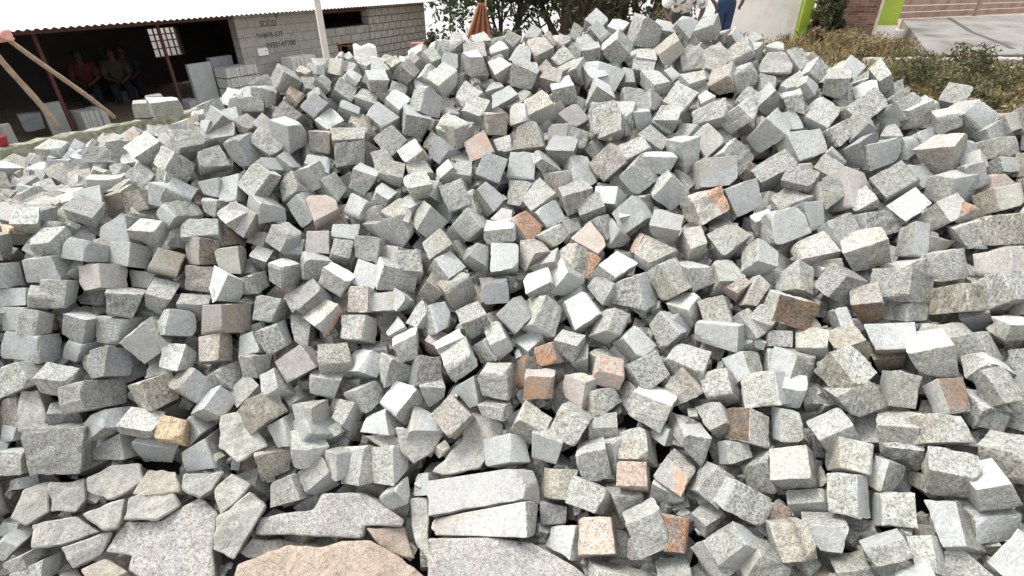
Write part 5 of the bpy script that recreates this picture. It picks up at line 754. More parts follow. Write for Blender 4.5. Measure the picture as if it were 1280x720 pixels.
g|1498 2103 1126 -30 -33 60 35 -6 54 56 -30 -8 -3 -68 -30 -53 36 21 2 58 16 24 36 -45 -31 4 -67
l|-504 2131 891 -54 -41 13 53 -53 -9 27 -13 -67 -59 -21 -20 -32 23 51 55 17 29 44 48 -16 -31 37 19
l|-378 1114 138 3 -29 62 31 51 29 51 3 -10 42 -34 -1 -59 -18 15 -36 51 -9 -11 14 -57 -24 -35 -34
o|-973 2414 1126 -10 -35 40 -5 7 57 56 20 21 39 -52 -3 -45 -3 -19 -43 38 -3 7 41 -37 -1 -14 -56
l|-1782 1770 829 -16 -62 11 61 -32 -2 28 -10 -52 -30 -33 -42 -33 11 46 27 41 34 8 54 -4 -47 30 7
g|351 1890 744 -19 -29 61 26 9 54 69 -3 -1 20 -72 -20 -67 15 7 -18 52 7 15 42 -48 -27 -17 -61
g|-1599 2362 972 -17 -15 65 42 46 41 67 -24 -3 6 -58 32 -65 12 -1 -6 69 -27 13 1 -67 -42 -33 -35
l|1043 2579 1300 -59 -23 -45 27 -67 18 54 -38 -10 -5 9 -71 -63 36 12 10 0 68 48 23 43 -14 62 -12
g|485 2379 1060 -102 -8 -11 19 -101 18 55 -56 -61 -57 15 -70 -53 63 53 55 -23 74 94 22 3 -12 84 -6
g|620 2655 1204 -48 13 62 58 -6 51 41 -63 11 -59 -45 22 -44 59 -19 61 45 -19 43 -12 -63 -54 7 -48
g|757 2253 1007 -61 3 9 -34 33 53 19 -42 62 -41 -60 -8 -4 32 -54 29 74 -2 75 -11 6 17 -30 -64
g|681 2299 1067 -79 -11 1 9 -87 18 15 -20 -65 -26 -3 -52 -34 40 53 44 -18 63 56 36 -11 14 61 -6
g|-664 1200 122 -42 -75 -14 60 -34 65 68 -5 -33 5 -37 -54 -76 13 8 7 38 70 20 63 -7 -40 39 -31
g|314 1948 806 -61 -42 -28 46 -60 30 67 -29 -16 -23 -13 -67 -59 34 19 24 16 63 49 39 25 -42 53 -28
l|-71 2785 1270 -55 -11 36 22 22 64 57 -37 30 -35 -62 7 -48 27 -32 24 65 -8 58 10 -38 -25 -16 -61
l|-260 2827 1306 -45 17 56 1 -7 58 33 -56 27 -47 -63 -21 -24 67 -16 37 55 2 60 -7 -34 -14 -3 -70
l|1552 2118 1162 -38 -33 28 34 2 51 50 -26 12 -24 -50 2 -52 21 -15 20 56 4 40 29 -35 -31 4 -44
g|-421 2587 1131 -36 -8 51 -1 20 69 73 -38 21 -21 -76 2 -50 43 -25 -2 67 0 57 14 -50 -22 -22 -70
g|-31 2294 938 -53 3 42 22 10 66 31 -59 15 -30 -57 2 -31 51 -19 27 56 -3 46 -7 -40 -16 1 -64
l|-1197 1980 796 -50 -13 42 34 -44 45 11 -56 -26 -50 -29 -12 -9 60 18 56 27 15 34 11 -45 -26 44 -35
g|-1408 1744 585 -57 -6 55 55 -25 48 31 -58 2 -46 -52 -2 -42 60 2 56 40 -8 40 16 -51 -39 21 -46
g|-1300 2213 1002 -58 -17 22 -17 -8 61 43 -51 22 -8 -61 -25 -36 49 -21 3 59 18 62 19 -16 13 11 -59
l|152 1772 634 -90 -7 0 -34 52 30 25 27 67 4 -68 59 -29 -13 -70 10 47 -48 63 11 -13 48 -53 -27
l|-390 2722 1256 -43 -13 44 9 27 55 55 -22 6 11 -61 -7 -62 18 -2 -10 64 7 44 11 -45 -8 -27 -54
g|-1125 1335 216 -5 -6 63 7 46 41 63 41 -9 48 -56 27 -61 -23 1 -49 35 -24 10 20 -66 -11 -57 -37
g|1529 2169 1176 -48 -39 13 35 -3 51 49 -20 28 -25 -53 -7 -45 25 -31 22 51 8 41 36 -20 -26 2 -45
g|1651 1555 1017 -28 54 21 -55 8 49 -30 -29 -62 -15 13 -59 35 26 47 10 -14 66 31 -52 -31 50 -9 -34
g|71 1529 429 -71 4 32 18 42 55 45 -8 50 -18 -69 28 -55 26 -48 25 53 -28 60 0 -36 -5 -50 -50
d|1356 1270 754 -57 -25 -10 -10 -50 34 32 -43 -19 -4 -25 -50 -32 50 18 4 20 55 56 28 2 13 48 -33
g|1460 1820 958 -44 2 64 31 11 54 60 -32 17 -16 -81 -2 -51 44 -11 15 62 -10 42 16 -48 -33 -25 -65
g|418 1308 388 -37 37 45 -2 -41 63 -40 -51 -15 -59 9 -14 29 54 7 63 -16 17 35 -28 -51 13 34 -49
B|-1170 1894 684 4 9 78 34 39 38 76 27 -23 38 -84 16 -76 -2 22 -38 48 -18 -3 30 -75 -38 -63 -39
g|1103 2670 1277 -84 17 30 -36 58 56 57 -36 61 7 -84 33 -50 39 -60 -7 75 -35 78 -18 -30 33 -55 -51
g|-668 2501 1096 -44 -49 35 -20 15 62 51 12 41 56 -52 5 -58 -6 -37 -40 49 -15 30 46 -34 26 -12 -58
g|1377 1555 846 -52 -39 45 60 -32 13 43 -37 -6 -39 -48 -26 -52 40 27 49 44 4 33 40 -27 -44 34 -29
g|-1827 2427 904 32 -50 54 47 52 17 49 25 -23 42 -44 -31 -51 -39 38 -39 54 13 -37 37 -36 -47 -39 -33
p|-29 1969 732 -60 -31 28 -12 32 51 31 13 48 29 -62 24 -43 -5 -45 -13 52 -27 41 30 -32 30 -34 -48
g|-441 1328 237 -1 -10 72 61 35 9 59 -9 -15 17 -64 13 -61 14 27 -9 55 -29 -15 14 -55 -48 -30 -25
g|-281 1168 125 -51 20 35 2 -4 64 7 -62 18 -53 -37 -16 3 58 -18 45 37 3 52 -18 -29 -5 9 -61
g|422 2898 1336 -38 -43 43 1 5 75 73 -15 13 23 -68 -18 -69 18 -12 -28 67 20 41 42 -44 -7 -7 -77
l|-1148 2435 1129 -42 -3 52 35 16 53 53 -39 17 -27 -58 16 -44 35 -19 24 54 -15 37 10 -50 -35 -12 -54
g|1695 1753 1026 -44 -15 51 52 -10 42 43 -44 5 -39 -52 7 -49 46 -3 42 48 -10 35 15 -46 -43 9 -43
g|48 2510 1079 -85 -20 5 8 39 73 39 -12 65 -30 -72 7 -41 15 -65 35 65 -8 73 18 -14 -1 -36 -62
t|-809 2636 1218 -61 -32 -5 -40 -4 52 24 -29 55 14 -71 -16 -27 35 -50 -11 64 14 57 36 9 45 -1 -60
g|-625 2661 1203 -45 -14 39 -2 23 70 63 -42 26 -29 -65 3 -42 38 -26 9 69 -2 67 9 -44 -22 -20 -70
g|305 2620 1214 -70 -9 -10 -14 -77 25 34 -34 -59 -29 5 -57 -23 44 42 27 -12 67 61 22 -1 14 62 -5
g|-1573 1519 432 -43 -12 58 45 -41 40 8 -58 -24 -51 -40 -15 -16 62 30 61 36 9 30 19 -58 -34 37 -40
g|113 2878 1331 -59 -36 9 -13 27 66 35 -26 39 5 -60 6 -41 13 -53 0 69 7 47 20 -20 23 -10 -58
d|-1552 1667 557 -52 -16 42 46 -26 48 39 -57 -2 -50 -44 -1 -36 53 -2 49 48 6 49 18 -44 -43 23 -45
p|-272 2186 869 -62 17 20 -2 6 62 24 -51 41 -48 -50 -20 -15 56 -32 41 47 14 70 -12 -18 -8 -8 -71
g|1227 1343 711 -40 47 -2 -37 -26 45 -35 -48 -9 -39 17 -39 37 44 -1 37 -13 43 39 -45 -2 39 22 -34
R|58 1439 382 -51 40 44 -10 -1 80 -22 -72 -19 -51 -38 -39 20 74 9 55 33 45 46 -37 -46 15 2 -76
g|-335 2088 823 0 -71 4 36 -8 50 56 16 15 39 -20 -51 -64 -25 -7 -25 28 40 -4 60 4 -34 20 -53
g|1318 1077 653 -37 9 54 22 33 45 42 -31 16 11 -55 17 -48 32 -14 -3 49 -20 23 -7 -48 -15 -33 -49
g|1453 2016 1061 -17 16 44 19 18 55 11 -59 25 -56 -26 17 7 42 -24 39 37 -21 25 -27 -46 -31 0 -46
l|-9 2867 1305 -35 -41 32 -11 5 68 64 -3 37 19 -68 -10 -54 14 -33 -22 62 3 38 43 -29 4 -10 -64
g|1553 1983 1056 -48 -23 44 33 5 59 53 -38 11 -19 -65 -4 -55 41 -12 21 61 6 42 23 -45 -28 -4 -61
g|935 1781 808 -53 23 22 21 37 48 36 -18 55 -49 -39 25 -26 17 -44 44 29 -29 52 -19 -27 -24 -33 -49
P|727 927 316 -17 -11 52 47 -3 20 46 -28 -6 -24 -46 19 -42 37 3 24 41 -22 15 13 -48 -52 -1 -19
g|377 2601 1197 -68 13 65 -16 -100 -2 -34 -1 -72 -56 31 -22 25 28 75 65 -62 14 53 23 -55 30 67 -2
g|-1106 2413 1139 27 -45 45 51 31 15 46 15 -33 26 -49 -37 -45 -14 47 -22 48 17 -29 34 -29 -52 -22 -27
g|-426 1586 448 -50 -14 16 -5 45 49 37 -22 50 -29 -41 18 -25 9 -53 23 53 -16 52 -2 -21 -4 -25 -43
g|534 2927 1356 -59 -24 28 -20 25 65 55 -19 45 10 -72 5 -45 21 -44 -13 65 -11 52 27 -23 17 -23 -66
g|-173 2035 784 2 -10 66 16 19 64 68 -3 -33 34 -62 -22 -54 11 30 -40 49 21 2 22 -72 -28 -27 -55
l|1216 1364 708 -8 -12 62 41 7 50 38 -44 -27 -11 -61 -12 -33 39 28 11 59 12 6 11 -65 -42 -1 -47
g|1511 1415 854 -23 -30 46 37 -7 48 44 -39 -18 -13 -57 -11 -39 33 8 12 53 18 16 31 -48 -32 11 -41
l|-1837 2132 772 -47 -7 41 29 -30 41 25 -52 -5 -42 -39 -19 -27 58 7 46 35 14 41 12 -37 -21 25 -44
g|439 2282 1032 -71 -19 -39 17 -78 16 45 -23 -38 0 3 -62 -62 39 23 23 -13 77 53 29 28 -5 61 -4
g|-970 2169 905 -12 -27 59 4 41 56 64 5 -3 48 -42 4 -59 -16 2 -46 48 -4 11 17 -62 -7 -26 -54
w|-743 2540 1189 -4 -34 39 5 7 50 49 26 13 43 -38 -11 -45 -18 -7 -44 24 5 1 41 -36 -4 -9 -54
g|482 2336 1029 -3 -28 59 34 9 60 56 -25 -36 13 -62 -26 -50 26 29 -12 59 22 3 25 -57 -41 -7 -52
p|-699 2381 1017 -20 -52 33 -14 3 54 32 32 48 61 -40 4 -43 -20 -34 -47 34 -13 11 54 -24 23 -11 -65
l|1034 1220 572 -29 -32 40 36 -5 41 47 -29 -5 -15 -52 -4 -45 31 3 16 49 0 24 30 -37 -34 6 -39
g|1713 1870 1118 -43 51 -18 -66 -27 26 -13 -47 -45 -12 12 -55 27 45 32 6 -14 66 48 -32 5 52 15 -9
l|732 1396 581 -5 -9 49 27 4 32 57 -5 -6 -5 -60 -1 -42 23 12 -6 47 -5 15 20 -44 -42 -21 -39
g|-1218 2316 1057 -30 -11 49 17 32 56 52 -34 12 10 -51 16 -45 25 -20 -2 54 -19 17 8 -47 -15 -22 -49
p|-63 2643 1212 -16 -71 -7 63 -28 35 44 11 -51 6 -20 -55 -52 -14 41 3 26 61 -3 67 -6 -42 32 -18
g|615 2439 1103 -2 -19 72 68 19 22 27 -46 -25 -1 -62 -4 -43 32 27 17 64 -7 -18 14 -52 -49 -5 -30
g|315 2902 1333 -43 -51 10 -5 10 68 44 -11 43 12 -63 -7 -48 8 -45 -10 69 11 39 49 -18 12 -11 -66
p|187 2568 1197 -63 -32 5 31 -64 -15 10 -3 -56 -37 6 -40 -25 19 50 55 -9 36 34 35 5 -6 47 18
g|-1605 1693 657 -54 -16 21 13 17 50 35 -16 38 -13 -51 12 -37 12 -39 20 50 -12 41 17 -22 -3 -14 -51
g|470 1604 582 -1 -30 80 71 5 5 37 -31 -21 -7 -67 -22 -47 31 45 17 64 -4 -14 34 -47 -56 -4 -34
g|1608 1630 966 -45 -48 21 35 -13 48 46 -25 5 2 -50 -26 -54 22 -2 9 50 20 23 44 -19 -19 18 -46
g|-1576 1580 502 -28 -17 67 -17 54 42 52 43 18 53 -36 40 -57 -38 -22 -44 25 -42 18 17 -63 21 -48 -41
l|1474 1343 812 -36 -28 38 43 -3 38 39 -31 0 -16 -47 2 -45 27 4 18 52 -1 22 22 -40 -26 9 -39
l|-2234 2209 744 -54 4 46 46 -20 45 17 -49 10 -36 -40 6 -31 55 -3 52 35 -9 34 2 -48 -31 11 -49
l|-941 2520 1156 -10 -18 56 30 33 48 56 -22 -3 17 -58 12 -57 14 -7 -16 55 -10 6 13 -51 -27 -20 -43
g|-424 1669 540 -8 -53 -15 34 -30 36 54 4 -7 19 -16 -49 -53 4 4 -20 19 47 8 49 11 -33 27 -30
p|154 2678 1194 -37 -57 30 9 17 64 47 -2 27 41 -47 -7 -60 -10 -22 -28 59 4 22 47 -26 4 -6 -68
g|-1438 1310 206 -49 8 46 23 -17 61 5 -58 -1 -35 -47 -13 -8 56 -4 41 42 7 31 5 -42 -8 9 -56
g|533 2606 1180 -15 -14 61 48 9 41 45 -35 -5 -8 -65 0 -45 35 2 11 57 -11 9 18 -52 -42 -4 -38
l|-885 2540 1167 4 -51 38 17 2 51 49 34 25 52 -38 -24 -56 -22 -9 -43 30 8 -11 51 -23 -11 -5 -64
t|114 1667 529 -59 5 13 -15 37 47 31 -19 59 -36 -60 10 -17 24 -53 23 54 -21 67 -4 -8 4 -36 -51
g|943 1773 813 -61 16 -9 -29 -60 33 6 -48 -44 -33 7 -46 -4 55 26 27 -17 61 67 -5 -7 27 49 -14
g|-1017 1921 672 -42 2 46 37 -23 49 21 -64 -2 -55 -29 7 -19 58 -3 56 29 -4 37 -6 -47 -30 29 -46
g|-1648 1084 20 -40 -12 36 34 -25 44 17 -49 -4 -41 -35 -4 -29 53 4 44 34 3 33 10 -43 -21 28 -39
g|-164 2857 1305 -43 -14 43 24 33 57 65 -27 22 -22 -62 17 -53 18 -30 14 60 -16 45 11 -47 -33 -21 -50
B|796 774 216 -44 54 9 42 50 25 37 -9 60 -58 -4 42 -30 5 -56 47 2 -43 43 -48 -13 -39 -47 -29
l|1053 2751 1330 -24 -42 35 9 1 65 66 -9 6 15 -55 -15 -53 17 -8 -24 44 17 29 43 -42 -15 2 -56
t|-652 2343 1005 4 -4 68 47 44 13 55 -9 -18 27 -58 13 -64 9 25 -20 55 -28 -13 7 -54 -39 -41 -22
t|1384 1179 737 -34 -40 0 13 -31 40 43 -29 -15 -3 -36 -23 -40 33 3 1 41 28 31 37 -8 -9 25 -28
g|518 1971 796 -23 -51 60 44 12 53 59 -9 -7 33 -56 -39 -73 6 19 -19 61 26 9 41 -42 -28 -1 -67
g|-759 2634 1207 -42 -35 16 -32 18 52 40 -8 47 19 -58 11 -33 8 -39 -21 54 -15 41 30 -16 27 -14 -53
g|488 1176 353 -1 -26 49 46 -10 19 42 -26 -26 -18 -54 -4 -31 27 24 11 45 2 4 24 -42 -51 16 -20
g|1263 2367 1180 -5 -4 61 64 2 12 29 -53 -19 -25 -43 36 -36 41 18 25 48 -37 1 -1 -64 -55 9 -7
g|-80 2587 1129 -50 -55 9 -33 23 48 14 9 51 43 -40 32 -35 -23 -64 -22 53 -20 31 45 -17 50 -10 -39
g|323 955 102 -4 24 63 53 32 28 53 -42 2 -13 -54 42 -45 40 -8 4 51 -44 5 -19 -55 -52 -28 -28
g|-967 1424 304 -8 -63 -18 64 -11 43 57 23 -31 1 -40 -40 -60 -10 9 4 33 60 -1 63 0 -54 6 -19
d|-2520 2711 736 -51 -26 24 -12 1 63 50 -44 19 -4 -56 -4 -38 36 -26 -3 59 8 53 20 -27 5 7 -58
g|-1706 1287 245 -44 -3 41 30 -25 45 15 -48 3 -40 -37 -9 -16 51 -1 41 36 2 34 8 -38 -19 21 -46
g|-468 2715 1234 -51 -3 26 -11 7 56 32 -42 31 -17 -60 -10 -28 42 -27 16 52 -1 48 7 -24 15 -5 -55
g|1263 1757 905 -47 -34 -25 7 -51 30 43 -35 -2 9 -17 -56 -44 37 2 -1 21 57 33 32 24 1 48 -27
g|727 2586 1192 -32 -36 38 13 8 53 52 -9 17 15 -59 -10 -53 16 -13 -13 54 2 27 39 -34 -11 -12 -51
g|409 1857 728 -35 -41 -42 -5 -61 49 59 -22 -8 23 -22 -43 -54 36 -15 -20 19 65 31 43 19 1 50 -27
g|-1460 951 -100 -6 20 42 4 56 4 55 19 -1 17 -13 54 -41 -25 -10 -28 13 -43 13 -22 -48 -15 -52 4
l|1592 1898 1070 -47 -22 23 31 8 44 37 -9 34 -22 -44 12 -42 16 -29 32 46 -9 36 17 -31 -25 -16 -46
t|1052 2221 1052 -31 17 32 1 22 47 23 -38 40 -46 -43 9 -11 39 -35 29 41 -15 47 -19 -25 -12 -24 -52
g|563 937 254 -50 13 22 -23 -38 33 -18 -42 -15 -36 -6 -42 10 50 22 46 -2 38 45 -7 -20 26 31 -37
p|864 2410 1113 -38 9 28 -2 23 51 24 -40 38 -41 -44 5 -11 33 -33 23 45 -10 44 -8 -29 -1 -16 -51
l|-2032 2408 762 -62 3 45 40 -13 79 6 -76 -16 -37 -50 -6 -28 69 -1 57 51 19 36 -3 -60 -9 17 -60
g|364 1894 722 -23 -41 53 42 17 45 49 -18 -8 20 -54 -17 -59 16 12 -10 55 10 8 27 -42 -29 -5 -52
l|1604 1773 1042 -5 -3 53 48 3 23 30 -38 -6 -15 -50 12 -31 37 7 12 47 -15 -3 5 -49 -34 0 -24
l|-561 2688 1223 -49 -3 32 7 15 56 32 -35 27 -14 -55 4 -32 35 -24 17 46 -7 45 7 -31 -4 -12 -54
l|-1811 2340 803 -36 -15 51 24 36 53 59 -27 17 -3 -53 26 -51 16 -24 3 55 -23 32 6 -53 -26 -22 -47
g|-551 1980 715 -60 -29 17 31 -66 34 9 -33 -53 -29 -24 -39 -22 39 34 46 14 49 35 40 -23 -9 56 -20
g|239 1929 710 -38 5 47 21 25 47 50 -14 29 -11 -65 18 -50 29 -30 11 53 -21 34 8 -40 -18 -44 -48
g|1010 2766 1343 -21 -51 21 37 -8 43 55 -9 0 4 -49 -26 -53 9 1 -4 52 23 16 52 -17 -37 7 -44
g|-423 2039 765 10 -65 27 56 5 30 54 16 -24 13 -38 -55 -55 -25 32 -10 46 47 -10 59 -14 -55 6 -45
g|-1505 1486 389 -62 -1 19 28 -17 72 4 -62 -10 -35 -31 0 -32 55 -14 56 38 31 45 -5 -47 -4 21 -51
g|-1134 2275 1042 -52 -20 34 29 -69 4 -13 -25 -50 -45 -11 -19 -9 36 50 57 4 16 37 34 -33 -5 51 -2
g|-1745 1823 758 -54 10 43 53 -19 48 7 -49 12 -29 -35 14 -37 54 -11 57 30 -10 28 -1 -47 -20 13 -51
l|-894 2624 1224 -39 -6 48 29 28 44 47 -14 23 -5 -55 20 -50 14 -21 8 55 -24 29 6 -44 -20 -30 -46
g|-355 2390 1023 -49 7 28 17 -51 33 -11 -43 -21 -41 -13 -11 -4 52 17 51 7 10 33 6 -33 7 38 -25
B|1206 705 434 -21 45 -22 -22 21 47 -46 -22 24 -35 20 -31 43 15 -27 39 -11 35 13 -50 10 26 -18 -37
l|-1282 2244 1034 -40 11 41 23 -25 50 -8 -48 -10 -35 -29 -7 -3 54 7 45 21 10 23 -4 -45 -6 23 -43
g|1245 990 608 -12 46 -1 -33 -4 40 -42 -14 -13 -22 29 -20 39 10 -1 26 -22 31 15 -39 -12 28 -1 -24
p|239 2847 1303 -23 -36 26 -1 14 57 53 -7 23 6 -56 2 -40 8 -25 -19 58 2 30 36 -30 -7 -15 -54
g|779 1382 568 -38 -27 -11 -6 -44 34 36 -31 -24 -6 -22 -40 -27 35 11 5 20 41 37 30 5 2 41 -19
g|-792 1403 262 -38 7 40 6 42 33 38 12 31 8 -42 39 -39 -8 -36 4 35 -39 25 1 -37 -6 -43 -32
g|243 1441 444 -42 -29 0 15 -49 42 25 -27 -47 -18 -25 -30 -30 31 20 23 16 55 39 43 -17 -13 44 -19
g|313 1435 438 -47 9 33 24 59 26 46 -14 43 -31 -23 41 -43 -4 -38 31 34 -42 42 -20 -29 -23 -38 -34
l|-640 1328 207 -42 -15 10 -11 -18 43 30 -47 25 -40 -33 -30 -14 40 -12 17 36 15 56 14 -4 2 21 -47
g|1138 2717 1321 -39 -18 28 11 28 53 43 -25 28 -19 -48 13 -39 17 -35 15 58 -8 42 9 -33 -13 -20 -49
g|696 2048 860 -31 19 68 24 23 44 69 2 17 6 -87 18 -61 33 -6 -7 50 -29 27 15 -56 -27 -52 -55
g|1695 2082 1200 -64 -5 -8 2 -56 -20 13 -24 -41 -14 29 -53 -25 27 51 35 -28 45 42 11 15 10 48 8
g|-239 2255 882 -40 -18 44 24 57 49 65 -28 21 -20 -43 34 -54 3 -33 13 63 -28 45 -4 -48 -30 -26 -41
l|1112 1963 959 -18 -25 30 44 2 26 41 -22 -2 -20 -40 12 -40 20 -3 17 44 -3 15 16 -35 -40 7 -22
B|1149 1267 599 -58 -36 8 22 -46 32 37 -40 -11 -14 -29 -52 -54 40 17 31 28 44 47 34 -1 -12 49 -33
P|782 1564 668 -60 25 2 -21 -66 12 1 -33 -49 -33 19 -36 -5 48 41 35 -39 39 57 -4 -9 25 50 3
P|-279 1555 426 -42 -27 34 20 -48 5 14 -39 -25 -44 -10 -43 -13 34 46 44 19 26 43 24 -16 -21 51 -25
P|506 1810 703 -53 8 -22 -18 28 46 -5 -14 57 -40 -42 -14 6 14 -47 42 40 10 51 -6 16 16 -28 -45
g|-1000 1841 635 -30 -38 27 38 -45 4 12 -29 -40 -43 -22 -26 -17 29 43 51 23 23 21 33 -26 -33 48 -3
g|-2251 2316 761 -42 -40 15 27 -54 20 37 -37 -44 -47 -22 -40 -28 37 41 42 27 38 48 39 -21 -34 54 -12
d|898 2569 1178 -27 -8 55 33 -1 41 56 -15 21 -18 -73 -3 -46 33 -7 6 53 -8 35 29 -40 -35 -17 -58
g|177 2849 1309 -20 -26 46 12 21 55 51 -15 0 29 -46 -6 -54 11 -2 -22 48 -1 12 22 -46 -10 -10 -49
g|-343 2342 948 -62 -9 -5 -15 15 60 17 -35 46 -30 -50 -11 -17 32 -50 26 50 14 59 4 0 18 -10 -51
g|1223 2635 1294 -54 -10 28 3 25 46 29 -2 40 10 -56 21 -39 12 -38 5 42 -21 33 13 -25 12 -22 -46
B|1154 716 406 -26 -20 37 43 -17 16 43 -31 -8 -31 -35 15 -38 34 7 28 34 -15 25 23 -37 -41 14 -14
t|-960 2568 1199 -35 -22 32 -21 26 46 42 -5 29 25 -44 18 -38 1 -26 -28 51 -19 34 20 -40 19 -22 -43
g|929 1290 556 -18 30 24 29 20 31 7 -28 34 -31 -9 27 -12 31 -30 38 10 -28 17 -38 -25 -31 -19 -33
g|856 1027 360 -4 -9 57 47 8 32 37 -40 -16 -5 -56 4 -36 38 19 8 52 -3 2 9 -54 -44 -4 -37
l|1232 1968 993 -8 17 48 47 -14 3 33 -36 -2 -31 -15 42 -26 30 -1 23 13 -42 7 -10 -42 -49 13 -4
p|1320 2527 1273 -14 -31 27 18 -4 40 52 -4 15 -6 -52 -7 -39 15 -14 -8 41 8 19 37 -25 -23 -1 -42
g|1112 923 447 -30 39 -5 -36 -9 37 -40 -42 4 -31 25 -38 36 28 -5 31 -15 35 33 -41 1 35 12 -28
g|-873 1871 658 -39 -46 11 46 -46 2 18 -17 -45 -29 -17 -40 -30 17 47 41 19 34 24 47 -7 -31 41 -5
P|-1617 994 -35 -10 34 22 9 46 -2 39 3 17 18 -10 44 -40 -3 -20 -15 9 -41 16 -34 -22 -14 -50 4
g|1151 765 424 -46 -21 9 -11 -37 38 20 -36 -35 -1 -30 -29 -22 41 18 8 28 38 37 30 -15 16 28 -22
g|-1286 1360 240 -38 3 35 30 -31 39 -11 -40 -1 -32 -29 -2 -5 49 0 45 15 -1 20 8 -34 -8 20 -35
g|-2295 2460 724 -58 3 45 49 -23 44 14 -47 13 -32 -39 10 -36 51 -12 56 39 -16 33 4 -41 -28 14 -44
g|-1764 1132 74 30 31 56 18 58 -20 38 6 -37 55 -34 -3 -42 -5 54 -54 26 -13 -33 -25 -40 -12 -59 3
g|-1314 1865 689 -34 -3 31 10 -20 39 19 -52 3 -52 -20 -4 -7 42 -1 38 27 6 49 -1 -34 -22 23 -38
l|-2033 2105 739 -49 -6 29 34 -17 43 25 -46 10 -42 -27 11 -28 40 -19 41 30 -4 37 5 -36 -22 20 -34
g|-876 2454 1121 10 -1 57 39 47 -4 50 0 -21 26 -39 30 -53 -6 22 -31 49 -28 -5 -2 -56 -35 -44 0
g|945 1189 459 -33 23 46 36 39 31 42 -21 29 -8 -40 40 -43 21 -26 8 32 -42 23 -20 -46 -20 -33 -34
g|719 902 240 -40 35 -8 -25 -17 50 -29 -41 5 -38 1 -24 28 43 -10 46 -7 34 38 -31 -7 24 14 -39
g|-819 1813 588 -49 11 27 3 -25 47 -5 -44 -5 -28 -32 -21 -2 46 8 37 23 19 39 0 -30 8 16 -46
l|-1654 1173 126 -35 -6 19 13 -15 40 14 -39 10 -35 -26 -7 -17 44 -6 34 26 9 35 1 -24 -8 12 -39
g|387 922 121 -52 -24 7 16 -42 37 28 -38 -20 -17 -25 -41 -36 37 20 25 23 38 40 29 -8 -5 40 -30
g|916 1201 481 -47 -51 29 51 -43 13 14 -28 -38 -7 -25 -49 -42 23 47 36 31 34 16 43 -15 -18 51 -24
B|1371 1015 621 -20 44 -21 -38 -8 35 -39 -31 1 -22 29 -29 41 29 -8 21 -25 39 21 -41 8 37 5 -28
g|956 845 329 -13 45 2 6 29 29 -17 -14 42 -43 -2 11 16 12 -43 40 3 -10 20 -40 0 -4 -34 -28
g|914 1073 415 -31 47 -3 -33 0 47 -30 -35 -13 -29 -10 -33 29 39 7 28 -4 45 31 -33 -14 37 -3 -33
g|-12 1779 554 -3 -41 56 52 11 26 52 -8 -18 12 -59 -24 -52 10 28 -10 53 6 0 35 -40 -47 -4 -36
g|754 1259 435 -43 31 -9 -29 -12 46 -22 -47 -1 -34 -10 -32 18 51 -7 36 8 39 45 -29 -1 28 7 -33
g|1403 2309 1172 -8 -26 35 19 -6 39 50 -8 -8 -4 -49 -16 -36 17 8 -10 40 13 16 27 -30 -30 5 -39
l|-895 2590 1223 -39 4 26 1 -30 31 -4 -39 -10 -31 -17 -14 5 42 12 36 16 11 28 5 -25 7 21 -28
l|-766 2678 1254 -38 -5 20 -8 17 39 20 -25 22 -1 -43 7 -25 24 -26 6 49 -7 34 6 -20 10 -19 -36
g|-1023 1686 506 -8 -28 41 -2 46 26 30 11 16 31 -16 20 -37 -31 -9 -27 35 -22 10 11 -38 7 -28 -31
g|1633 2105 1146 -26 -23 37 45 9 31 24 -29 1 0 -39 3 -48 20 1 22 49 -5 10 14 -39 -26 -1 -32
g|606 1755 655 -30 -54 2 6 -30 48 48 -16 -2 35 -26 -31 -53 13 -9 -26 31 34 20 44 -7 -1 36 -37
g|-2393 2566 723 -36 -11 41 18 35 37 45 -8 25 0 -38 30 -46 2 -21 1 48 -30 29 7 -42 -11 -33 -38
g|-565 1490 289 -52 -9 22 5 -41 50 10 -49 -30 -35 -23 -34 -10 53 20 36 19 40 47 10 -30 -1 38 -35
g|511 1019 222 -34 -32 9 14 -35 36 30 -30 -27 -15 -30 -28 -32 38 11 14 28 41 34 31 -19 -10 30 -24
P|-1711 1576 507 40 5 41 24 52 1 27 11 -44 39 -32 -22 -26 -14 52 -42 28 15 -39 -4 -30 -23 -44 -15
g|-289 2477 1039 -22 -12 41 18 44 38 50 -18 16 -2 -39 29 -43 8 -19 -4 55 -25 27 -6 -44 -27 -30 -34
g|1030 1478 641 -17 -36 39 50 -11 15 26 -27 -23 -11 -42 -13 -38 24 33 24 49 8 4 27 -41 -36 15 -20
g|-1371 1672 481 -36 -33 28 39 -44 9 11 -35 -35 -43 -27 -22 -15 31 33 43 32 16 26 32 -28 -26 43 -5
y|-1849 1766 789 -37 -3 27 21 -30 23 10 -36 6 -36 -21 -2 -14 43 1 39 15 0 28 7 -24 -12 22 -33
g|-2677 2716 737 -43 -3 35 30 -29 33 19 -44 5 -39 -29 1 -19 50 1 47 24 1 29 11 -34 -26 22 -41
g|165 1170 193 1 50 23 29 22 21 44 -15 26 -26 -24 55 -23 24 -36 6 6 -43 17 -35 -37 -46 -31 -8
g|-2262 2714 805 -46 -10 23 26 -34 30 18 -46 -8 -38 -24 -4 -27 50 9 45 24 13 40 8 -34 -22 28 -31
O|888 739 255 -36 44 -5 38 34 35 13 -9 61 -55 17 9 -10 0 -52 44 -7 -10 32 -47 0 -28 -30 -36
g|-2670 2789 720 -43 -7 32 -5 7 44 38 -21 30 1 -47 11 -34 18 -28 3 47 -10 39 16 -29 -1 -15 -50
g|104 1027 85 -26 -18 32 11 -33 34 -2 -33 -33 -24 -23 -27 -6 39 30 37 21 27 25 17 -36 -13 31 -27
B|1495 1229 751 -16 42 -11 -38 -3 27 -35 -21 -9 -21 10 -31 38 25 4 17 -19 34 19 -33 5 34 0 -22
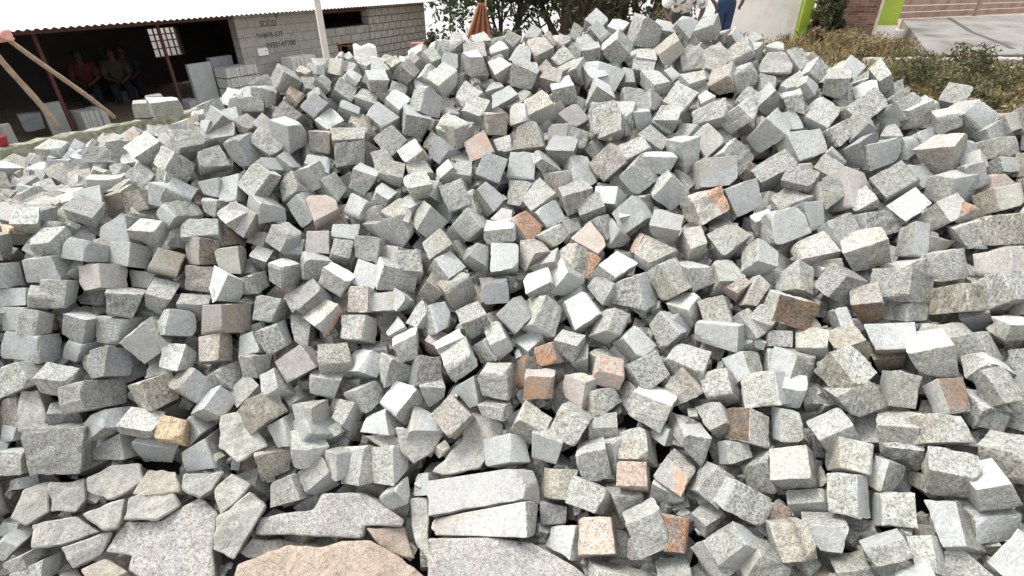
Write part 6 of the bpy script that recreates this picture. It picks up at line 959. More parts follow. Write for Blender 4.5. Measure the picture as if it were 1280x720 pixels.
g|39 1498 378 -3 -3 53 39 31 17 41 -16 -6 15 -46 14 -48 13 12 -6 44 -20 0 0 -46 -40 -25 -27
g|-1204 1437 257 14 -40 28 45 -21 -4 2 -21 -44 -25 -37 -19 -5 18 45 22 43 13 -14 35 -20 -39 22 -2
g|731 1764 687 -9 -32 37 31 -5 32 53 -9 -9 -6 -53 -11 -45 15 14 1 43 11 12 41 -39 -35 1 -35
g|965 1696 718 -13 -30 40 39 1 32 42 -22 -13 0 -47 -8 -40 23 10 5 46 9 10 25 -34 -39 1 -34
g|602 1494 503 -14 -16 47 45 18 23 38 -22 -1 1 -42 14 -47 19 4 1 43 -16 4 12 -43 -26 -9 -24
g|7 1295 232 -35 24 19 14 35 27 27 -6 40 -27 -27 33 -28 6 -43 29 22 -33 42 -16 -15 -18 -39 -27
g|1031 1526 668 -17 -41 -8 10 -25 38 49 -9 5 8 -30 -30 -49 11 -6 -13 31 27 24 42 3 -12 24 -31
g|1474 1625 887 -30 36 -26 -39 -39 15 -13 -35 -23 -16 11 -37 15 42 12 4 -20 45 38 -24 15 37 27 2
g|-733 2248 886 -50 -31 11 26 -61 3 16 -23 -54 -47 -7 -32 -17 26 44 48 5 41 41 36 -16 -20 53 6
g|559 1034 251 -43 -21 23 10 -43 7 6 -33 -21 -27 -11 -36 -10 28 25 35 10 23 34 25 -6 -4 43 -14
g|10 1413 321 -13 -40 30 25 -29 24 26 -22 -30 -10 -32 -35 -25 19 33 6 35 29 11 42 -27 -21 30 -24
g|-765 1498 286 -42 -10 19 8 -34 40 7 -45 -18 -40 -19 -22 -4 47 10 36 17 27 41 8 -28 -6 38 -30
O|-1075 1360 164 -42 -13 17 20 -30 40 15 -43 -1 -37 -25 -10 -19 40 -3 40 24 9 37 17 -24 -11 31 -32
g|220 952 76 -37 -9 20 -5 -31 35 0 -32 -25 -23 -17 -29 -3 40 18 25 15 35 34 14 -21 10 25 -33
B|-1876 1727 715 34 -46 -6 44 3 19 25 29 -20 14 20 -43 -28 -43 16 -11 -3 40 -33 33 13 -46 10 -21
g|1264 1296 668 -20 45 -6 -46 -14 36 -27 -19 -35 -22 11 -27 37 33 14 15 -22 46 27 -38 -15 35 0 -11
l|935 2758 1294 -21 -26 21 11 10 39 38 -4 28 -11 -49 6 -32 5 -24 6 39 -7 29 28 -23 -18 -7 -41
g|-806 2682 1264 -16 -26 12 -14 12 34 4 6 34 11 -41 10 -11 -4 -33 -9 34 -14 14 31 -13 22 -13 -29
g|570 1275 385 -33 -33 16 4 -33 29 24 -26 -18 11 -24 -38 -29 25 18 0 26 32 22 27 -14 2 34 -24
g|-729 1572 346 -49 3 23 5 -32 50 -6 -40 -20 -26 -25 -23 -4 49 13 38 12 30 41 8 -33 2 23 -38
B|751 1096 363 -36 -23 15 7 -35 12 10 -24 -27 -15 -14 -34 -11 27 28 24 17 31 24 24 -9 -4 32 -14
g|-665 1884 601 -38 -25 14 25 -47 17 10 -25 -37 -33 -13 -30 -16 26 33 37 14 34 35 30 -12 -18 38 -18
g|-500 1694 466 12 -45 27 46 2 6 27 -5 -37 3 -36 -26 -31 1 38 0 41 21 -15 34 -20 -44 5 -12
g|-1140 1537 328 -41 -10 17 21 -35 32 7 -40 -12 -37 -19 -10 -17 41 5 47 17 21 39 17 -25 -17 30 -27
g|-1303 1910 672 -40 -4 27 15 -36 34 -5 -43 -16 -41 -19 -10 -2 45 15 42 20 18 31 3 -39 -2 33 -28
g|-503 1688 449 -38 -10 15 14 -44 30 -4 -32 -26 -30 -14 -19 -5 42 17 41 7 26 24 17 -23 -1 33 -17
g|126 1364 319 -35 -9 1 -3 -39 30 0 -24 -32 -20 -12 -25 -10 35 13 28 1 40 34 12 -12 9 32 -15
'''.strip().split('\n')
SGROUP = 'loose granite setts heaped in the pile'
for i, ln in enumerate(STONES):
    kind, label, code, nums = ln.split('|'); v = np.array([int(x) for x in nums.split()], float) / 1000
    ctr = v[:3]; cor = v[3:].reshape(-1, 3) + ctr
    if kind in 'ZU': me = slab_mesh('granite_slab', cor, code, 500 + i, ctr); nm = 'granite_slab' if kind == 'Z' else 'rough_granite_piece'
    else: nm = {'s': 'granite_sett', 'k': 'granite_block', 'c': 'stone_splinter'}[kind]; me = stone_mesh(nm, cor, code, 10, 500 + i, ctr)
    o = bpy.data.objects.new(nm, me); C.objects.link(o); o.location = ctr
    tag(o, label, {'s': 'sett', 'k': 'stone block', 'Z': 'stone slab', 'U': 'rough stone', 'c': 'stone splinter'}[kind])
    if kind == 's': o['group'] = SGROUP
    if kind == 'U': o['group'] = 'rough granite pieces at the foot of the pile'
CO = [34.2119, 4.3937, 9.418, 6.7985, 5.4123]
def Dx(u, v):
    U = min(max((u - 640) / 640, -1.3), 1.3); V = min(max((v - 360) / 360, -1.15), 1.25)
    s = CO[0] + CO[1] * U + CO[2] * V + CO[3] * U * U + CO[4] * U * V
    w = min(max((230 - u) / 200, 0), 1) * min(max((285 - v) / 110, 0), 1)
    return FPX * 0.103 / s * (1 + .55 * w)
SIL = [(-260, 245), (0, 212), (100, 186), (190, 172), (240, 150), (320, 112), (400, 84), (500, 76), (560, 58), (700, 54), (745, 42), (860, 44), (900, 58), (960, 72), (1050, 90), (1110, 108), (1160, 134), (1250, 156), (1540, 200)]
def sil(u):
    for (a, b), (c, d) in zip(SIL, SIL[1:]):
        if u <= c: return b + (d - b) * (u - a) / (c - a)
    return SIL[-1][1]
# heap profile columns: list of world points from below the frame up over the crest and down the back
def column(u, off):
    pts = []; v0 = sil(u); vs = np.linspace(900, v0 + 6, 26)
    for v in vs: pts.append(at(u, v, Dx(u, v) + off))
    p = pts[-1]; h = Vector((at(u, 300, 1).x, at(u, 300, 1).y, 0)); h = h.normalized() * .55 + Vector((0, .45, 0)); h.normalize()
    z = p.z; q = p.copy(); pts.append(q + h * .12 + Vector((0, 0, -.01 - off * .2))); q = pts[-1]
    while q.z > -.3:
        q = q + h * .16 + Vector((0, 0, -.13)); pts.append(q)
        if len(pts) > 44: break
    while len(pts) < 45: pts.append(pts[-1] + h * .02 + Vector((0, 0, -.02)))
    return pts
US = np.linspace(-260, 1540, 73)
def flank(side, k, off):
    # the heap's own side slope, falling away from its first or last column
    base = column(US[0] if side < 0 else US[-1], off); out = []
    for p in base: out.append(Vector((p.x + side * .13 * k, p.y + .02 * k, max(p.z - .10 * k, min(p.z, -.42)))))
    return out
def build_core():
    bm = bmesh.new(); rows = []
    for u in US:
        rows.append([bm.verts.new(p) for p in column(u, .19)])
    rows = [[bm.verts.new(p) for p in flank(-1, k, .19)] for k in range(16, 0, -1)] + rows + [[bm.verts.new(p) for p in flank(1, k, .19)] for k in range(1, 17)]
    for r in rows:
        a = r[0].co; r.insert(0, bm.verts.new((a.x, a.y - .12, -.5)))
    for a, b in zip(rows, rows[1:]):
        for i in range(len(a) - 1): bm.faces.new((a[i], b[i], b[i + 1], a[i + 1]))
    me = bpy.data.meshes.new('dark_heap_core'); bm.to_mesh(me); bm.free(); fix_normals(me)
    me.materials.append(simple('gap_shade', (.035, .03, .03), .95, 20, .4, .6, 120, coordname='Object'))  # near-black core colour stands in for shade in the gaps between stones
    o = bpy.data.objects.new('dark_heap_core', me); C.objects.link(o); tag(o, kind='structure')
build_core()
def rand_rot(rng):
    q = rng.normal(size=4); q /= np.linalg.norm(q); w, x, y, z = q
    return np.array([[1 - 2 * (y * y + z * z), 2 * (x * y - z * w), 2 * (x * z + y * w)], [2 * (x * y + z * w), 1 - 2 * (x * x + z * z), 2 * (y * z - x * w)], [2 * (x * z - y * w), 2 * (y * z + x * w), 1 - 2 * (x * x + y * y)]])
def rand_box(c, rng, size=.094):
    d = size * rng.uniform(.8, 1.12, 3) / 2
    return (SG * d) @ rand_rot(rng).T + np.array(c) + rng.normal(0, .003, (8, 3))
parts = []; rng = np.random.default_rng(77)
for i, ln in enumerate(REST):
    code, nums = ln.split('|'); v = np.array([int(x) for x in nums.split()], float) / 1000; ctr = v[:3]
    parts.append(stone_part(v[3:].reshape(-1, 3) + ctr, code, 8, rng))
def filler(u0, u1, off, front, seed, size=.094):
    rng = np.random.default_rng(seed); last = []
    for u in (np.arange(u0, u1, 14) if u0 != u1 else np.arange(.5, 16, .5)):
        col = column(u, off) if u0 != u1 else flank(u0, u, off)
        for i in range(len(col) - 1):
            if (i < 26) != front and u0 != u1: continue
            a, b = col[i], col[i + 1]; n = max(1, int((b - a).length / .045))
            for k in range(n):
                p = a.lerp(b, (k + rng.random()) / n) + Vector(rng.normal(0, .012, 3))
                if p.z < -.15 and u0 != u1 or p.z < -.38: continue
                last.append(p)
    # Poisson thinning on a grid
    keep = []; grid = {}; g = .075; order = rng.permutation(len(last))
    for j in order:
        p = last[j]; key = (int(p.x // g), int(p.y // g), int(p.z // g)); ok = True
        for dx in (-1, 0, 1):
            for dy in (-1, 0, 1):
                for dz in (-1, 0, 1):
                    for q in grid.get((key[0] + dx, key[1] + dy, key[2] + dz), ()):
                        if (p - q).length < g: ok = False
        if ok: grid.setdefault(key, []).append(p); keep.append(p)
    codes = 'ggggggggllldppptB'
    return [stone_part(rand_box(p, rng, size), codes[rng.integers(len(codes))], 4, rng) for p in keep]
parts += filler(-20, 1300, .125, True, 5)
parts += filler(-260, -20, .03, True, 6)
parts += filler(1300, 1540, .03, True, 7)
parts += filler(-260, 1540, .05, False, 8)
parts += filler(1, 1, .05, True, 9)
parts += filler(-1, -1, .05, True, 10)
o = bpy.data.objects.new('heaped_granite_setts', mesh_from('heaped_granite_setts', parts, GRANITE)); C.objects.link(o)
tag(o, 'mass of grey granite setts filling the upper and inner parts of the great heap', 'setts', kind='stuff')
print('heap stones', len(parts))

# ================================================================== the place around the heap
def obj(name, bm_or_me, mat, parent=None, smooth=False):
    if isinstance(bm_or_me, bmesh.types.BMesh):
        me = bpy.data.meshes.new(name); bm_or_me.to_mesh(me); bm_or_me.free()
    else: me = bm_or_me
    if smooth: me.polygons.foreach_set('use_smooth', np.ones(len(me.polygons), dtype=bool))
    if mat and not me.materials: me.materials.append(mat)
    o = bpy.data.objects.new(name, me); C.objects.link(o)
    if parent: o.parent = parent
    return o
def box(bm, x0, y0, z0, x1, y1, z1, bev=0.0, M=None, jit=0.0):
    vs = [bm.verts.new((x, y, z)) for z in (z0, z1) for (x, y) in ((x0, y0), (x1, y0), (x1, y1), (x0, y1))]
    if jit:
        for v in vs: v.co += Vector((random.uniform(-jit, jit), random.uniform(-jit, jit), random.uniform(-jit, jit)))
    fs = [bm.faces.new([vs[i] for i in q]) for q in ((3, 2, 1, 0), (4, 5, 6, 7), (0, 1, 5, 4), (1, 2, 6, 5), (2, 3, 7, 6), (3, 0, 4, 7))]
    if M is not None:
        for v in vs: v.co = M @ v.co
    if bev: bmesh.ops.bevel(bm, geom=list({e for f in fs for e in f.edges}), offset=bev, segments=2, affect='EDGES', profile=.6)
def tube(bm, pts, rads, n=8, cap=True, wob=0):
    rings = []; pts = [Vector(p) for p in pts]
    for i, p in enumerate(pts):
        t = (pts[min(i + 1, len(pts) - 1)] - pts[max(i - 1, 0)]).normalized()
        a = t.orthogonal().normalized() if i == 0 else (ref - t * ref.dot(t)).normalized()
        ref = a; b = t.cross(a); r = rads[i] if hasattr(rads, '__len__') else rads
        rings.append([bm.verts.new(p + (a * math.cos(k * 2 * PI / n) + b * math.sin(k * 2 * PI / n)) * r * (1 + random.uniform(-wob, wob))) for k in range(n)])
    for A, B in zip(rings, rings[1:]):
        for k in range(n): bm.faces.new((A[k], A[(k + 1) % n], B[(k + 1) % n], B[k]))
    if cap: bm.faces.new(rings[0][::-1]); bm.faces.new(rings[-1])
def sstep(a, b, x):
    t = min(max((x - a) / (b - a), 0), 1); return t * t * (3 - 2 * t)
def gz(x, y):
    low = sstep(-1.9, -5.2, x) * sstep(2.4, 6.8, y)
    back = sstep(-1.5, -4.5, x) * sstep(10, 14, y)
    z = -.05 - .87 * max(low, back * .9)
    z += .28 * math.exp(-((x - 3.9) ** 2 + (y - 10.8) ** 2) / 2.5)
    e0 = 13.5 + 8 * sstep(4.2, 6.2, x) + 6 * sstep(-3.2, -5, x)
    if y > e0: z -= (y - e0) * .2 * sstep(e0, e0 + 3, y)
    z -= .4 * sstep(2.3, 1.5, y) * sstep(4.5, 3.2, abs(x))
    z += .16 * sstep(4, 8, x) * sstep(7, 11, y) + .3 * sstep(8, 14, x) * sstep(13, 18, y)
    return z
# ---- ground: one sheet to the horizon
def axis(lo, hi, fine0, fine1, st):
    a = list(np.arange(fine0, fine1 + st, st)); x = fine0; k = st
    L = []
    while x > lo: k *= 1.35; x -= k; L.append(x)
    x = a[-1]; k = st; Rr = []
    while x < hi: k *= 1.35; x += k; Rr.append(x)
    return L[::-1] + a + Rr
gx = axis(-150, 150, -10, 14, .25); gy = axis(-60, 200, -3, 22, .25)
bm = bmesh.new(); G = [[bm.verts.new((x, y, gz(x, y) + (random.uniform(-.012, .012)))) for y in gy] for x in gx]
for i in range(len(gx) - 1):
    for j in range(len(gy) - 1): bm.faces.new((G[i][j], G[i + 1][j], G[i + 1][j + 1], G[i][j + 1]))
dirt = simple('dry_dirt', (.2, .15, .11), .95, 1.2, .4, .7, 30, stops=[(.3, (.17, .12, .085)), (.5, (.24, .19, .14)), (.62, (.16, .15, .08)), (.78, (.3, .26, .21))])
tag(obj('ground', bm, dirt, smooth=True), kind='structure')

concrete = simple('old_concrete', (.36, .35, .31), .9, 3, .3, .5, 90, stops=[(.25, (.2, .19, .15)), (.5, (.36, .35, .31)), (.75, (.47, .45, .4))])
mossy = simple('mossy_concrete', (.3, .29, .2), .95, 9, .3, .8, 60, stops=[(.3, (.13, .14, .07)), (.47, (.27, .27, .19)), (.6, (.38, .36, .3)), (.8, (.45, .4, .33))])
whitewash = simple('white_plaster', (.80, .76, .69), .9, 1.5, .12, .15, 60, stops=[(.25, (.64, .60, .53)), (.5, (.80, .76, .69)), (.8, (.84, .81, .76))])
green = simple('lime_green_paint', (.33, .43, .045), .6, 3, .2, .1, 80)
redsteel = simple('red_oxide_steel', (.10, .028, .024), .6, 10, .3, .1)
wood = simple('grey_weathered_wood', (.33, .25, .17), .85, 14, .35, .5, 60)
dark = simple('dark_soot', (.012, .011, .011), .9, 5, .3)

def block_mat(name, c1, c2, mortar, msize=.012, w=.4, h=.2, bump=.6):
    k = NT(name); tc = k.n('ShaderNodeTexCoord'); sx = k.n('ShaderNodeSeparateXYZ'); cx = k.n('ShaderNodeCombineXYZ')
    k.l(tc, 'Object', sx, 'Vector'); k.l(sx, 'X', cx, 'X'); k.l(sx, 'Z', cx, 'Y')
    b = k.n('ShaderNodeTexBrick'); k.l(cx, 'Vector', b, 'Vector')
    b.inputs['Color1'].default_value = (*c1, 1); b.inputs['Color2'].default_value = (*c2, 1); b.inputs['Mortar'].default_value = (*mortar, 1)
    b.inputs['Scale'].default_value = 1; b.inputs['Mortar Size'].default_value = msize; b.inputs['Brick Width'].default_value = w; b.inputs['Row Height'].default_value = h
    b.inputs['Mortar Smooth'].default_value = .3
    no = k.noise(6, 6, .7, tc.outputs['Object']); r = k.ramp([(.3, .72), (.6, 1.05), (.8, 1.15)]); k.l(no, 'Fac', r, 'Fac')
    c = k.mul(b.outputs['Color'], r.outputs['Color']); k.t.links.new(c, k.b.inputs['Base Color']); k.b.inputs['Roughness'].default_value = .95
    n2 = k.noise(90, 3, .7, tc.outputs['Object']); m = k.n('ShaderNodeMath', operation='MULTIPLY_ADD'); m.inputs[1].default_value = -1.5
    k.l(b, 'Fac', m, 0); k.l(n2, 'Fac', m, 2)
    bp = k.n('ShaderNodeBump'); bp.inputs['Strength'].default_value = bump; bp.inputs['Distance'].default_value = .01
    k.l(m, 'Value', bp, 'Height'); k.l(bp, 'Normal', k.b, 'Normal')
    return k.m
blocks = block_mat('concrete_blocks', (.32, .31, .28), (.38, .36, .32), (.15, .13, .12), .012)
blocks_pale = block_mat('concrete_blocks_slurried', (.33, .315, .29), (.36, .345, .32), (.27, .245, .225), .01)
blocks_small = block_mat('concrete_blocks_small', (.36, .34, .30), (.42, .40, .35), (.14, .12, .105), .016, .3, .2)

# ---- low concrete wall at the edge of the yard
def vwall(name, p, q, z0, z1, th, mat, seg=24, jit=.012, **k):
    p = Vector((*p, 0)); q = Vector((*q, 0)); L = (q - p).length
    o = empty(name + '_tmp'); bpy.data.objects.remove(o)
    bm = bmesh.new(); n = seg; rows = []
    prof = [(-th / 2, z0), (-th / 2, z1 - .02), (-th / 2 + .02, z1), (th / 2 - .02, z1), (th / 2, z1 - .02), (th / 2, z0)]
    for i in range(n + 1):
        rows.append([bm.verts.new((L * i / n, y + random.uniform(-jit, jit), z + (random.uniform(-jit, jit) if z > z0 else 0))) for y, z in prof])
    for a, b in zip(rows, rows[1:]):
        for j in range(len(prof) - 1): bm.faces.new((a[j], a[j + 1], b[j + 1], b[j]))
    bm.faces.new(rows[0]); bm.faces.new(rows[-1][::-1]); bmesh.ops.recalc_face_normals(bm, faces=bm.faces)
    ob = obj(name, bm, mat); ob.location = p; d = q - p; ob.rotation_euler = (0, 0, math.atan2(d.y, d.x)); return tag(ob, **k)
vwall('low_wall', (-9.2, 3.9), (-4.9, 11.7), -1.25, -.5, .2, mossy, 60, .02, label='low mossy concrete wall along the edge of the shed yard', cat='low wall')

# ---- the shed
SH = empty('stone_shed', (-7.975, 9.029, -1.02), math.radians(64.5), label='low block shed with a corrugated sheet roof and dark open front', cat='shed')
Z0 = 1.02   # local z = world z + 1.02
def shed_part(name, fn, mat, parent=SH, smooth=False):
    bm = bmesh.new(); fn(bm); bmesh.ops.recalc_face_normals(bm, faces=bm.faces); return obj(name, bm, mat, parent, smooth)
sheet = simple('corrugated_sheet', (.62, .63, .58), .5, 2, .12, 0, metal=0, stops=[(.3, (.44, .45, .40)), (.7, (.58, .59, .55))])
def roof(bm):
    xs = np.arange(-7, 11.9, .0156); ys = [(-.42, 1.90), (0, 1.94), (1.5, 2.06), (3, 2.16), (4.4, 2.24)]
    for off in (0, -.012):
        R = [[bm.verts.new((x, y, z + .013 * math.sin(x * 2 * PI / .125) + off)) for y, z in ys] for x in xs]
        for a, b in zip(R, R[1:]):
            for j in range(len(ys) - 1): bm.faces.new((a[j], b[j], b[j + 1], a[j + 1]))
    bmesh.ops.remove_doubles(bm, verts=bm.verts, dist=.0001)
shed_part('roof', roof, sheet, smooth=True)
def wallx(bm, x0, x1, z0, z1, y=0, th=.2): box(bm, x0, y, z0, x1, y + th, z1)
w1 = shed_part('front_wall', lambda bm: wallx(bm, 4.27, 6.92, -.3, 1.86), blocks_pale)
def low(bm):
    wallx(bm, 6.923, 7.42, -.3, 1.40, .01); wallx(bm, 8.0, 8.797, -.3, 1.40, .01); wallx(bm, 7.423, 7.997, 1.0, 1.397, .013)
shed_part('half_wall', low, blocks)
w2 = shed_part('end_wall', lambda bm: wallx(bm, 8.8, 11.7, -.3, 1.85, -.02, .24), blocks_small)
def back(bm):
    wallx(bm, -7, 4.80, -.3, 2.2, 4.0); wallx(bm, 5.66, 11.7, -.3, 2.2, 4.0); wallx(bm, 4.803, 5.657, -.3, .74, 4.003); wallx(bm, 4.803, 5.657, 1.42, 2.2, 4.003)
dimwall = simple('interior_shade_wall', (.05, .042, .04), .95, 2, .3)  # near-black colour paints the shed interior's shade onto its inner walls
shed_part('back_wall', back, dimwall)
shed_part('side_wall', lambda bm: (box(bm, -7.2, 0, -.3, -7.003, 4.2, 2.2),), blocks)
shed_part('side_wall', lambda bm: (box(bm, 11.48, .223, -.3, 11.697, 3.997, 2.0),), blocks)
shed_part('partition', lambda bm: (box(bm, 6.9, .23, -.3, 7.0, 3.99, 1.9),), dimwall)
shed_part('floor', lambda bm: (box(bm, -7, -.2, -.1, 11.4, 3.99, .03),), simple('shed_floor', (.04, .035, .033), .95, 3, .3))  # floor colour darkened to deepen the shade inside the shed
def grille(bm):
    for x in np.linspace(4.83, 5.63, 6): box(bm, x - .014, 4.05, .743, x + .014, 4.08, 1.417)
    for z in (.93, 1.12, 1.27): box(bm, 4.806, 4.083, z - .014, 5.654, 4.11, z + .014)
shed_part('window_grille', grille, redsteel)
for x in (2.75, .57): shed_part('post', lambda bm: tube(bm, [(x, .38, 0), (x, .38, 1.93)], .035, 8), redsteel)
shed_part('eaves_beam', lambda bm: box(bm, -7, .02, 1.80, 4.2, .09, 1.868), redsteel)
shed_part('eaves_beam', lambda bm: box(bm, 7.0, .02, 1.76, 8.75, .09, 1.84), redsteel)
def dframe(bm):
    tube(bm, [(7.45, -.03, 0), (7.45, -.03, .96), (7.95, -.03, .90), (8.03, -.05, .7), (8.06, -.08, 0)], .028, 6)
shed_part('door_frame', dframe, simple('rusty_steel', (.23, .07, .035), .8, 12, .4))
shed_part('lintel', lambda bm: box(bm, 7.36, -.05, 1.0, 8.0, .008, 1.05), wood)
# painted writing on the front wall
ink = simple('dark_paint', (.06, .075, .06), .9, 22, .5, stops=[(.36, (.30, .29, .265)), (.46, (.09, .10, .085)), (.7, (.05, .06, .05))])
def writing(body, x, z, size, rot, mat=ink):
    cu = bpy.data.curves.new('painted_writing', 'FONT'); cu.body = body; cu.size = size; cu.extrude = .002; cu.offset = .004; cu.space_character = 1.1
    t = bpy.data.objects.new('t', cu); C.objects.link(t); bpy.context.view_layer.update()
    me = bpy.data.meshes.new_from_object(t.evaluated_get(bpy.context.evaluated_depsgraph_get())); bpy.data.objects.remove(t)
    o = obj('painted_writing', me, mat, w1); o.location = (x, -.006, z); o.rotation_euler = (PI / 2, rot, 0); return o
writing('SOLID', 4.93, 1.60, .17, 0); writing('9HMFE-577', 4.77, 1.36, .15, 0); writing('8950647708', 4.98, 1.13, .17, 0); writing('V', 5.42, 1.74, .16, 0)
def sbox(bm):
    box(bm, 4.68, -.05, 1.0, 4.97, -.004, 1.16, .006)
sb = shed_part('meter_box', sbox, simple('white_plastic', (.8, .8, .77), .4, 4, .05), w1)
obj('knob', (lambda bm: (tube(bm, [(4.9, -.052, 1.10), (4.9, -.062, 1.10)], .014, 8), bm)[1])(bmesh.new()), ink, SH)
# white wall added behind the shed so the grille window looks bright
def local(x, y, z): return SH.matrix_basis @ Vector((x, y, z))
bpy.context.view_layer.update()
def standing(name, fn, mat, M=None, **k):
    bm = bmesh.new(); fn(bm); bmesh.ops.recalc_face_normals(bm, faces=bm.faces)
    bb = [v.co.copy() for v in bm.verts]; c = sum(bb, Vector()) / len(bb); c.z = min(v.z for v in bb)
    for v in bm.verts: v.co -= c
    o = obj(name, bm, mat); o.location = SH.matrix_basis @ c; o.rotation_euler = SH.rotation_euler; return tag(o, **k)
standing('added_bright_wall', lambda bm: box(bm, 2.5, 7.4, -.3, 9.5, 7.6, 1.75), whitewash, label='white wall added behind the dark shed to brighten the grille window', cat='wall')

# ---- slabs and tiles stacked at the shed
slabgrey = simple('sawn_stone', (.40, .41, .41), .8, 5, .18, .1, 50)
slabpale = simple('pale_sawn_stone', (.52, .52, .49), .8, 6, .15, .1, 50)
standing('leaning_slab', lambda bm: box(bm, 3.05, .25, .02, 3.60, .33, 1.0, .006), slabgrey, label='large plain grey stone panel standing on edge at the shed front', cat='slab')
standing('leaning_slab', lambda bm: box(bm, .33, .60, .03, .70, .66, .66, .006), slabgrey, label='grey stone panel leaning behind the red post at left', cat='slab')
standing('leaning_slab', lambda bm: box(bm, 3.64, .30, .62, 4.22, .42, 1.06, .01), simple('dark_sawn_stone', (.22, .23, .24), .8, 9, .3, .2), label='dark grey carved stone panel lying on top of the tile stack', cat='slab')
def tstack(name, x0, x1, y0, rows, zt, label, cat, mat):
    S_ = empty(name, local((x0 + x1) / 2, y0 + .2, .02), math.radians(64.5), label=label, cat=cat); bpy.context.view_layer.update()
    w_ = x1 - x0; hh = zt / rows
    for r in range(rows):
        x = -w_ / 2
        while x < w_ / 2 - .03:
            t = random.uniform(.03, .06); bm = bmesh.new(); sl = random.uniform(-.02, .02)
            box(bm, x, -.18 + random.uniform(-.02, .02), r * hh + .003, x + t - .006, .18, (r + 1) * hh - .01 - random.uniform(0, .02), .003)
            bmesh.ops.recalc_face_normals(bm, faces=bm.faces); obj('tile', bm, mat, S_); x += t
    return S_
tstack('tile_stack', 3.62, 4.5, -.15, 4, .86, 'rows of sawn stone tiles stacked on edge before the shed wall', 'tile stack', slabpale)
tstack('tile_stack', 5.0, 5.75, -.75, 3, .95, 'short rows of white stone tiles on edge right of the shed corner', 'tile stack', slabpale)
tstack('tile_stack', 2.75, 3.0, .1, 1, .32, 'little bundle of upright grey tiles left of the plain panel', 'tile stack', slabgrey)
tstack('tile_stack', .78, 1.25, .35, 1, .45, 'small pale bundle of cut tiles between the red post and leaning pole', 'tile stack', slabpale)
def rock(name, c, dims, code, seed, rz=0, tilt=0, **k):
    M = Matrix.Rotation(rz, 3, 'Z') @ Matrix.Rotation(tilt, 3, 'X'); d = np.array(dims) / 2
    cor = (SG[:, [0, 2, 1]] * np.array([1, 1, -1]) * d) @ np.array(M).T + np.array(c)
    cor += np.random.default_rng(seed).normal(0, .02 * max(dims), (8, 3)) * .6
    me = stone_mesh(name, cor, code, 6, seed, np.array(c)); o = bpy.data.objects.new(name, me); C.objects.link(o); o.location = c; return tag(o, **k)
p = at(207, 133, 8.3); rock('stone_block', p, (.42, .32, .24), 'l', 901, .7, .1, label='big pale cut stone lying on the low wall before the shed', cat='stone block')
p = at(178, 136, 8.9); rock('stone_block', p, (.26, .22, .26), 'g', 902, .3, label='grey rounded stone block just left of the big pale cut stone', cat='stone block')
p = at(194, 126, 9.4); rock('stone_block', p, (.3, .22, .22), 'g', 903, .6, label='flat grey block behind the big pale cut stone', cat='stone block')
p = at(40, 152, 9.3); rock('stone_block', p, (.32, .22, .3), 'd', 904, .8, label='dark stone block inside the shed at far left', cat='stone block')

# ---- people
def person(base, rz, J, E, skin, **k):
    P = empty('person', base, rz, **k); bpy.context.view_layer.update()
    def grow(name, names, radmul, mat, parent, extra=0.0):
        me = bpy.data.meshes.new(name); idx = {n: i for i, n in enumerate(names)}
        me.from_pydata([J[n][0] for n in names], [(idx[a], idx[b]) for a, b in E if a in idx and b in idx], [])
        o = bpy.data.objects.new(name, me); C.objects.link(o)
        m = o.modifiers.new('s', 'SKIN'); m.use_smooth_shade = True; o.modifiers.new('b', 'SUBSURF').levels = 1
        for n, i in idx.items():
            r = J[n][1]; r = (r, r) if not hasattr(r, '__len__') else r
            me.skin_vertices[0].data[i].radius = (r[0] * radmul + extra, r[1] * radmul + extra); me.skin_vertices[0].data[i].use_root = (i == 0)
        bpy.context.view_layer.update()
        m2 = bpy.data.meshes.new_from_object(o.evaluated_get(bpy.context.evaluated_depsgraph_get())); bpy.data.objects.remove(o)
        m2.materials.clear(); m2.materials.append(mat); m2.name = name
        ob = bpy.data.objects.new(name, m2); C.objects.link(ob); ob.parent = parent; return ob
    return P, grow
skinm = simple('brown_skin', (.09, .042, .025), .55, 6, .15)
eyem = simple('eye_white', (.12, .10, .09), .4)  # whites darkened to sit in the shade inside the shed
hairm = simple('black_hair', (.012, .01, .009), .7, 30, .3)
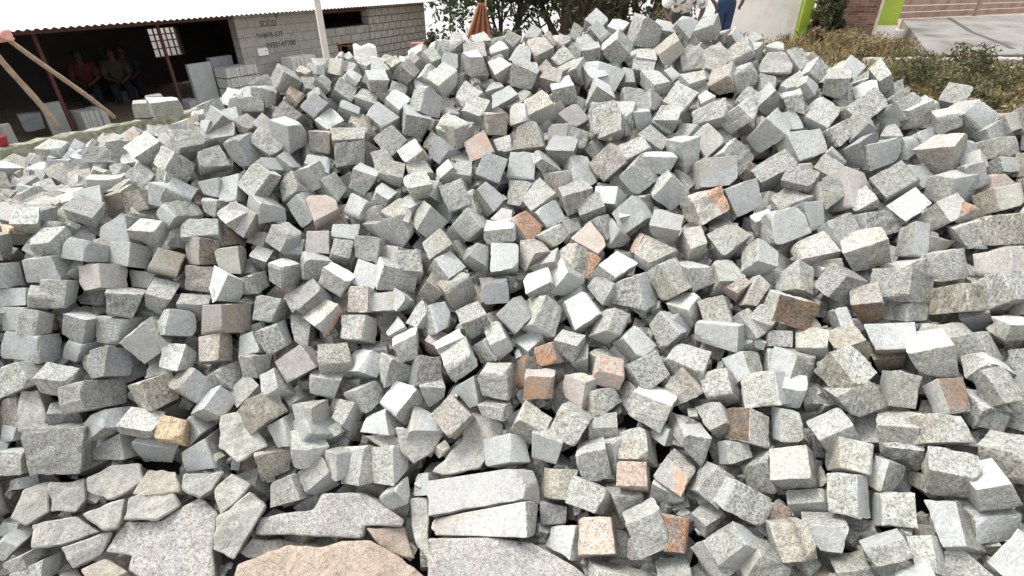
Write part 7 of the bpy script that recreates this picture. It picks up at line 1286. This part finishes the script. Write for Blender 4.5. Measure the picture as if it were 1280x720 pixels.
def make_person(base, rz, pose, shirt, trousers, **k):
    J = dict(pose); sides = ('l', 'r')
    E = [('hip', 'waist'), ('waist', 'chest'), ('chest', 'neck'), ('neck', 'head'), ('head', 'crown')]
    for s in sides:
        E += [('chest', 'sh' + s), ('sh' + s, 'el' + s), ('el' + s, 'wr' + s), ('wr' + s, 'pa' + s), ('hip', 'th' + s), ('th' + s, 'kn' + s), ('kn' + s, 'an' + s), ('an' + s, 'to' + s)]
        a = Vector(J['el' + s][0]); b = Vector(J['wr' + s][0]); d = (b - a).normalized(); pa = b + d * .06; J['pa' + s] = (tuple(pa), .026)
        side = d.cross(Vector((0, 1, .3))).normalized()
        for f, (o_, L_) in enumerate(((-.026, .075), (-.009, .09), (.009, .085), (.026, .065))):
            q = pa + side * o_ + d * .03; J[f'f{f}{s}'] = (tuple(q), .009); r = q + d * L_ * .6 + Vector((0, -.01, 0)); J[f'g{f}{s}'] = (tuple(r), .007)
            E += [('pa' + s, f'f{f}{s}'), (f'f{f}{s}', f'g{f}{s}')]
        q = b + side * .04 + d * .04; J['t' + s] = (tuple(q), .01); E.append(('wr' + s, 't' + s))
    P, grow = person(base, rz, J, E, skinm, **k)
    names = ['hip'] + [n for n in J if n != 'hip']
    body = grow('body', names, 1.0, skinm, P)
    sh = ['hip', 'waist', 'chest', 'shl', 'shr', 'ell', 'elr']; grow('shirt', sh, 1.0, shirt, P, .055)
    tr = ['hip', 'waist', 'thl', 'thr', 'knl', 'knr', 'anl', 'anr']; grow('trousers', tr, 1.0, trousers, P, .032)
    # hair, eyes, nose, mouth, ears
    c = Vector(J['head'][0]); up = (Vector(J['crown'][0]) - c).normalized()
    bm = bmesh.new(); bmesh.ops.create_icosphere(bm, subdivisions=3, radius=.108)
    for v in list(bm.verts):
        if v.co.z < -.01 and v.co.y < .02 or v.co.z < -.06: bm.verts.remove(v)
    for v in bm.verts: v.co = v.co * (1 + random.uniform(-.02, .03)) + c + up * .03 + Vector((0, .012, 0))
    obj('hair', bm, hairm, P, True)
    for s in (-1, 1):
        bm = bmesh.new(); bmesh.ops.create_uvsphere(bm, u_segments=8, v_segments=6, radius=.013, matrix=Matrix.Translation(c + Vector((s * .033, -.088, .0))))
        obj('eye', bm, eyem, P, True)
    bm = bmesh.new(); bmesh.ops.create_cone(bm, segments=6, radius1=.018, radius2=.006, depth=.05, cap_ends=True, matrix=Matrix.Translation(c + Vector((0, -.1, -.03))) @ Matrix.Rotation(.25, 4, 'X'))
    obj('nose', bm, skinm, P, True)
    bm = bmesh.new(); box(bm, c.x - .024, c.y - .095, c.z - .068, c.x + .024, c.y - .08, c.z - .058, .003); obj('mouth', bm, simple('lips', (.10, .03, .025), .5), P, True)
    return P
def pose_stand(lean=0, armout=.2, squat=0):
    J = {'hip': ((0, 0, .92), (.14, .11)), 'waist': ((0, -.02 - lean * .3, 1.08), (.13, .10)), 'chest': ((0, -.03 - lean, 1.30 - lean * .35), (.15, .11)),
         'neck': ((0, -.03 - lean * 1.35, 1.48 - lean * .55), .055), 'head': ((0, -.05 - lean * 1.6, 1.60 - lean * .62), (.085, .095)), 'crown': ((0, -.04 - lean * 1.75, 1.70 - lean * .66), (.07, .08))}
    for s, g in (('l', -1), ('r', 1)):
        J['sh' + s] = ((g * .19, -.03 - lean, 1.38 - lean * .4), .06); J['el' + s] = ((g * (.24 + armout), .03 - lean, 1.12 - lean * .4), .045)
        J['wr' + s] = ((g * (.2 + armout * .45), -.07 - lean * 1.1, .93 - lean * .3), .03)
        J['th' + s] = ((g * .085, 0, .84), .09); J['kn' + s] = ((g * .075, -.02, .48), .06); J['an' + s] = ((g * .07, .02, .08), .042); J['to' + s] = ((g * .08, -.13, .035), .035)
    return J
denim = simple('blue_denim', (.018, .036, .085), .85, 12, .35)
checked = simple('white_patterned_cloth', (.7, .7, .72), .8, 9, .1, stops=[(.42, (.09, .1, .16)), (.47, (.72, .72, .74)), (.6, (.78, .78, .8)), (.66, (.2, .2, .3))])
yellow = simple('yellow_cloth', (.62, .55, .2), .85, 8, .15)
make_person((3.92, 10.85, gz(3.92, 10.85) + .02), .1, pose_stand(0, .14), yellow, denim, label='person standing behind the heap in blue jeans and pale yellow shirt', cat='person')
make_person((2.82, 9.9, gz(2.82, 9.9) + .06), -.05, pose_stand(.3, .08), checked, simple('dark_trousers', (.05, .05, .06), .85, 8, .2), label='person stooping behind the heap in a white shirt with dark pattern', cat='person')
def pose_sit():
    J = {'hip': ((0, 0, .42), (.14, .11)), 'waist': ((0, -.03, .58), (.13, .10)), 'chest': ((0, -.08, .80), (.15, .11)), 'neck': ((0, -.11, .98), .055), 'head': ((0, -.15, 1.09), (.085, .095)), 'crown': ((0, -.15, 1.19), (.07, .08))}
    for s, g in (('l', -1), ('r', 1)):
        J['sh' + s] = ((g * .19, -.09, .88), .06); J['el' + s] = ((g * .25, -.2, .64), .045); J['wr' + s] = ((g * .1, -.38, .56), .03)
        J['th' + s] = ((g * .1, -.08, .40), .09); J['kn' + s] = ((g * .14, -.44, .44), .06); J['an' + s] = ((g * .12, -.4, .08), .042); J['to' + s] = ((g * .12, -.54, .035), .035)
    return J
seats = [(2.4, 2.9, 'orange', (.07, .014, .008), 'person in an orange shirt sitting in the dark of the shed'), (2.9, 2.6, 'olive', (.04, .04, .02), 'person in a dark olive shirt sitting right of the orange shirt'), (3.35, 3.0, 'navy', (.015, .017, .03), 'person in dark navy clothes, rightmost of those sitting in the shed')]  # sitters' cloth colours darkened to paint in the shed's shade
for x, y, nm, c_, lb in seats:
    q = local(x, y, .03); make_person(q, math.radians(35 + random.uniform(-10, 10)), pose_sit(), simple(nm + '_cloth', c_, .85, 8, .2), simple(nm + '_dark', (.012, .013, .018), .85, 8, .2), label=lb, cat='person', group='people sitting inside the shed')
    rock('stone_block', local(x, y + .02, .18), (.36, .34, .3), 'd', 950 + int(x * 10), .5, label={'orange': 'dark stone seat under the person in orange', 'olive': 'dark stone seat under the person in olive', 'navy': 'dark stone seat under the person in navy'}[nm], cat='stone block')

# ---- poles at the left
def pole(name, a, b, r0, r1, mat, label, cat, n=14, bend=.02):
    a = Vector(a); b = Vector(b); bm = bmesh.new(); pts = []; rr = []
    for i in range(n + 1):
        t = i / n; p_ = a.lerp(b, t) + Vector((math.sin(t * 5) * bend, math.cos(t * 4) * bend, 0)); pts.append(p_ - a); rr.append((r0 + (r1 - r0) * t) * random.uniform(.93, 1.07))
    tube(bm, pts, rr, 9); o = obj(name, bm, mat, smooth=True); o.location = a; return tag(o, label=label, cat=cat)
pole('wooden_pole', at(73, 162, 7.85), at(-14, 52, 6.9), .042, .036, wood, 'thick weathered pole leaning steeply from the low wall, left of two', 'pole')
pole('wooden_pole', at(142, 147, 8.55), at(-4, 36, 6.8), .036, .032, wood, 'thin weathered pole leaning far over, its foot behind the low wall', 'pole')
bm = bmesh.new(); ap = at(2, 44, 6.82); bmesh.ops.create_icosphere(bm, subdivisions=3, radius=.1)
for v in bm.verts: v.co = Vector((v.co.x * 1.3, v.co.y, v.co.z * .85)) * (1 + .25 * math.sin(v.co.x * 60) * math.cos(v.co.z * 45))
o = obj('cloth_bundle', bm, simple('pink_cloth', (.62, .32, .28), .9, 12, .15), smooth=True); o.location = ap; tag(o, 'pink cloth wrapped round the top of the leaning poles', 'cloth bundle')
q0 = at(412, 95, 10.2); q1 = at(388, -28, 9.85); bm = bmesh.new(); box(bm, -.055, -.055, -.9, .055, .055, q1.z - q0.z + .3, .008)
o = obj('concrete_post', bm, simple('pale_concrete', (.55, .52, .47), .9, 5, .15, .3, 50)); o.location = (q0.x, q0.y, q0.z); o.rotation_euler = (0, 0, .5); tag(o, 'tall pale concrete post standing in front of the block shed', 'post')
bm = bmesh.new(); box(bm, -.09, -.09, 0, .09, .09, .42, .02, jit=.015); o = obj('stub_post', bm, concrete); q = at(4, 166, 8.0); o.location = (q.x, q.y, -.98); o.scale = (1, 1, 1.5); tag(o, 'short grey concrete stub behind the low wall at the left edge', 'post')
bm = bmesh.new(); tube(bm, [(0, 0, 0), (0, 0, .03), (0, 0, .13), (0, 0, .14)], [.05, .06, .075, .078], 14); o = obj('red_tin', bm, simple('red_paint', (.28, .02, .03), .4, 5, .1), smooth=True); q = at(2, 176, 7.42); o.location = (q.x, q.y, -.50); tag(o, 'small dark red tin on the low wall at the left edge', 'tin')

# ---- sack beyond the setts
bm = bmesh.new(); bmesh.ops.create_cube(bm, size=1); bmesh.ops.subdivide_edges(bm, edges=bm.edges, cuts=5, use_grid_fill=True)
for v in bm.verts:
    c = v.co; r = c.length; s_ = .75 + .25 * (.5 / max(r, .3)); v.co = Vector((c.x * .30 * s_, c.y * .2 * s_, c.z * .25 * s_ * (1 + .2 * math.sin(c.x * 7)))) + Vector((0, 0, .012 * math.sin(c.x * 40 + c.z * 20)))
sackm = simple('white_woven_sack', (.72, .71, .66), .8, 5, .1, .4, 40, stops=[(.33, (.55, .42, .08)), (.40, (.72, .71, .66)), (.8, (.8, .79, .76))])
o = obj('white_sack', bm, sackm, smooth=True); o.location = at(457, 68, 7.2); tag(o, 'creased white sack stained yellow lying behind the setts near the shed door', 'sack')
for z_, s_ in ((.55, 1.),):
    q = at(457, 78, 7.2); rock('stone_block', (q.x, q.y, q.z - .18), (.34, .3, .36), 'g', 960, .3, label='grey stone block holding up the stained white sack', cat='stone block')

# ---- trees and shrubs
bark = simple('bark', (.09, .065, .05), .95, 12, .35, .6, 40)
def leafmat(name, a, b):
    k = NT(name); oi = k.n('ShaderNodeAttribute', attribute_name='lv'); r = k.ramp([(0, a), (1, b)]); k.l(oi, 'Fac', r, 'Fac'); k.l(r, 'Color', k.b, 'Base Color'); k.b.inputs['Roughness'].default_value = .6
    tr = k.n('ShaderNodeBsdfTranslucent'); k.l(r, 'Color', tr, 'Color'); mx = k.n('ShaderNodeMixShader'); mx.inputs[0].default_value = .3
    k.t.links.new(k.b.outputs[0], mx.inputs[1]); k.t.links.new(tr.outputs[0], mx.inputs[2]); k.t.links.new(mx.outputs[0], k.out.inputs['Surface']); return k.m
LEAF = leafmat('leaves_dark', (.022, .035, .013), (.07, .095, .035)); LEAF2 = leafmat('leaves_olive', (.045, .05, .02), (.13, .14, .05)); DRY = leafmat('dry_grass_blades', (.10, .085, .035), (.30, .23, .11)); HED = leafmat('hedge_leaves', (.022, .026, .010), (.13, .125, .045)); RED = leafmat('russet_leaves', (.07, .05, .022), (.20, .13, .06))
def leaves(name, cents, n, size, mat, parent=None, rng=None, spread=.35, long=1.6, upright=0):
    rng = rng or np.random.default_rng(1); cents = np.array(cents); ci = rng.integers(0, len(cents), n)
    rad = cents[ci, 3:4] if cents.shape[1] > 3 else spread
    g = rng.normal(size=(n, 3)); g /= np.linalg.norm(g, axis=1, keepdims=True); P_ = cents[ci, :3] + g * rad * rng.random((n, 1)) ** .5
    a = rng.normal(size=(n, 3)); a[:, 2] += upright; a /= np.linalg.norm(a, axis=1, keepdims=True); b = np.cross(a, rng.normal(size=(n, 3))); b /= np.linalg.norm(b, axis=1, keepdims=True)
    s = size * rng.uniform(.6, 1.3, (n, 1)); L_ = a * s * long; W_ = b * s * .5
    V = np.stack([P_ - L_ * .5, P_ + W_ * .8, P_ + L_ * .5, P_ - W_ * .8], 1).reshape(-1, 3)
    me = bpy.data.meshes.new(name); me.vertices.add(4 * n); me.vertices.foreach_set('co', V.astype(np.float32).ravel()); me.loops.add(4 * n)
    me.loops.foreach_set('vertex_index', np.arange(4 * n, dtype=np.int32)); me.polygons.add(n); me.polygons.foreach_set('loop_start', np.arange(0, 4 * n, 4, dtype=np.int32)); me.update(calc_edges=True)
    at_ = me.attributes.new('lv', 'FLOAT', 'FACE'); cl = rng.random(len(cents)); at_.data.foreach_set('value', np.clip(cl[ci] * .6 + rng.random(n) * .4, 0, 1).astype(np.float32))
    return obj(name, me, mat, parent)
def tree(base, h, spread, seed, nleaf, lsize, mat, label, low=.35, clear=1.0, nlimb=7, clump=.5, kind='leafy_tree'):
    rng = np.random.default_rng(seed); T = empty(kind, base, label=label, cat='tree', group=None); bpy.context.view_layer.update()
    bm = bmesh.new(); tube(bm, [(0, 0, -.2), (.05, 0, h * low * .5), (0, .05, h * low)], [.16 * h / 6, .13 * h / 6, .11 * h / 6], 10, wob=.05); obj('trunk', bm, bark, T, True)
    tips = []; bm = bmesh.new()
    def grow(p, d, L_, r, lev):
        pts = [p]; q = p.copy(); dd = d.copy()
        for i in range(4):
            dd = (dd + Vector(rng.normal(0, .13, 3)) + Vector((0, 0, .05))).normalized(); q = q + dd * L_ / 4; pts.append(q)
        tube(bm, pts, [r, r * .85, r * .7, r * .55, r * .4], 6 if lev < 2 else 4, False)
        if lev >= 2: tips.append((*pts[2], clump * .8)); tips.append((*pts[4], clump)); return
        for k_ in range(3 if lev else 4):
            s_ = pts[2 + (k_ % 3)]; nd = (dd + Vector(rng.normal(0, .55, 3))).normalized(); grow(s_, nd, L_ * .62, r * .5, lev + 1)
    for i in range(nlimb):
        a = i / nlimb * 6.28 + rng.uniform(-.3, .3); d = Vector((math.cos(a) * spread, math.sin(a) * spread, 1)).normalized()
        grow(Vector((0, 0, h * low * rng.uniform(.6, 1))), d, h * .42, .06 * h / 6, 0)
    obj('limbs', bm, bark, T, True)
    leaves('crown', tips, nleaf, lsize, mat, T, rng)
    return T
def tz(x, y): return gz(x, y) - .1
tree((-.35, 21.5, tz(-.35, 21.5)), 6.6, .48, 3, 11000, .16, LEAF, 'dense dark leafy tree behind the orange cloth, left of the bare-limbed tree', .12, nlimb=11, clump=.85)
tree((1.9, 21, tz(1.9, 21)), 6.6, .62, 9, 1500, .12, LEAF, 'open tree with many bare dark limbs against the white sky', .1, nlimb=12, clump=.6)
tree((5.2, 24, tz(5.2, 24)), 7.5, .85, 14, 24000, .17, LEAF2, 'olive green tree behind the stooping person', .12, nlimb=11, clump=.9)
def bush(name, base, r, n, size, mat, label, seed, cat='bush', flat=1.0, cl=26, stems=True):
    rng = np.random.default_rng(seed); B = empty(name, base, label=label, cat=cat); bpy.context.view_layer.update()
    cs = []
    for _ in range(cl):
        g = rng.normal(size=3); g /= np.linalg.norm(g); g = g * np.array(r) * rng.uniform(.5, 1); g[2] = abs(g[2]); cs.append((*g, min(r) * .38))
    leaves('foliage', cs, n, size, mat, B, rng)
    bm = bmesh.new()
    for c_ in cs[::3]: tube(bm, [(0, 0, -.05), Vector(c_[:3]) * .5 + Vector((0, 0, .05)), c_[:3]], [.02, .014, .006], 5, False)
    obj('stems', bm, bark, B, True); return B
bush('bush', (-1.95, 17.8, tz(-1.95, 17.8)), (.22, .3, .62), 3500, .09, LEAF, 'dark green bush beyond the pinkish wall, nearest the shed', 31)
bush('bush', (-.3, 16.2, tz(-.3, 16.2)), (.75, .7, .95), 8500, .07, LEAF, 'low dark bush under the left tree', 32)
bush('bush', (3.0, 16.4, tz(3.0, 16.4)), (.6, .7, .8), 5500, .07, LEAF2, 'olive bush right of the bare-limbed tree', 33)
bush('bush', (4.5, 16.6, tz(4.5, 16.6)), (1.1, .7, 1.3), 9000, .07, LEAF2, 'olive bush behind the person in blue jeans', 34)
bush('bush', (1.15, 16.3, tz(1.1, 16.3)), (.5, .5, .35), 1800, .06, LEAF, 'low bush at the foot of the bare-limbed tree', 35)
bush('climbing_shrub', (7.52, 14.0, .1), (.36, .36, 1.75), 20000, .05, HED, 'tall leafy shrub climbing between the green pillar and brick panel', 36, cl=60)
bush('climbing_shrub', (7.3, 13.2, .0), (.75, .4, .55), 6500, .05, RED, 'low russet shrub at the foot of the tall climbing shrub', 37)
bush('potted_plant', (-2.3, 16.5, -.1), (.22, .2, .35), 500, .06, HED, 'small spiky plant on the pinkish wall beside the shed', 38, 'plant')
q = at(541, 56, 15.5); vwall('brick_wall', (-2.9, 16.4), (-1.6, 16.9), -.9, -.05, .2, simple('pinkish_brick', (.33, .16, .12), .9, 6, .25, .3), 10, .01, label='low pinkish-red wall beyond the right end of the shed', cat='wall')

# ---- orange cloth on a pole
T_ = empty('hanging_tarpaulin', at(600, 52, 11.5), label='rust-orange tarpaulin hanging from a thin pole behind the heap', cat='tarpaulin'); bpy.context.view_layer.update()
bm = bmesh.new(); n = 22; mz = 14; R_ = []
for j in range(mz + 1):
    t = j / mz; row = []
    for i in range(n + 1):
        s_ = i / n - .5; wd = .10 + .42 * t; x = s_ * wd * 1.25 - .10 * t + .06; y = .06 * math.sin(s_ * 22 + t * 2) * (.4 + t) ; z = .85 * (1 - t) - .1 + .03 * math.sin(s_ * 9) * t
        row.append(bm.verts.new((x, y, z)))
    R_.append(row)
for a, b in zip(R_, R_[1:]):
    for i in range(n): bm.faces.new((a[i], a[i + 1], b[i + 1], b[i]))
ob = obj('cloth', bm, simple('rust_orange_cloth', (.26, .10, .055), .85, 5, .2), T_, True); m = ob.modifiers.new('s', 'SOLIDIFY'); m.thickness = .012
bm = bmesh.new(); tube(bm, [(.12, .08, -.8), (.13, .08, .3), (.16, .08, 1.35)], .018, 7); obj('pole', bm, wood, T_, True)

# ---- right-hand compound: white wall, green pillars, brick panel, gate
vwall('compound_wall', (5.35, 14.9), (7.18, 14.75), -.1, 2.3, .18, whitewash, 14, .004, label='plain white plastered compound wall behind the heap', cat='wall')
def pillar(x, y, w_, z1, label, basez=None):
    P_ = empty('green_pillar', (x, y, gz(x, y)), -.1, label=label, cat='pillar'); bm = bmesh.new(); box(bm, -w_ / 2, -.14, -.1, w_ / 2, .14, z1, .012); obj('shaft', bm, green, P_)
    if basez: bm = bmesh.new(); box(bm, -w_ / 2 - .01, -.15, -.1, w_ / 2 + .01, .15, basez, .012); obj('base', bm, whitewash, P_)
    return P_
pillar(7.30, 14.62, .24, 2.4, 'lime green pillar at the right end of the white wall')
pillar(9.28, 14.55, .5, 2.4, 'lime green pillar with a white base between brick panel and gate', .42)
def brickm():
    k = block_mat('ledge_brick', (.10, .04, .03), (.30, .16, .12), (.34, .26, .21), .006, .27, .055, 1.0); return k
bm = bmesh.new(); box(bm, 0, -.09, -.1, 1.14, .09, 2.3)
o = obj('brick_panel', bm, brickm()); o.location = (7.80, 14.45, .1); o.rotation_euler = (0, 0, -.03); tag(o, 'dark red split-brick panel between the shrub and the green pillar', 'brick wall')
bm = bmesh.new(); box(bm, -.035, -.11, -.1, .035, .11, 2.3, .004); o = obj('cream_strip', bm, simple('cream_paint', (.58, .5, .36), .8, 4, .15)); o.location = (8.96, 14.42, .1); tag(o, 'narrow cream trim strip down the right edge of the brick panel', 'trim')
# gate / shutter of horizontal boards
Gt = empty('timber_gate', (10.1, 15.9, .56), math.radians(24), label='pinkish timber gate of horizontal boards above the concrete ramp', cat='gate'); bpy.context.view_layer.update()
gm = simple('pinkish_timber', (.38, .24, .16), .8, 3, .2, .2, 60, stops=[(.3, (.26, .12, .07)), (.45, (.36, .23, .16)), (.7, (.43, .31, .23))])
for i in range(8):
    bm = bmesh.new(); box(bm, 0, -.02, .02 + i * .16, 8.2, .02, .165 + i * .16, .006); obj('board', bm, gm, Gt)
for x in (.0, 4.1, 8.2):
    bm = bmesh.new(); box(bm, x - .06, -.05, 0, x + .06, .018, 1.32, .005); obj('stile', bm, gm, Gt)
# concrete ramp with joints
ramp = simple('ramp_concrete', (.2, .19, .18), .95, 1.3, .3, .3, 70, stops=[(.3, (.07, .06, .045)), (.45, (.15, .14, .125)), (.6, (.19, .18, .165)), (.75, (.24, .23, .2))])
RA = [at(1128, 24, 14.0), at(1163, 69, 10.3), at(1500, 66, 10.4), at(1420, 14, 15.5)]
bm = bmesh.new(); top_ = [bm.verts.new(p_) for p_ in RA]; bot = [bm.verts.new(p_ - Vector((0, 0, .5))) for p_ in RA]
bm.faces.new(top_); bm.faces.new(bot[::-1])
for i in range(4): j = (i + 1) % 4; bm.faces.new((top_[j], top_[i], bot[i], bot[j]))
bmesh.ops.recalc_face_normals(bm, faces=bm.faces)
tag(obj('concrete_ramp', bm, ramp), kind='structure')
nrm = (RA[1] - RA[0]).cross(RA[2] - RA[0]).normalized(); nrm = nrm if nrm.z > 0 else -nrm
def onramp(u, v):
    d_ = at(u, v, 1) - Vector((0, 0, H)); o_ = Vector((0, 0, H)); t = (RA[0] - o_).dot(nrm) / d_.dot(nrm); return o_ + d_ * t
jm = simple('joint_dirt', (.06, .05, .045), .95, 10, .3)
bm = bmesh.new(); jp = [onramp(1186, 22), onramp(1214, 40), onramp(1246, 52), onramp(1266, 61)]
for a, b in zip(jp, jp[1:]):
    d_ = (b - a).normalized(); s_ = d_.cross(nrm) * .05; up_ = nrm * .004
    bm.faces.new([bm.verts.new(x) for x in (a - s_ + up_, b - s_ * 1.3 + up_, b + s_ * 1.3 + up_, a + s_ + up_)])
bmesh.ops.recalc_face_normals(bm, faces=bm.faces)
tag(obj('ramp_joint', bm, jm), kind='structure')
vwall('low_kerb', (6.95, 11.05), (11.2, 11.05), -.05, .22, .22, simple('pale_kerb', (.33, .30, .25), .9, 6, .35, .4), 60, .012, label='pale broken kerb along the foot of the concrete ramp', cat='kerb')
bm = bmesh.new(); bmesh.ops.create_icosphere(bm, subdivisions=4, radius=1)
for v in bm.verts: v.co = Vector((v.co.x * .36, v.co.y * .2, v.co.z * .07)) * (1 + .08 * math.sin(v.co.x * 9 + v.co.y * 7))
o = obj('soil_heap', bm, simple('orange_soil', (.28, .15, .09), .95, 12, .25, .8, 60), smooth=True); q = at(1217, 70, 10.35); o.location = (q.x, q.y, q.z); tag(o, 'small heap of orange soil at the edge of the concrete ramp', 'soil heap')
# colourful bundle by the pillar
Bn = empty('bundle', at(1110, 37, 13.2), label='blue and orange bundle on a white step below the green pillar', cat='bundle'); bpy.context.view_layer.update()
for nm, off, r_, c_ in (('blue_bag', (.0, 0, .40), (.15, .12, .09), (.03, .2, .33)), ('yellow_bag', (0, -.01, .26), (.12, .11, .08), (.6, .42, .04)), ('orange_bag', (.01, 0, .12), (.17, .13, .10), (.62, .22, .02))):
    bm = bmesh.new(); bmesh.ops.create_icosphere(bm, subdivisions=3, radius=1)
    for v in bm.verts: v.co = Vector((v.co.x * r_[0], v.co.y * r_[1], v.co.z * r_[2])) * (1 + .1 * math.sin(v.co.x * 9 + v.co.z * 8)) + Vector(off)
    obj(nm, bm, simple(nm, c_, .6, 20, .3), Bn, True)
bm = bmesh.new(); box(bm, -.35, -.2, -.3, .35, .2, .02, .02, jit=.02); o = obj('white_step', bm, whitewash); q = at(1108, 38, 13.2); o.location = q; tag(o, 'worn white masonry step under the blue and orange bundle', 'step')

# ---- grass and undergrowth on the right bank
rng = np.random.default_rng(21); cs = []
def scatter(n, x0, x1, y0, y1, h, r):
    L = []
    for _ in range(n):
        x = rng.uniform(x0, x1); y = rng.uniform(y0, y1); L.append((x, y, gz(x, y) + h * rng.uniform(.2, 1), r))
    return L
dry = scatter(520, 3.2, 12, 5.6, 10.3, .10, .14) + scatter(160, 3.5, 8.4, 10.9, 13.8, .22, .2) + scatter(50, 7.0, 8.1, 11.2, 13.8, .35, .18)
o = leaves('dry_grass', dry, 75000, .032, DRY, None, rng, long=2.6, upright=.9); tag(o, kind='stuff', label='tangle of dry straw-coloured grass on the bank right of the heap', cat='grass')
gr = scatter(120, 4.6, 12, 5.2, 9.6, .42, .24) + scatter(110, 4.6, 12, 5.2, 9.6, .12, .15); gr = [c for c in gr if c[0] > 5.4 + (9.5 - c[1]) * .1]
o = leaves('green_undergrowth', gr, 52000, .032, HED, None, rng, long=2.1, upright=.5); tag(o, kind='stuff', label='low green undergrowth on the bank below the pale kerb', cat='undergrowth')
wd = scatter(70, 3.4, 6.6, 9.5, 13.2, .55, .12)
o = leaves('tall_weeds', wd, 420, .045, RED, None, rng, long=4.5, upright=2.2); tag(o, kind='stuff', label='thin reddish weeds standing before the white wall', cat='weeds')

# ---- rubble between the heap and the low wall
rng = np.random.default_rng(40); pr = []
for _ in range(1500):
    y = rng.uniform(3.0, 9.6); x = rng.uniform(-8.2, -2.2)
    # keep to the near side of the low wall
    if (x + 9.2) * (11.7 - 3.9) - (y - 3.9) * (4.3) < 1.2: continue
    s_ = rng.uniform(.03, .13); pr.append(stone_part(rand_box((x, y, gz(x, y) + s_ * .3 + .12 * rng.random() ** 3), rng, s_), 'lllggwptP'[rng.integers(9)], 3, rng))
o = bpy.data.objects.new('stone_rubble', mesh_from('stone_rubble', pr, GRANITE)); C.objects.link(o); tag(o, 'scatter of pale stone offcuts between the heap and the low wall', 'rubble', kind='stuff')

# ---- chips and crumbs caught between the setts
rng = np.random.default_rng(61); ch = []
for u in np.arange(-20, 1300, 11):
    col = column(u, .075)
    for i in range(27):
        if rng.random() < .42:
            p = col[i].lerp(col[i + 1], rng.random()) + Vector(rng.normal(0, .02, 3)); ch.append(stone_part(rand_box(p, rng, rng.uniform(.014, .04)), 'lgggtpd'[rng.integers(7)], 3, rng))
o = bpy.data.objects.new('stone_chips', mesh_from('stone_chips', ch, GRANITE)); C.objects.link(o); tag(o, 'small stone chips and crumbs caught in the gaps between the setts', 'stone chips', kind='stuff')


# ------------------------------------------------------------------ light
sc = bpy.context.scene
w = bpy.data.worlds.new('World'); sc.world = w; w.use_nodes = True; nt = w.node_tree; bg = nt.nodes['Background']
sky = nt.nodes.new('ShaderNodeTexSky'); sky.sky_type = 'NISHITA'; sky.sun_disc = False
EL, AZ = math.radians(64), math.radians(-62)      # azimuth measured from +Y towards +X
sky.sun_elevation = EL; sky.sun_rotation = AZ; sky.dust_density = 4; sky.air_density = 1.2
hs = nt.nodes.new('ShaderNodeHueSaturation'); hs.inputs['Saturation'].default_value = .22; hs.inputs['Value'].default_value = 1.85
# the haze at the horizon goes on below it, where the land falls away
tcw = nt.nodes.new('ShaderNodeTexCoord'); sx = nt.nodes.new('ShaderNodeSeparateXYZ'); mz = nt.nodes.new('ShaderNodeMath'); mz.operation = 'MAXIMUM'; mz.inputs[1].default_value = .06
cx = nt.nodes.new('ShaderNodeCombineXYZ'); nt.links.new(tcw.outputs['Generated'], sx.inputs[0]); nt.links.new(sx.outputs[2], mz.inputs[0])
nt.links.new(sx.outputs[0], cx.inputs[0]); nt.links.new(sx.outputs[1], cx.inputs[1]); nt.links.new(mz.outputs[0], cx.inputs[2]); nt.links.new(cx.outputs[0], sky.inputs[0])
nt.links.new(sky.outputs[0], hs.inputs['Color']); nt.links.new(hs.outputs[0], bg.inputs['Color']); bg.inputs['Strength'].default_value = SKY = .15
sun = bpy.data.objects.new('sun', bpy.data.lights.new('sun', 'SUN')); C.objects.link(sun)
sun.data.energy = 1.7; sun.data.angle = math.radians(16); sun.data.color = (1, .965, .91)
d = Vector((math.sin(AZ) * math.cos(EL), math.cos(AZ) * math.cos(EL), math.sin(EL)))
sun.rotation_euler = d.to_track_quat('Z', 'Y').to_euler()
sc.view_settings.view_transform = 'Standard'; sc.view_settings.look = 'None'; sc.view_settings.exposure = .57; sc.view_settings.gamma = 1
sc.render.engine = 'CYCLES'
